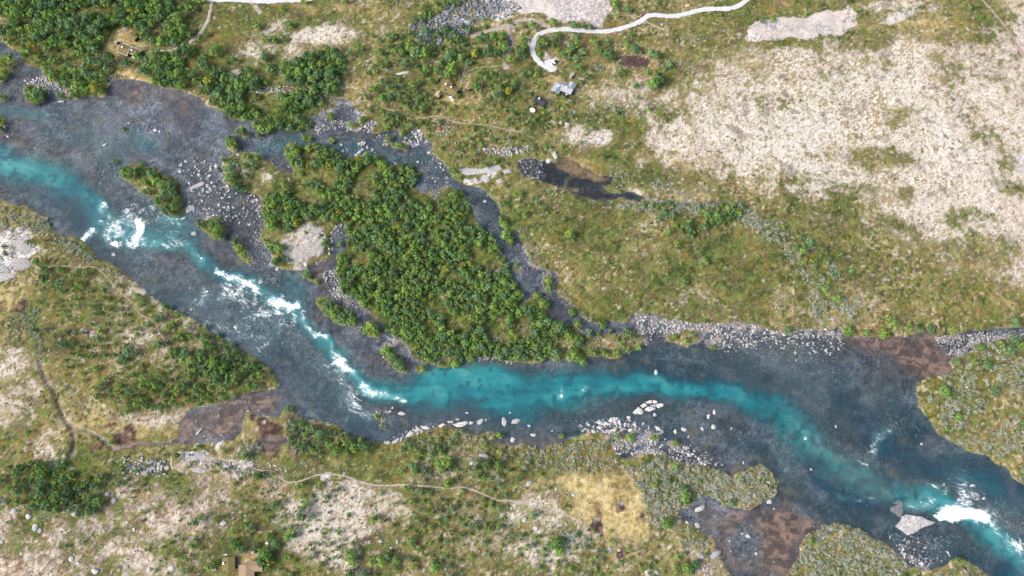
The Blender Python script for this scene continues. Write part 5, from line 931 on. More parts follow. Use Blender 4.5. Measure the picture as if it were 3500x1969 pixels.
for q in (('A1', [(160, 690), (180, 600), (330, 570), (540, 690), (410, 705), (370, 700), (250, 640)], 190, .5, 1.5, PALE), ('A1', [(60, 480), (180, 470), (330, 570), (180, 600)], 60, .4, 1.0, GREYS), ('A1', [(0, 640), (200, 640), (200, 740), (60, 800), (0, 800)], 70, .4, 1.2, GREYS), ('A1', [(400, 760), (800, 740), (1500, 760), (1700, 1000), (1500, 1200), (600, 1150), (350, 900)], 520, .3, .8, GREYS, 0, True),
          ('A1', [(820, 600), (1350, 680), (1500, 760), (1000, 800), (820, 740)], 180, .3, .7, GREYS, 0, True), ('A1', BX(840, 900, 1270, 1010), 80, .6, 1.7, PALE, 0, True), ('A1', BX(690, 1180, 870, 1350), 150, .5, 1.4, PALE, 0, True), ('A1', BX(0, 880, 140, 1060), 50, .4, 1.3, GREYS, 0, True), ('A1', [(1320, 1200), (1700, 1130), (1720, 1449), (1400, 1449)], 320, .45, 1.7, PALE, 0, True),
          ('B1', [(1400, 0), (1976, 0), (1976, 260), (1720, 280), (1500, 200), (1420, 190)], 420, .45, 1.6, PALE, 0, True), ('B1', [(1700, 280), (1976, 240), (1976, 700), (1700, 380)], 420, .3, .9, GREYS, 0, True), ('A2', BX(-60, 1010, 440, 1250), 260, .4, 1.2, GREYS, 0, True), ('A2', BX(480, 900, 780, 1010), 170, .5, 1.4, PALE, 0, True), ('A2', [(480, 880), (640, 750), (860, 840), (840, 960), (560, 960)], 170, .4, 1.1, GREYS, 0, True),
          ('A2', [(660, 1060), (880, 1050), (1060, 1200), (1000, 1230), (820, 1170), (680, 1130)], 160, .6, 1.8, PALE, 0, True), ('A2', [(800, 960), (950, 890), (970, 940), (900, 990)], 90, .6, 1.6, PALE), ('A2', [(900, 1030), (1050, 1000), (1080, 1080), (1000, 1100)], 90, .5, 1.3, PALE, 0, True), ('A2', [(1190, 1000), (1230, 965), (1300, 980), (1340, 1060), (1280, 1110), (1200, 1110), (1150, 1060)], 190, .6, 1.8, PALE),
          ('A2', [(1060, 1170), (1400, 1150), (1540, 1340), (1500, 1449), (1350, 1449), (1290, 1300), (1100, 1240)], 430, .4, 1.4, GREYS, 0, True), ('A2', [(1200, 180), (1420, 130), (1480, 50), (1700, 10), (1900, 20), (1880, 110), (1700, 170), (1660, 280), (1500, 290), (1420, 350), (1280, 330), (1230, 250)], 1300, .45, 1.9, SLATE), ('A3', [(-80, 0), (120, 20), (180, 70), (60, 160), (-60, 150)], 150, .5, 1.5, SLATE),
          ('A2', [(0, 660), (260, 650), (470, 680), (400, 700), (0, 710)], 170, .4, 1.1, PALE), ('A2', [(400, 690), (620, 720), (640, 800), (480, 780)], 60, .4, 1.0, PALE), ('B2', [(0, 60), (90, 60), (110, 400), (180, 560), (0, 560)], 320, .35, 1.1, GREYS, 0, True), ('B2', BX(70, 610, 240, 720), 170, .4, 1.3, PALE, 0, True), ('B2', [(550, 620), (680, 560), (700, 780), (860, 900), (840, 960), (740, 880), (620, 780)], 340, .4, 1.3, PALE, 0, None),
          ('B2', [(620, 260), (740, 220), (740, 420), (620, 460), (560, 560), (480, 560), (600, 480)], 150, .5, 1.5, PALE, 0, None), ('B2', [(850, 1100), (1000, 1120), (1230, 1180), (1230, 1300), (1000, 1380), (760, 1150)], 330, .3, 1.0, GREYS, 0, True), ('B2', [(1520, 1270), (1976, 1230), (1976, 1310), (1560, 1340)], 170, .4, 1.2, PALE, 0, None), ('B2', [(1590, 0), (1800, 20), (1900, 300), (1976, 640), (1800, 330), (1660, 100)], 330, .35, 1.2, GREYS, 0, True), ('B2', [(1360, 0), (1450, 10), (1400, 90), (1370, 60)], 60, .4, 1.0, GREYS),
          ('B3', [(50, 380), (200, 420), (440, 640), (430, 780), (560, 880), (440, 900), (300, 760), (110, 640), (20, 500)], 460, .35, 1.1, GREYS, 0, True), ('B3', [(380, 980), (560, 1030), (1280, 1090), (1280, 1150), (1040, 1230), (560, 1200)], 330, .35, 1.0, GREYS, 0, None), ('B3', [(1030, 920), (1250, 960), (1500, 1000), (1720, 1000), (1976, 1010), (1976, 1230), (1700, 1210), (1520, 1040), (1280, 1080), (1060, 1080)], 1250, .3, 1.3, (.52, .51, .50), 0, None), ('B3', [(1700, 1210), (1976, 1220), (1976, 1300), (1800, 1270)], 120, .3, .8, GREYS, 0, True),
          ('B4', [(0, 1040), (590, 1045), (640, 1180), (560, 1290), (300, 1300), (0, 1240)], 900, .3, 1.3, (.52, .51, .50), 0, True), ('B4', [(520, 1050), (1000, 1100), (1000, 1230), (640, 1290), (520, 1250)], 330, .25, .9, GREYS, 0, True), ('B4', BX(0, 1230, 640, 1390), 110, .4, 1.0, PALE, 0, True), ('B4', [(600, 1100), (1300, 1095), (1430, 1280), (1100, 1300)], 120, .3, .8, GREYS, 0, True), ('B4', [(1260, 1110), (1500, 1080), (2000, 1040), (2000, 1100), (1600, 1150), (1540, 1240), (1420, 1250), (1340, 1180)], 620, .35, .95, PALE, 0, True),
          ('C3', [(600, 360), (640, 280), (900, 250), (1250, 340), (1240, 390), (1080, 380), (860, 370)], 330, .5, 1.8, PALE, 0, True), ('C3', [(880, 380), (1110, 380), (1250, 430), (1250, 530), (1080, 540), (880, 530)], 380, .4, 1.3, PALE, 0, None), ('C3', [(1240, 440), (1500, 460), (1740, 640), (1560, 610), (1320, 580)], 230, .4, 1.3, PALE, 0, True), ('C3', BX(1240, 180, 1900, 440), 70, .5, 1.6, PALE, 0, True), ('C3', BX(0, 210, 640, 480), 30, .6, 1.5, PALE, 0, True), ('C3', [(380, 180), (640, 110), (660, 300), (500, 360), (400, 330)], 160, .3, .8, WETS, 0, True),
          ('C4', [(900, 220), (1120, 260), (1240, 400), (1000, 400), (860, 330)], 190, .4, 1.2, PALE, 0, True), ('C4', [(960, 1120), (1120, 1150), (1440, 1150), (1440, 1300), (1230, 1400), (1080, 1330)], 560, .4, 1.3, PALE, 0, True), ('C4', [(1450, 680), (1640, 690), (1720, 800), (1600, 830)], 260, .35, 1.1, PALE, 0, True), ('C4', [(1600, 790), (1760, 830), (2010, 1020), (2010, 1130), (1800, 1000)], 430, .35, 1.0, GREYS, 0, True), ('C4', [(1380, 1120), (1520, 1150), (1720, 1330), (1680, 1390), (1500, 1290)], 260, .3, .9, GREYS, 0, True), ('C4', [(0, 100), (1150, 30), (1200, 300), (700, 420), (300, 420)], 130, .3, .8, GREYS, 0, True), ('C4', BX(0, 900, 540, 1449), 60, .4, .9, GREYS, 0, True), ('C4', [(900, 860), (1120, 870), (1110, 980), (960, 1010)], 50, .4, 1.2, GREYS, 0, True),
          ('C1', [(1360, 260), (1560, 180), (1976, 70), (1976, 230), (1800, 420), (1350, 440)], 90, .4, 1.2, PALE, 0, True), ('C2', BX(930, 180, 1090, 370), 170, .4, 1.2, PALE, 0, None), ('C2', BX(620, 230, 880, 330), 60, .5, 1.4, GREYS, 0, True), ('B1', BX(820, 80, 1280, 330), 230, .5, 1.3, GREYS, 0, True), ('B1', [(760, 530), (1300, 450), (1700, 560), (1976, 800), (1976, 1250), (1500, 980), (1100, 740)], 750, .3, .8, WETS, 0, True), ('B2', [(0, 850), (300, 900), (700, 1350), (600, 1449), (230, 1449), (0, 1230)], 420, .3, .7, WETS, 0, True), ('A1', BX(0, 740, 700, 1200), 220, .3, .8, WETS, 0, True),
          ('C1', BX(0, 560, 1976, 1449), 480, .25, .95, GREYS, 0, False, .48), ('C2', BX(0, 550, 1976, 1449), 420, .25, .9, GREYS, 0, False, .48), ('C1', [(900, 560), (1080, 560), (1290, 600), (1250, 700), (1050, 700), (940, 720)], 170, .5, 1.6, PALE), ('C1', [(1350, 560), (1500, 520), (1760, 570), (1880, 700), (1640, 640), (1450, 640)], 190, .4, 1.3, PALE, 0, False), ('C2', [(0, 560), (300, 640), (260, 760), (0, 760)], 130, .35, 1.0, PALE, 0, False), ('B1', [(100, 350), (800, 560), (1500, 1050), (1900, 1300), (1900, 1449), (400, 1449), (250, 700)], 230, .25, .95, PALE, 0, False),
          ('A3', BX(400, 560, 1100, 1130), 240, .3, 1.1, PALE, 0, False, .47), ('A2', BX(1450, 560, 1976, 1250), 160, .3, 1.0, PALE, 0, False), ('A2', [(1750, 1120), (1976, 1110), (1976, 1180), (1780, 1170)], 90, .5, 1.5, PALE), ('A3', [(0, 1130), (240, 1100), (260, 1150), (0, 1160)], 110, .5, 1.5, PALE), ('A3', [(160, 1210), (330, 1200), (360, 1330), (240, 1340)], 300, .5, 1.4, GREYS), ('A3', [(330, 1240), (720, 1330), (700, 1449), (420, 1400)], 150, .3, 1.0, WETS), ('A3', BX(930, 410, 1140, 500), 60, .3, .8, GREYS, 0, True),
          ('C3', [(0, 700), (700, 760), (700, 1449), (0, 1449)], 110, .25, .9, PALE, 0, False), ('C3', [(1500, 1300), (1700, 1300), (1780, 1449), (1500, 1449)], 80, .3, 1.1, PALE, 0, False), ('C2', [(1000, 440), (1280, 320), (1400, 330), (1200, 410), (1060, 470)], 130, .5, 1.5, PALE), ('A2', [(1380, 900), (1560, 960), (1540, 1030), (1400, 1020)], 50, .4, 1.1, PALE), ('B3', BX(200, 20, 800, 180), 50, .3, .9, PALE, 0, False)):
    stones(*q)
# ------------------------------------------------------------------ boulders that stand out: each one named by its place
def boulder(k, x, y, rx, ry, rot, label, col=PALE, hz=.6, name="boulder", tpl=None):
    (u, v), = px(k, [(x, y)]); m = 900 / 1976 * MPP(u, v); X, Y, z = place(u, v, .3)
    o_ = link(name, sm[(len(label) + int(x)) % 10 if tpl is None else tpl]); o_.location = (X, Y, max(z, -.25) + .1 * hz * rx * m); o_.rotation_euler = (0, 0, -R(rot)); o_.scale = (rx * m, ry * m * 1.12, (rx + ry) * .5 * m * hz)
    kk = random.uniform(.9, 1.1); o_.color = (*[q * kk for q in col], 1); tag(o_, label, "boulder"); return o_
BLD = [('C1', 855, 880, 26, 30, 20, "two-lobed pale boulder right of the lower-left thicket"), ('C1', 805, 835, 24, 20, 0, "dark grey boulder just above the two-lobed pale boulder", GREYS), ('C1', 215, 1000, 28, 26, 30, "pale boulder at the upper edge of the lower-left heath"), ('C1', 100, 962, 28, 28, 0, "leftmost large boulder on the lower-left heath"),
       ('C1', 265, 1080, 28, 34, 10, "tall cracked boulder with a shrub at its foot, lower left"), ('C1', 298, 1110, 18, 22, 0, "smaller boulder leaning on the tall cracked boulder, lower left"), ('C1', 562, 980, 32, 30, 15, "rounded boulder under the last birches of the lower-left thicket"), ('C1', 488, 965, 18, 20, 0, "grey boulder half hidden by birch beside the rounded boulder", GREYS), ('C1', 715, 1412, 34, 26, 20, "large boulder with dark shaded side at the bottom edge"),
       ('C1', 1287, 1390, 28, 28, 0, "round pale boulder left of the lower sod cabin"), ('C1', 1120, 1400, 24, 22, 30, "angular pale boulder near bottom edge, left of the round one"), ('C1', 535, 1320, 24, 22, 0, "pale boulder beside the dry trickle on the lower-left heath"), ('C1', 585, 1355, 22, 16, 0, "flat boulder just below the one by the dry trickle"), ('C1', 1675, 1052, 30, 22, -20, "diamond-shaped boulder on the slope above the lower cabins"), ('C1', 1005, 1098, 14, 22, -20, "upright slim boulder on the lower-left heath"), ('C1', 955, 1045, 14, 12, 0, "small pale boulder above the slim upright one"),
       ('C1', 1025, 1330, 18, 14, 0, "small boulder midway along the bottom-left slope"), ('C1', 1108, 1342, 12, 16, 0, "small upright boulder right of its neighbour on bottom-left slope"), ('C1', 1500, 362, 40, 13, -52, "long tilted slab standing in the lilac backwater"), ('C1', 1642, 245, 12, 12, 0, "small pale rock in the middle of the lilac backwater"), ('C1', 1665, 390, 30, 9, 25, "low mossy slab at the shore of the lilac backwater", GREYS), ('C1', 10, 1190, 16, 16, 0, "boulder at the left edge of the picture, lower heath"), ('C1', 158, 1280, 14, 18, 0, "small pale boulder alone on the lower-left heath"),
       ('C3', 835, 1252, 36, 26, -25, "rounded boulder with dark shaded base on the bottom slope"), ('C3', 238, 755, 34, 24, -30, "cracked boulder above the lichen slope, left of golden bog"), ('C3', 208, 1030, 24, 26, 0, "pale pointed boulder left of the footpath's end"), ('C3', 572, 840, 20, 14, 30, "boulder at the left rim of the golden bog"), ('C3', 440, 800, 10, 14, 0, "small boulder on the orange rim of golden bog"), ('C3', 105, 937, 14, 16, 0, "small boulder beside the footpath, bottom centre"), ('C3', 290, 1090, 24, 24, 45, "split boulder below the pale pointed one"), ('C3', 915, 1255, 16, 12, 0, "small boulder right of the rounded one, bottom slope"),
       ('C3', 1523, 938, 54, 26, -28, "big block with dark side standing in the brown backwater", PALE, .9), ('C3', 1505, 1068, 28, 24, 30, "grey block in brown backwater below the big block", GREYS, .9), ('C3', 1424, 1048, 20, 14, 40, "pale wedge on the shore of the brown backwater"), ('C3', 1470, 1022, 14, 12, 0, "small dark rock just offshore in brown backwater", WETS), ('C3', 1568, 1008, 12, 13, 0, "round dark rock in the middle of brown backwater", WETS), ('C3', 1882, 1150, 26, 20, 30, "square pale rock in the brown shallows"), ('C3', 1838, 1130, 18, 14, 20, "smaller rock touching the square one in brown shallows", GREYS), ('C3', 1742, 1185, 13, 16, 0, "oval rock alone in the brown shallows"),
       ('C3', 1942, 1280, 16, 18, 0, "pale rock near the lower end of the brown shallows"), ('C3', 1910, 1072, 11, 12, 0, "small dark rock at the upper rim of brown shallows", GREYS), ('C3', 1752, 1262, 12, 11, 0, "small rock near the shore outcrop of brown shallows"), ('C3', 1583, 250, 16, 28, 20, "upright pale slab in the grey shallows, lower bank"), ('C3', 1628, 222, 14, 30, 0, "tall thin pale slab next to the upright one in grey shallows"), ('C3', 1622, 332, 20, 28, -15, "pale wedge standing in the grey shallows below two slabs"), ('C3', 1400, 348, 28, 20, 15, "flat pale slab in the grey shallows near the bank"), ('C3', 1334, 365, 16, 26, 0, "upright rock left of the flat pale slab"),
       ('C3', 1755, 342, 11, 14, 0, "small pale rock furthest right in the grey shallows"), ('C3', 1440, 540, 26, 16, 30, "block beside the small teal pool on the bank"), ('C3', 1480, 510, 10, 18, -20, "thin pale stone beside the block by teal pool"), ('C3', 1845, 597, 10, 18, 10, "narrow pale stone at the tip of the willow bank"), ('C3', 985, 260, 20, 16, 0, "pale block just left of the cracked outcrop"), ('C3', 1180, 240, 16, 18, 0, "pale block just below the cracked outcrop"), ('C3', 52, 292, 22, 42, -8, "tall oval boulder with a dark hollow in the river"), ('C3', 140, 288, 40, 22, -15, "smooth lens-shaped boulder in the river beside the hollow one"),
       ('C3', 118, 424, 22, 28, 25, "pale boulder at the lower shore left of the willows"), ('C3', 272, 390, 30, 18, -5, "pale boulder with moss in the lower shore shallows"), ('C3', 95, 226, 16, 10, 0, "small flat rock at the edge of the turquoise water"), ('C3', 240, 325, 20, 14, 35, "two-part rock in the lower shallows"), ('C3', 411, 360, 13, 11, 0, "small rock in the lower shallows right of the mossy boulder"), ('C2', 1080, 187, 13, 14, 0, "single rock right of the shrub shoal"), ('C2', 1150, 230, 34, 20, 10, "group-like split rock right of the shrub shoal"), ('C2', 1568, 274, 22, 12, 10, "flat dark-topped rock off the cracked shore ledge", GREYS),
       ('C2', 1640, 225, 20, 10, 10, "thin pale rock out in the water beyond shore ledge"), ('C2', 1768, 548, 44, 24, 10, "large grey boulder among birches on the lower bank", GREYS), ('C2', 1675, 600, 18, 20, 0, "pale boulder left below the large grey one"), ('C2', 990, 1188, 16, 14, 0, "pale boulder on the bottom slope above dark birches"), ('C2', 1116, 1190, 10, 22, 0, "narrow upright boulder beside the pale one, bottom slope"), ('C2', 1070, 1236, 15, 14, 0, "small boulder under the narrow upright one"), ('C2', 740, 995, 14, 20, 0, "upright boulder with a shrub on the pale slope"), ('C2', 1478, 1395, 10, 14, 0, "small oval boulder near bottom edge of centre slope"),
       ('B3', 1188, 1370, 18, 30, -8, "lone pale block standing in the dark river water", PALE, .9), ('B3', 1785, 95, 1, 1, 0, ""), ('B3', 1775, 88, 1, 1, 0, ""), ('C4', 330, 415, 17, 20, 0, "round pale boulder splitting the turquoise current"), ('C4', 561, 327, 10, 18, -15, "slim boulder in the dark current at right"), ('C4', 1203, 460, 14, 16, 0, "round boulder below the pebble shoal at right"), ('C4', 375, 648, 16, 12, 20, "low boulder with a foam tail at the dark channel's edge"), ('C4', 66, 893, 24, 26, 0, "grey boulder at the tip of the willow bank"),
       ('C4', 98, 943, 13, 10, 0, "small stone just below the boulder at the willow tip"), ('C4', 97, 1343, 10, 11, 0, "pale round stone in lower brown shallows"), ('C4', 400, 1075, 16, 14, 30, "dark rock in shallows above the bottom willow land", WETS), ('C4', 1670, 865, 22, 14, -15, "flat pale rock on the right-hand gravel bar"), ('C4', 1585, 770, 30, 14, -10, "largest flat rock at the head of the right-hand gravel bar"), ('C4', 968, 1155, 9, 20, 10, "slim stone at the left of the flat slab"), ('C4', 1070, 1250, 15, 14, 0, "pale stone on the pebble shore under the flat slab"),
       ('B1', 1462, 330, 26, 26, 0, "cracked round boulder left of the islet shrubs", GREYS), ('B1', 858, 485, 22, 16, 20, "grey rock awash below the rapids, left bank", GREYS), ('B1', 160, 300, 20, 20, 0, "pale boulder among willows on the left bank"), ('B1', 1508, 1320, 18, 13, 10, "pale boulder near the tip of the left wedge of land"), ('B1', 915, 1075, 13, 10, 0, "small boulder beside path on the left wedge"), ('B1', 1192, 1075, 14, 13, 0, "small pale boulder by the path, right part of left wedge"), ('B1', 488, 942, 12, 10, 0, "small boulder on left wedge, left of the pale patch"), ('B1', 1960, 690, 20, 26, 30, "dark boulder at the right bank of the foaming chute", GREYS),
       ('A1', 1168, 980, 20, 16, 20, "pale boulder in the upper shallows, left of a pair"), ('A1', 1200, 985, 12, 16, 10, "pale slab right next to its twin in upper shallows"), ('A1', 1397, 1213, 18, 15, 20, "pale boulder at the edge of the upper boulder bar"), ('A1', 1358, 1240, 18, 14, 10, "second pale boulder at the edge of the upper boulder bar"), ('A1', 790, 1090, 24, 14, -25, "pale slab lying in the blue-grey upper shallows"), ('A1', 462, 762, 34, 12, -5, "long flat slab at the shore below the top-left gravel"), ('A1', 60, 1025, 16, 12, 20, "pale slab near the left edge of the upper river"), ('A1', 1785, 1158, 16, 12, 0, "pale boulder between the two round islet shrubs"),
       ('A2', 832, 1080, 18, 16, 0, "round pale boulder in the side channel"), ('A2', 868, 1078, 15, 22, 15, "oval pale boulder right next to the round one, side channel"), ('A2', 832, 1145, 26, 16, -40, "tilted slab in side channel below the round boulder"), ('A2', 1268, 1215, 13, 15, 0, "pale rock in the lower side channel"), ('A2', 1440, 1228, 20, 10, 20, "flat rock near the right bank of the lower side channel"), ('A2', 1355, 1145, 22, 16, -30, "pale rock at the mouth of the side pool"), ('A2', 1645, 165, 34, 24, 0, "largest pale boulder in the slate boulder field", GREYS), ('B2', 1775, 88, 20, 16, 0, "pale round stone in side channel beside the island"), ('B2', 1682, 120, 16, 13, 20, "pale stone near the island side of the side channel"),
       ('B2', 1588, 1243, 15, 12, 20, "triangular pale stone on the island's lower shore"), ('B2', 96, 690, 20, 22, 0, "pale boulder at the head of the foam chute, gravel spit"), ('B2', 215, 590, 18, 18, 0, "boulder at the foot of the pale dome of rock"), ('A3', 1237, 182, 12, 14, 0, "white boulder beside the road at top"), ('A3', 478, 922, 16, 22, 0, "pale boulder on the slope under the black cabin"), ('A3', 525, 935, 26, 28, 20, "broad cracked rock right of the pale boulder, under the black cabin"), ('A3', 435, 1165, 22, 40, -10, "tall pale rock at the top of the dark marsh pond"), ('A3', 385, 1205, 26, 24, -40, "slanted pale rock left of the tall one at the marsh pond"), ('A3', 770, 1045, 32, 24, 0, "flat pale outcrop on the lower meadow slope"), ('A3', 1075, 603, 11, 11, 0, "white boulder left of the two big birches"), ('A3', 415, 745, 12, 14, 0, "boulder below the grey house's terrace"), ('A3', 670, 640, 16, 12, 0, "pinkish boulder right of the grey house"),
       ('A1', 435, 437, 16, 16, 0, "grey boulder among birches below the top-left wood", GREYS), ('A1', 805, 400, 20, 12, 0, "grey boulder behind birch, left of the top-left cabin", GREYS), ('A1', 1310, 330, 28, 20, -10, "pale boulder pair beside the driveway, top left"), ('C3', 1640, 1285, 62, 30, -32, "largest grey block on the shore of brown backwater", GREYS, .9), ('C3', 1530, 1300, 34, 30, 20, "cracked grey block left of the largest shore block", GREYS, .8), ('C3', 1130, 1425, 30, 30, 0, "pale block at the bottom edge, bottom slope"), ('C3', 1195, 1425, 24, 26, 0, "grey block right beside the pale block at bottom edge", GREYS)]
for b in BLD:
    if b[6]: boulder(*b)
n_b = sum(1 for b in BLD if b[6])
STONES.sort(key=lambda t: -t[3]); sv = [t for t in STONES if in_frame(t[0], t[1], -6)]; top = sv[:300 - n_b]; idt = set(id(t) for t in top); rest = [t for t in STONES if id(t) not in idt]
STW = []
for i, t in enumerate(top):
    o = link("stone", sm[i % 10]); o.location = t[:3]; o.rotation_euler = (random.uniform(-.2, .2), random.uniform(-.2, .2), random.uniform(0, 6.28)); o.scale = (t[3], t[3] * random.uniform(.65, .95), t[3] * random.uniform(.7, 1)); o.color = (*t[4], 1)
    w = where(t[0], t[1]); wet = samp(sd_wet, XS, YS, t[0], t[1]) < .3
    kind_ = "slate-grey" if t[4][2] > t[4][0] * 1.08 else "pale grey"
    a_, b_ = region(t[0], t[1])
    if wet: w = "in the " + ("wide upper shallows" if a_ < 480 and b_ < 620 else "side channel gravel above the island" if b_ < 560 and a_ > 660 else "boulder bar left of the island" if a_ < 720 and b_ < 700 else "side channel right of the island" if 1150 < a_ < 1560 and b_ < 830 else "bright stony beach on the right bank" if a_ > 1560 and b_ < 960 else "shallows along the lower bank" if a_ < 2000 else "gravel of the lower right bend") if b_ < 1130 or a_ > 1900 else "in the shallows near the lower banks"
    STW.append([o, kind_, w, a_, b_])
for w in set((q[1], q[2]) for q in STW):
    qs = [q for q in STW if (q[1], q[2]) == w]; a1, a2, bm_ = np.quantile([q[3] for q in qs], .333), np.quantile([q[3] for q in qs], .667), np.median([q[4] for q in qs])
    for o, kind_, ww, a_, b_ in qs:
        if len(qs) > 3: ww += (", upper " if b_ < bm_ else ", lower ") + ("left" if a_ < a1 else "middle" if a_ < a2 else "right") + " part"
        tag(o, f"{kind_} loose stone {ww}", "stone", f"{kind_} stones {ww}")
a = np.array([(t[0], t[1], t[2], t[3], *t[4]) for t in rest])
o = scatter_mesh("river_stones", STN, a[:, :3], a[:, 3], RNG.uniform(0, 6.28, len(a)), a[:, 4:7], M['stone'], sz=a[:, 3] * RNG.uniform(.5, .95, len(a)))
tag(o, "countless grey cobbles and stones strewn over river bed, bars and heath", "stones", kind="stuff")

# ------------------------------------------------------------------ bedrock: slabs and domes built ring by ring
def slab(name, k, poly, h, parent=None, origin=(0, 0, 0), rings=4, dome=.35, seed=0, col=PALE, base=None):
    P = ground_poly(px(k, poly), .4); n0 = len(P); Q = []
    for i in range(n0):
        A, B = P[i], P[(i + 1) % n0]; n = max(1, int(np.linalg.norm(B - A) / .9))
        for j in range(n): Q.append(A + (B - A) * j / n)
    Q = np.array(Q); c = Q.mean(0); n = len(Q); zb = np.array([zat(x, y) for x, y in Q]); z0 = float(np.median(zb)) if base is None else base
    V = [(*q, min(zz, z0) - .5) for q, zz in zip(Q, zb)]; F = []
    for r in range(rings + 1):
        t = r / (rings + 1)
        for q in Q:
            x, y = c + (q - c) * (1 - t); jz = (fbm(np.array([x]), np.array([y]), 2.6, 500 + seed, 4)[0] - .5) * 1.8
            V.append((x, y, z0 + h * ((1 - dome) + dome * (1 - (1 - t) ** 2)) * (.82 if r == 0 else 1) + jz * h * .5))
    V.append((*c, z0 + h)); m = rings + 2
    for r in range(m - 1):
        for i in range(n): F.append((r * n + i, r * n + (i + 1) % n, (r + 1) * n + (i + 1) % n, (r + 1) * n + i))
    for i in range(n): F.append(((m - 1) * n + i, (m - 1) * n + (i + 1) % n, len(V) - 1, len(V) - 1))
    V = np.array(V) - np.array(origin); me = bpy.data.meshes.new(name); me.from_pydata(V.tolist(), [], [tuple(dict.fromkeys(f)) for f in F])
    add_col(me, "tint", np.ones((len(V), 4))); o_ = link(name, me, M['stone'], parent); o_.color = (*col, 1); return o_
def outcrop(label, k, pieces, h, col=PALE, dome=.3, piece="slab_block"):
    ctr = px(k, [tuple(np.mean(pieces[0], axis=0))])[0]; X, Y, z = place(*ctr); e = bpy.data.objects.new("rock_outcrop", None); COL.objects.link(e); e.location = (X, Y, z); tag(e, label, "rock outcrop")
    for i, p in enumerate(pieces): slab(piece, k, p, h * random.uniform(.75, 1.15), e, (X, Y, z), 3, dome, i, (lambda f_: tuple(q * f_ for q in col))(random.uniform(.9, 1.08)))
    return e
o = slab("flat_slab_rock", 'C4', [(1010, 1075), (1050, 1035), (1060, 1000), (1090, 985), (1140, 995), (1200, 1000), (1240, 1025), (1305, 1045), (1290, 1060), (1220, 1080), (1180, 1100), (1150, 1125), (1100, 1142), (1060, 1110)], 1.5, dome=.1, col=(.50, .49, .49), base=0); tag(o, "huge flat pale slab of rock beside the white rapid at lower right", "rock")
o = slab("ledge_rock", 'C4', [(960, 960), (970, 890), (1020, 860), (1080, 880), (1110, 920), (1080, 980), (1040, 1030), (990, 1020)], .40, dome=.5, col=(.20, .205, .22), base=-.30); tag(o, "dark half-drowned ledge just above the huge flat slab", "rock")
outcrop("cracked white outcrop of fitted blocks rising from the river at lower centre", 'C3', [[(1008, 225), (1055, 183), (1080, 190), (1050, 235), (1035, 240)], [(1058, 180), (1085, 192), (1105, 210), (1085, 240), (1052, 238)], [(1072, 170), (1098, 150), (1130, 160), (1128, 175), (1095, 188)], [(1100, 148), (1140, 128), (1165, 130), (1158, 158), (1132, 158)], [(1112, 192), (1135, 176), (1185, 180), (1190, 195), (1140, 215), (1108, 206)], [(1170, 128), (1200, 130), (1205, 150), (1185, 155), (1165, 150)], [(1160, 162), (1185, 158), (1195, 178), (1140, 172)], [(1190, 160), (1215, 150), (1255, 155), (1250, 175), (1215, 192), (1196, 180)]], 1.1, (.66, .64, .62))
outcrop("chain of split pale blocks at the lower shore of the turquoise pool", 'C2', [[(1420, 322), (1460, 300), (1480, 312), (1440, 335)], [(1490, 285), (1540, 282), (1535, 300), (1500, 300)], [(1530, 310), (1580, 295), (1640, 285), (1645, 305), (1600, 330), (1560, 330)], [(1650, 285), (1695, 290), (1680, 310), (1650, 315)], [(1705, 285), (1740, 265), (1765, 260), (1760, 295), (1735, 320), (1710, 308)], [(1770, 265), (1790, 258), (1795, 285), (1765, 295)], [(1795, 260), (1815, 248), (1825, 262), (1805, 280)]], 1.0, (.62, .61, .59))
outcrop("row of broken pale blocks along the lower bank before the big bend", 'C2', [[(1020, 455), (1045, 432), (1065, 440), (1050, 460)], [(1075, 440), (1110, 420), (1135, 410), (1130, 430), (1095, 455)], [(1140, 410), (1165, 400), (1160, 420), (1140, 428)], [(1175, 405), (1200, 370), (1230, 360), (1240, 385), (1205, 405)], [(1235, 358), (1270, 335), (1290, 345), (1260, 370)], [(1290, 325), (1335, 320), (1365, 340), (1345, 352), (1300, 345)]], .9, (.60, .59, .58))
outcrop("stack of angular pale slabs at the stony lower shore", 'C3', [[(825, 285), (850, 262), (880, 255), (910, 262), (890, 290), (850, 295)], [(895, 290), (920, 270), (935, 310), (920, 325), (900, 310)], [(750, 295), (770, 283), (800, 300), (790, 320), (760, 310)], [(740, 330), (775, 318), (795, 335), (770, 352)], [(800, 290), (840, 295), (870, 305), (840, 318), (805, 312)], [(850, 350), (890, 335), (905, 345), (880, 365)], [(1015, 300), (1035, 295), (1050, 330), (1035, 335)], [(1185, 320), (1215, 330), (1238, 355), (1215, 362), (1190, 345)], [(790, 365), (820, 350), (840, 365), (815, 380)]], 1.0, (.60, .59, .58))
outcrop("pale dome of bare rock with mossy seams on the island's left part", 'B2', [[(290, 500), (330, 440), (400, 410), (450, 390), (510, 385), (545, 400), (560, 440), (520, 480), (450, 520), (400, 545), (330, 550)], [(380, 380), (370, 320), (420, 260), (460, 240), (510, 270), (560, 300), (530, 330), (460, 360)], [(330, 600), (340, 560), (400, 550), (440, 590), (400, 605)], [(545, 430), (580, 420), (570, 470), (530, 500), (500, 500)]], 1.1, (.44, .42, .385), .75, "rock_hump")
outcrop("broad bare pale bedrock at the left edge above the wedge", 'B1', [[(120, 390), (190, 340), (235, 350), (240, 400), (245, 450), (210, 475), (140, 460)], [(90, 570), (130, 530), (210, 500), (220, 530), (240, 570), (170, 605), (110, 600)], [(-60, 560), (0, 540), (60, 580), (80, 610), (20, 620), (-60, 610)], [(-60, 640), (40, 620), (100, 630), (130, 650), (60, 680), (0, 695), (-60, 690)], [(0, 480), (20, 500), (40, 540), (0, 540)]], .5, (.42, .415, .41), .6, "rock_hump")
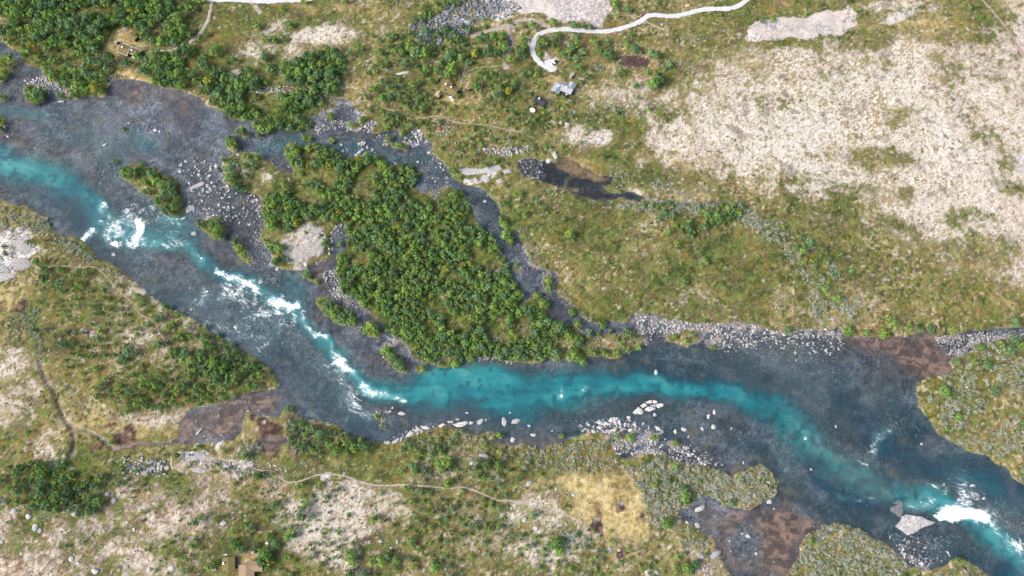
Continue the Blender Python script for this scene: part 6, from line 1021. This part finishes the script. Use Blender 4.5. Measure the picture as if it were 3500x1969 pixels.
outcrop("whitish ribbed bedrock beside the lower side channel", 'A2', [[(1575, 1275), (1640, 1265), (1740, 1275), (1800, 1255), (1880, 1245), (1900, 1275), (1830, 1300), (1740, 1310), (1640, 1320), (1600, 1310)], [(1750, 1320), (1800, 1310), (1810, 1360), (1780, 1380), (1755, 1350)], [(1855, 1360), (1900, 1340), (1910, 1375), (1870, 1385)], [(1900, 1280), (1960, 1270), (1976, 1300), (1920, 1310)]], .5, (.46, .465, .46), .6, "rock_hump")
outcrop("long pale rib of bedrock in the boulder bar below the shrub islet", 'A1', [[(1405, 1415), (1450, 1390), (1500, 1365), (1535, 1360), (1530, 1385), (1480, 1405), (1420, 1428)]], .9, (.55, .53, .52), .5, "rock_hump")
outcrop("pale rock shoulder at the lower tip of the shrub islet", 'B1', [[(1390, 130), (1415, 112), (1455, 115), (1460, 140), (1430, 155), (1395, 175)], [(1340, 215), (1370, 195), (1410, 185), (1390, 215), (1350, 235)]], .8, (.56, .55, .54), .5, "rock_hump")
outcrop("layered grey ledges on the bank above the lower-left slope", 'C1', [[(1070, 690), (1090, 650), (1130, 660), (1110, 700)], [(1100, 640), (1150, 610), (1180, 640), (1140, 660)], [(1100, 590), (1140, 570), (1170, 590), (1130, 620)], [(1180, 600), (1220, 590), (1240, 610), (1200, 630)], [(985, 630), (1030, 615), (1030, 645), (1000, 650)]], .8, GREYS, .3)
outcrop("long pale bare ledge crossed by the footpath at lower left", 'C1', [[(1430, 640), (1490, 630), (1560, 650), (1540, 680), (1460, 670)], [(1400, 580), (1470, 545), (1560, 540), (1540, 565), (1450, 585)], [(1740, 600), (1780, 590), (1790, 610), (1750, 615)], [(1760, 660), (1800, 700), (1840, 730), (1800, 740), (1760, 700)]], .35, (.44, .43, .42), .6, "rock_hump")
outcrop("low bare rock flat among birches left of the sod hamlet", 'A2', [[(1100, 560), (1160, 545), (1205, 540), (1200, 560), (1130, 570)]], .6, (.55, .54, .53), .5, "rock_hump")
# ------------------------------------------------------------------ cabins, cars and yard things
M.update(sod=plain("sod_roof", (.205, .170, .075), (.13, .115, .050), 1.6, .95, .1, .8), sodbrown=plain("dry_sod_roof", (.33, .245, .165), (.22, .16, .11), 1.8, .95, .1, .8),
         greyroof=plain("grey_sheet_roof", (.30, .335, .375), (.26, .29, .33), .8, .5, .4), blackroof=plain("black_felt_roof", (.030, .035, .048), (.045, .05, .062), 1.0, .7, .3),
         darkwood=plain("tarred_wood", (.035, .030, .028), (.055, .046, .04), 5, .8, .2, .3), brownwood=plain("brown_wood", (.12, .075, .05), (.08, .05, .035), 5, .85, .2, .3), greywood=plain("weathered_wood", (.36, .355, .35), (.25, .245, .24), 6, .9, .2, .3),
         white=plain("white_paint", (.80, .80, .79), (.72, .72, .71), 3, .6, .3), stonework=plain("chimney_stone", (.62, .61, .60), (.42, .42, .42), 5, .9, .2, .5), glass=plain("window_glass", (.03, .04, .05), (.04, .05, .06), 1, .08, .8),
         yellow=plain("fresh_timber", (.62, .47, .22), (.52, .38, .17), 5, .8, .2), carpaint=plain("dark_green_paint", (.012, .035, .045), (.012, .03, .04), 1, .2, .6), carblue=plain("dark_blue_paint", (.018, .026, .045), (.02, .03, .05), 1, .2, .6),
         tyre=plain("tyre_rubber", (.018, .018, .018), None, 3, .9, .2), metal=plain("rim_metal", (.45, .46, .48), None, 3, .35, .5, 0, .8), redlamp=plain("tail_lamp_red", (.35, .02, .02), None, 3, .3, .5), lamp=plain("headlamp_glass", (.75, .77, .80), None, 3, .2, .6), rust=plain("rust_leaf", (.42, .10, .035), (.28, .07, .03), 4, .9, .1))
def T2(c, s, ox, oy, p): return (ox + p[0] * c - p[1] * s, oy + p[0] * s + p[1] * c, p[2])
class Thing:
    """an Empty at the thing's base; parts are added in its own coordinates"""
    def __init__(s, name, label, cat, x, y, z, rot=0.0, group=None):
        s.e = bpy.data.objects.new(name, None); COL.objects.link(s.e); s.e.location = (x, y, z); s.e.rotation_euler = (0, 0, rot); tag(s.e, label, cat, group)
        s.f = (0.0, 0.0, 0.0)
    def frame(s, x, y, rot): s.f = (x, y, rot); return s
    def part(s, name, V, F, mat, parent=None, label=None):
        c, q = math.cos(s.f[2]), math.sin(s.f[2]); me = bpy.data.meshes.new(name); me.from_pydata([T2(c, q, s.f[0], s.f[1], v) for v in V], [], F)
        bm = bmesh.new(); bm.from_mesh(me); bmesh.ops.recalc_face_normals(bm, faces=bm.faces); bm.to_mesh(me); bm.free()
        o_ = link(name, me, mat, parent or s.e)
        if label: o_["label"] = label
        return o_
    def box(s, name, x0, y0, z0, x1, y1, z1, mat, parent=None):
        V = [(x, y, z) for x in (x0, x1) for y in (y0, y1) for z in (z0, z1)]
        return s.part(name, V, [(0, 1, 3, 2), (4, 6, 7, 5), (0, 4, 5, 1), (2, 3, 7, 6), (0, 2, 6, 4), (1, 5, 7, 3)], mat, parent)
    def cyl(s, name, x, y, z0, z1, r, mat, parent=None, n=14, r1=None):
        r1 = r if r1 is None else r1
        V = [(x + math.cos(6.2832 * i / n) * q, y + math.sin(6.2832 * i / n) * q, z) for z, q in ((z0, r), (z1, r1)) for i in range(n)]
        return s.part(name, V, [tuple(range(n)), tuple(range(n, 2 * n))] + [(i, (i + 1) % n, n + (i + 1) % n, n + i) for i in range(n)], mat, parent)
    def volume(s, L_, W, hw, hr, roof, wall, trim=None, thick=.22, over=.35, chim=(), wins=(), door=None):
        """one gabled volume, ridge along x"""
        a, b = L_ / 2, W / 2
        V = [(-a, -b, -.6), (a, -b, -.6), (a, b, -.6), (-a, b, -.6), (-a, -b, hw), (a, -b, hw), (a, b, hw), (-a, b, hw), (-a, 0, hw + hr), (a, 0, hw + hr)]
        w = s.part("wall", V, [(0, 1, 5, 4), (2, 3, 7, 6), (1, 2, 6, 9, 5), (3, 0, 4, 8, 7), (4, 5, 9, 8), (6, 7, 8, 9), (0, 3, 2, 1)], wall)
        k = hr / b; ao, bo = a + over, b + over; zt = hw + hr
        for sg in (-1, 1):
            q = [(-ao, 0, zt + .03), (ao, 0, zt + .03), (ao, sg * bo, zt + .03 - bo * k), (-ao, sg * bo, zt + .03 - bo * k)]
            r = s.part("roof_slope", q + [(x, y, z + thick) for x, y, z in q], [(0, 1, 2, 3), (4, 7, 6, 5), (0, 4, 5, 1), (1, 5, 6, 2), (2, 6, 7, 3), (3, 7, 4, 0)], roof)
            if trim:
                for e in (-1, 1):
                    x0, x1 = sorted((e * ao, e * (ao + .14))); q2 = [(x0, 0, zt + .02), (x1, 0, zt + .02), (x1, sg * bo, zt + .02 - bo * k), (x0, sg * bo, zt + .02 - bo * k)]
                    s.part("bargeboard", q2 + [(x, y, z + thick + .12) for x, y, z in q2], [(0, 1, 2, 3), (4, 7, 6, 5), (0, 4, 5, 1), (1, 5, 6, 2), (2, 6, 7, 3), (3, 7, 4, 0)], trim, r)
                y0, y1 = sorted((sg * bo, sg * (bo + .14))); s.box("eaves_board", -ao, y0, zt - bo * k, ao, y1, zt - bo * k + thick + .12, trim, r)
        for cx, cyy in chim:
            c_ = s.box("chimney", cx - .38, cyy - .38, hw, cx + .38, cyy + .38, zt + .85, M['stonework']); s.box("chimney_cap", cx - .48, cyy - .48, zt + .85, cx + .48, cyy + .48, zt + .99, M['white'], c_)
        for side, p, ww in wins:
            if side in 'sn':
                y = (-b if side == 's' else b); d = -1 if side == 's' else 1; y0, y1 = sorted((y, y + d * .07)); f_ = s.box("window", p - ww / 2 - .1, y0, hw * .38, p + ww / 2 + .1, y1, hw * .92, M['white']); y0, y1 = sorted((y + d * .072, y + d * .09)); s.box("pane", p - ww / 2, y0, hw * .42, p + ww / 2, y1, hw * .88, M['glass'], f_)
            else:
                x = (a if side == 'e' else -a); d = 1 if side == 'e' else -1; x0, x1 = sorted((x, x + d * .07)); f_ = s.box("window", x0, p - ww / 2 - .1, hw * .38, x1, p + ww / 2 + .1, hw * .92, M['white']); x0, x1 = sorted((x + d * .072, x + d * .09)); s.box("pane", x0, p - ww / 2, hw * .42, x1, p + ww / 2, hw * .88, M['glass'], f_)
        if door is not None:
            d_ = s.box("door", door - .45, -b - .06, 0, door + .45, -b, 2.0, M['brownwood']); s.box("door_handle", door + .3, -b - .11, .95, door + .38, -b - .06, 1.08, M['metal'], d_)
def W2(k, x, y, h):
    (u, v), = px(k, [(x, y)]); return place(u, v, h)
def ridge(k, p, q, h):
    A, B = W2(k, *p, h), W2(k, *q, h); return (A[0] + B[0]) / 2, (A[1] + B[1]) / 2, math.atan2(B[1] - A[1], B[0] - A[0]), math.hypot(B[0] - A[0], B[1] - A[1])
def house(name, label, cat, k, vols):
    x0, y0, r0, _ = ridge(k, *vols[0][0], vols[0][2] + vols[0][3]); h = Thing(name, label, cat, x0, y0, zat(x0, y0), 0)
    for (pq, W, hw, hr, kw) in vols:
        x, y, r, L_ = ridge(k, *pq, hw + hr); h.frame(x - x0, y - y0, r).volume(L_ - .5, W, hw, hr, **kw)
    h.x0, h.y0 = x0, y0; return h
# grey house with three gables
gk = dict(roof=M['greyroof'], wall=M['darkwood'], thick=.14, over=.4)
h = house("grey_cabin", "large grey-roofed house with crossing gables and dark walls at the road's end", "house", 'Z5',
          [(((788, 955), (1012, 1050)), 5.0, 2.7, 1.3, dict(gk, chim=[(1.2, -.5)], wins=[('s', 3.2, 1.4), ('s', .5, 1.0), ('n', 1.5, 1.2)])), (((822, 955), (752, 1072)), 4.8, 2.62, 1.25, dict(gk, chim=[(-.6, .6)], wins=[('e', -1.1, 1.1), ('e', 1.1, 1.1)])), (((1022, 938), (968, 1042)), 3.9, 2.55, 1.1, dict(gk, wins=[('w', 0, 1.2)]))])
X, Y, z = W2('Z5', 922, 1125, .4); d = Thing("wooden_deck", "dark square plank terrace in front of the grey house", "terrace", X, Y, z, ridge('Z5', (865, 1130), (945, 1170), .4)[2])
for i in range(12): d.box("plank", -1.9, -2.0 + i * .335, .25, 1.9, -2.0 + i * .335 + .31, .31, M['blackroof'])
for sx in (-1.7, 1.7):
    for sy in (-1.8, 1.8): d.box("post", sx - .06, sy - .06, -.6, sx + .06, sy + .06, .25, M['darkwood'])
t = Thing("garden_table", "small round white table on the dark terrace of the grey house", "table", X, Y, z + .31); t.cyl("table_top", 0, 0, .68, .74, .62, M['white'], n=20); t.cyl("leg", 0, 0, .02, .68, .05, M['metal']); t.cyl("foot", 0, 0, .0, .03, .3, M['metal'])
# black cabin
h = house("black_cabin", "small cabin with black roof and dark porch below the grey house", "cabin", 'Z5', [(((458, 1172), (606, 1236)), 4.5, 2.3, .55, dict(roof=M['blackroof'], wall=M['darkwood'], thick=.14, over=.35, chim=[(-.6, .6)], wins=[('s', -.5, 1.0), ('s', 1.3, 1.0)], door=-2.2))])
X, Y, z = W2('Z5', 608, 1255, .5); p = Thing("porch_deck", "narrow grey porch with railing at the right end of the black cabin", "porch", X, Y, z, h.f[2])
for i in range(5): p.box("plank", -.75 + i * .3, -2.1, .2, -.75 + i * .3 + .27, 2.1, .26, M['greywood'])
p.box("rail", .75, -2.1, 1.0, .83, 2.1, 1.08, M['greywood']); [p.box("post", .75, y_, -.4, .83, y_ + .08, 1.0, M['greywood']) for y_ in (-2.1, -.7, .7, 2.02)]
# dish
X, Y, z = W2('Z5', 425, 1350, 1.2); d = Thing("satellite_dish", "large white oval dish on a dark stand below the black cabin", "dish", X, Y, z, R(-25)); d.box("stand", -.12, -.12, -.4, .12, .12, 1.2, M['darkwood']); d.box("base", -.5, -.5, -.05, .5, .5, .06, M['darkwood'])
V, F = [], []; n = 24
for r_ in (0, .35, .7, 1.0):
    for i in range(n): aa = 6.2832 * i / n; xx, yy, zz = math.cos(aa) * r_ * 1.75, math.sin(aa) * r_ * 1.35, r_ * r_ * .4; V.append((xx, yy * .9 - zz * .35, 1.2 + zz + yy * .38))
for q in range(3):
    for i in range(n): F.append((q * n + i, q * n + (i + 1) % n, (q + 1) * n + (i + 1) % n, (q + 1) * n + i))
o = d.part("reflector", V, F, M['white']); md = o.modifiers.new("thick", 'SOLIDIFY'); md.thickness = .05
d.box("feed_arm", -.03, -.9, 1.5, .03, .0, 1.56, M['metal'])
X, Y, z = W2('Z5', 458, 1312, .5); b_ = Thing("storage_box", "small dark box behind the white dish", "box", X, Y, z, R(-25)); b_.box("body", -.6, -.5, 0, .6, .5, .7, M['darkwood']); b_.box("lid", -.65, -.55, .7, .65, .55, .76, M['blackroof'])
# small grey shed by the grey house
house("grey_shed", "narrow little shed with flat grey roof above the grey house", "shed", 'Z5', [(((972, 868), (1030, 802)), 1.7, 1.7, .25, dict(roof=M['greywood'], wall=M['greywood'], thick=.1, over=.15, door=0))])
X, Y, z = W2('Z5', 605, 766, .3); b_ = Thing("timber_bench", "pale timber bench at the lower rim of the parking area", "bench", X, Y, z, R(-28)); b_.box("seat", -1.0, -.5, .42, 1.0, .5, .5, M['greywood']); [b_.box("leg", sx - .06, -.45, 0, sx + .06, .45, .42, M['greywood']) for sx in (-.8, .8)]
X, Y, z = W2('Z5', 1145, 893, .3); b_ = Thing("log_pile", "pale weathered heap of logs right of the grey shed", "log pile", X, Y, z, R(-8))
for i in range(6):
    yy, zz = (-.5 + .4 * (i % 4), .16) if i < 4 else (-.3 + .4 * (i - 4), .46); V = [(x, yy + math.cos(6.283 * j / 7) * .18, zz + math.sin(6.283 * j / 7) * .18) for x in (-1.9 + .1 * i, 1.9 - .15 * i) for j in range(7)]; b_.part("log", V, [tuple(range(7)), tuple(range(7, 14))] + [(j, (j + 1) % 7, 7 + (j + 1) % 7, 7 + j) for j in range(7)], M['greywood'])
# cars
def car(label, k, p, q, paint, wagon):
    A, B = W2(k, *p, .8), W2(k, *q, .8); x, y = (A[0] + B[0]) / 2, (A[1] + B[1]) / 2; c = Thing("parked_car", label, "car", x, y, zat(x, y) + .12, math.atan2(B[1] - A[1], B[0] - A[0]), "parked cars")
    st_ = [(-2.25, .45, .72, .78), (-2.15, .35, .92, .86), (-1.2, .28, .98, .90), (.9, .28, .96, .90), (1.9, .32, .86, .84), (2.25, .42, .66, .72)]
    V, F = [], []
    for (xx, z0, z1, w) in st_: V += [(xx, -w * .94, z0), (xx, -w, (z0 + z1) / 2), (xx, -w * .9, z1), (xx, w * .9, z1), (xx, w, (z0 + z1) / 2), (xx, w * .94, z0)]
    for i in range(len(st_) - 1):
        for j in range(6): F.append((i * 6 + j, i * 6 + (j + 1) % 6, (i + 1) * 6 + (j + 1) % 6, (i + 1) * 6 + j))
    F += [tuple(range(6)), tuple(range(len(V) - 6, len(V)))]; c.part("body", V, F, paint)
    xb, xt = (-2.05, -1.75) if wagon else (-1.75, -1.1); xf, xg = 1.05, .35
    V = [(xb, -.80, .93), (xf, -.80, .95), (xf, .80, .95), (xb, .80, .93), (xt, -.64, 1.42), (xg, -.64, 1.45), (xg, .64, 1.45), (xt, .64, 1.42)]
    gh = c.part("cabin_glass", V, [(0, 1, 5, 4), (1, 2, 6, 5), (2, 3, 7, 6), (3, 0, 4, 7)], M['glass'])
    V = [(xt - .03, -.66, 1.41), (xg + .03, -.66, 1.44), (xg + .03, .66, 1.44), (xt - .03, .66, 1.41), (xt + .1, -.55, 1.49), (xg - .1, -.55, 1.51), (xg - .1, .55, 1.51), (xt + .1, .55, 1.49)]
    c.part("roof", V, [(0, 1, 5, 4), (1, 2, 6, 5), (2, 3, 7, 6), (3, 0, 4, 7), (4, 5, 6, 7)], paint)
    for sx in (-1.35, 1.4):
        for sg in (-1, 1):
            y0 = sg * .74; n = 14; ring = lambda r_, yy: [(sx + math.cos(6.283 * i / n) * r_, yy, .32 + math.sin(6.283 * i / n) * r_) for i in range(n)]
            w_ = c.part("wheel", ring(.32, y0) + ring(.32, y0 + sg * .2), [tuple(range(n)), tuple(range(n, 2 * n))] + [(i, (i + 1) % n, n + (i + 1) % n, n + i) for i in range(n)], M['tyre']); c.part("rim", ring(.2, y0 + sg * .195) + ring(.18, y0 + sg * .215), [tuple(range(n, 2 * n))] + [(i, (i + 1) % n, n + (i + 1) % n, n + i) for i in range(n)], M['metal'], w_)
    for sg in (-1, 1):
        c.box("headlight", 2.16, sg * .5 - .15, .62, 2.29, sg * .5 + .15, .74, M['lamp']); c.box("tail_light", -2.28, sg * .62 - .1, .64, -2.17, sg * .62 + .1, .80, M['redlamp']); c.box("mirror", .75, sg * .93 - .1, .95, .9, sg * .93 + .1, 1.08, paint)
    c.box("number_plate", -2.285, -.24, .50, -2.26, .24, .60, M['white'])
car("dark green car parked on the dirt spur left of the hairpin", 'Z5', (98, 322), (98, 404), M['carpaint'], False)
car("dark blue estate car parked on the gravel at the road's end", 'Z5', (782, 622), (724, 690), M['carblue'], True)
# top-left sod cabin and its yard
sk = dict(roof=M['sod'], wall=M['brownwood'], trim=M['white'], thick=.3, over=.3)
house("sod_cabin", "long sod-roofed cabin with white roof edges in the top-left clearing", "cabin", 'Z7', [(((345, 578), (588, 672)), 6.2, 2.5, 1.0, dict(sk, chim=[(-1.2, .2)], wins=[('s', -1.5, 1.2), ('s', 1.2, 1.2)])), (((600, 640), (838, 728)), 4.3, 2.35, .85, dict(sk, chim=[(-1.2, -.6)], wins=[('s', .8, 1.1), ('e', 0, 1.0)], door=-1.2))])
house("sod_shed", "small ochre sod-roofed shed above the top-left cabin", "shed", 'Z7', [(((598, 240), (768, 375)), 2.9, 1.9, .5, dict(roof=M['sod'], wall=M['darkwood'], thick=.3, over=.25))])
house("outhouse", "tiny open shelter left of the top-left cabin", "outhouse", 'Z7', [(((232, 425), (305, 475)), 1.4, 1.7, .3, dict(roof=M['greywood'], wall=M['darkwood'], thick=.1, over=.1))])
X, Y, z = W2('Z7', 697, 838, .4); b_ = Thing("water_tank", "white rectangular tank beside the top-left cabin", "tank", X, Y, z, R(-22)); b_.box("body", -.85, -.55, 0, .85, .55, .8, M['white']); b_.box("lid", -.88, -.58, .8, .88, .58, .88, M['white'])
X, Y, z = W2('Z7', 490, 150, .6); b_ = Thing("woodpile", "grey covered woodpile mound at the top of the clearing", "woodpile", X, Y, z, R(-10))
for i in range(9):
    hh = .9 - .1 * abs(i - 4) ** 1.2; b_.box("log_row", -1.7 + i * .38, -1.1, -.1, -1.7 + i * .38 + .33, 1.1, hh, M['greywood'])
X, Y, z = W2('Z7', 230, 562, .3); b_ = Thing("grill_barrel", "small dark barrel grill left of the top-left cabin", "grill", X, Y, z); b_.cyl("barrel", 0, 0, .1, .75, .35, M['darkwood']); b_.cyl("lid", 0, 0, .75, .82, .38, M['metal'])
def fence(name, label, k, pts, mat, cat, ph, plank):
    P = [W2(k, *p, .3) for p in pts]; f = Thing(name, label, cat, *P[0]); 
    for A, B in zip(P[:-1], P[1:]):
        r = math.atan2(B[1] - A[1], B[0] - A[0]); L_ = math.hypot(B[0] - A[0], B[1] - A[1]); f.frame(A[0] - P[0][0], A[1] - P[0][1], r); n = max(1, int(L_ / 1.6))
        for i in range(n + 1): f.box("post", L_ * i / n - .06, -.06, -.6, L_ * i / n + .06, .06, ph, mat)
        for q in range(2): f.box("rail", 0, .062, ph * (.45 + .45 * q) - .08, L_, .12, ph * (.45 + .45 * q) + .08, plank)
    return f
fence("plank_fence", "low grey plank fence along the drive to the top-left cabin", 'Z7', [(978, 462), (1060, 515), (1150, 570), (1282, 646)], M['greywood'], "fence", .8, M['greywood'])
# sod hamlet in the middle
mk = dict(roof=M['sod'], wall=M['darkwood'], thick=.32, over=.35)
house("sod_cabin", "mossy L-shaped sod cabin of the middle hamlet", "cabin", 'Z6', [(((785, 588), (1150, 778)), 5.4, 2.5, 1.0, dict(mk, chim=[(-1.0, .9)], wins=[('s', -1.5, 1.1), ('s', 1.0, 1.1), ('e', 0, 1)])), (((880, 392), (678, 728)), 4.9, 2.4, .95, dict(mk, chim=[(-.6, -.6)], wins=[('e', -1.2, .9), ('e', 0, .9), ('e', 1.2, .9)]))])
house("small_hut", "little brown-roofed hut left of the L-shaped sod cabin", "hut", 'Z6', [(((372, 815), (562, 893)), 2.8, 2.0, .5, dict(roof=M['sodbrown'], wall=M['darkwood'], thick=.2, over=.2, chim=[(.0, -.1)], door=.5))])
house("sod_shed", "weathered brown-roofed shed right of the L-shaped sod cabin", "shed", 'Z6', [(((1612, 400), (1498, 652)), 3.3, 2.1, .6, dict(roof=M['sodbrown'], wall=M['darkwood'], thick=.22, over=.25, wins=[('e', 0, 1)]))])
X, Y, z = W2('Z6', 510, 762, .8); b_ = Thing("timber_stack", "yellow stack of fresh timber behind the little hut", "timber stack", X, Y, z, R(-24)); [b_.box("board", -.85, -.45 + .3 * i, .0 + .0 * i, .85, -.45 + .3 * i + .27, .75, M['yellow']) for i in range(3)]
for i, (x, y, r_, l_) in enumerate(((950, 950, 17, "white boulder against the front wall of the L-shaped cabin"), (1000, 1040, 18, "largest white boulder below the L-shaped cabin"), (890, 930, 10, "small white boulder left in the white heap by the cabin"), (1255, 180, 9, "pale stone beside the hamlet's upper path"))):
    (u, v), = px('Z6', [(x, y)]); boulder('S', u, v, 1, 1, 0, l_, (.80, .80, .80)).scale = (r_ * .085, r_ * .075, r_ * .06)
e = Thing("russet_bush", "fiery red-orange bush on the meadow below the hamlet", "bush", *W2('A2', 1435, 965, .3)); c = link("foliage", tint_mesh("foliage", bush(900, 150, .1, 8, .6), mat=M['leaf']), None, e.e); c.scale = (1.7, 2.2, 1.2); c.color = (.62, .12, .035, 1)
# lower cabins
house("sod_cabin", "ochre sod-roofed cabin with one white chimney at the bottom edge", "cabin", 'Z8', [(((640, 695), (638, 1185)), 6.0, 2.4, .8, dict(roof=M['sod'], wall=M['darkwood'], thick=.3, over=.3, chim=[(-.6, -2.2)], wins=[('n', 0, 1.0)]))])
house("brown_cabin", "big brown-roofed cabin of two joined wings cut by the bottom edge", "cabin", 'Z8', [(((1290, 1030), (1905, 1022)), 4.6, 2.4, .7, dict(roof=M['sodbrown'], wall=M['brownwood'], thick=.28, over=.3, wins=[('n', -2, 1), ('n', 1.5, 1), ('e', 0, 1)])), (((1300, 960), (1290, 1560)), 7.4, 2.45, .85, dict(roof=M['sodbrown'], wall=M['brownwood'], thick=.28, over=.3, trim=None, wins=[('n', -2, 1), ('s', 0, 1)]))])
house("outhouse", "tiny lilac-grey outhouse above the big brown cabin", "outhouse", 'Z8', [(((1545, 470), (1545, 590)), 1.7, 1.8, .35, dict(roof=M['greywood'], wall=M['darkwood'], thick=.1, over=.12))])
fence("yard_fence", "square grey wooden frame fence between the two lower cabins", 'Z8', [(850, 755), (970, 755), (965, 905)], M['greywood'], "fence", .9, M['greywood'])
X, Y, z = W2('Z8', 905, 960, .2); d = Thing("grey_steps", "small grey plank landing beside the ochre lower cabin", "landing", X, Y, z, 0); [d.box("plank", -.9, -.7 + i * .29, .15, .9, -.7 + i * .29 + .26, .22, M['greywood']) for i in range(5)]
X, Y, z = W2('Z8', 1120, 985, .3); d = Thing("boardwalk", "pale plank walkway joining the two lower cabins", "walkway", X, Y, z, R(4)); [d.box("plank", -2.2 + i * .45, -.45, .2, -2.2 + i * .45 + .4, .45, .27, M['greywood']) for i in range(10)]; d.box("beam", -2.2, -.3, .02, 2.3, -.2, .2, M['greywood']); d.box("beam", -2.2, .2, .02, 2.3, .3, .2, M['greywood'])
X, Y, z = W2('Z8', 2062, 178, .5); t = Thing("picnic_table", "white garden table by a path above the lower cabins", "table", X, Y, z, R(52)); t.box("table_top", -.7, -.4, .68, .7, .4, .74, M['white']); t.box("bench", -.7, -.8, .40, .7, -.58, .45, M['white']); t.box("bench", -.7, .58, .40, .7, .8, .45, M['white']); [t.box("leg", sx - .05, -.75, 0, sx + .05, .75, .40, M['greywood']) for sx in (-.5, .5)]; t.box("pedestal", -.5, -.05, .4, .5, .05, .68, M['greywood'])
X, Y, z = W2('Z8', 525, 605, .2); b_ = Thing("rowing_boat", "small pale rowing boat lying above the ochre lower cabin", "boat", X, Y, z, R(12)); V, F = [], []
for i in range(9):
    tt = i / 8; xx = -1.15 + 2.3 * tt; w = .48 * math.sin(math.pi * min(1, .18 + .82 * (1 - tt))) ** .7 + .01; V += [(xx, -w, .45), (xx, -w * .6, .05), (xx, w * .6, .05), (xx, w, .45)]
for i in range(8):
    for j in range(3): F.append((i * 4 + j, i * 4 + j + 1, (i + 1) * 4 + j + 1, (i + 1) * 4 + j))
F.append((0, 1, 2, 3)); o = b_.part("hull", V, F, M['white']); md = o.modifiers.new("thick", 'SOLIDIFY'); md.thickness = .04; b_.box("seat", -.3, -.42, .33, -.1, .42, .37, M['greywood']); b_.box("seat", .45, -.3, .33, .6, .3, .37, M['greywood'])
X, Y, z = W2('Z8', 115, 1160, .3); b_ = Thing("timber_bench", "grey weathered bench left of the ochre lower cabin", "bench", X, Y, z, R(18)); b_.box("seat", -1.35, -.35, .42, 1.35, .35, .5, M['greywood']); [b_.box("leg", sx - .06, -.3, 0, sx + .06, .3, .42, M['greywood']) for sx in (-1.1, 1.1)]
# dead trunks
for k, x, y, L_, r, lab in (('A2', 1140, 440, 4.5, 30, "bleached dead trunk among birches left of the hamlet"), ('A2', 1065, 520, 4, 40, "second bleached trunk just below the first, left of the hamlet"), ('C2', 575, 1210, 4.5, -40, "grey fallen trunk on the pale slope below the path"), ('C2', 590, 1318, 4.5, -30, "pinkish fallen trunk lower on the pale slope"), ('C2', 1562, 962, 4.5, 35, "forked bleached trunk among small birches, bottom centre"), ('B3', 480, 538, 4.5, 5, "pale driftwood log beside the side channel"), ('C2', 690, 1290, 3.5, 75, "thin dead trunk beside the dark birches, bottom"), ('C1', 220, 735, 3.5, -45, "dead branch in the lower-left thicket")):
    X, Y, z = W2(k, x, y, .2); lg = Thing("fallen_trunk", lab, "log", X, Y, z, R(r))
    def lim(pts, r_): 
        V, F = [], []
        for (p, q) in zip(pts, r_): V += [(p[0], p[1] + math.cos(6.283 * j / 6) * q, p[2] + math.sin(6.283 * j / 6) * q) for j in range(6)]
        for i in range(len(pts) - 1):
            for j in range(6): F.append((i * 6 + j, i * 6 + (j + 1) % 6, (i + 1) * 6 + (j + 1) % 6, (i + 1) * 6 + j))
        return V, F
    lg.part("trunk", *lim([(-L_ / 2, 0, .3), (0, .15, .35), (L_ / 2, -.1, .3)], (.22, .17, .07)), M['greywood'])
    for q in range(3): lg.part("branch", *lim([(-.2 + q * .7, .1, .35), (.5 + q * .7, (.8 + .2 * q) * (-1) ** q, .55), (.9 + q * .7, (1.4 + .2 * q) * (-1) ** q, .5)], (.09, .06, .02)), M['greywood'])
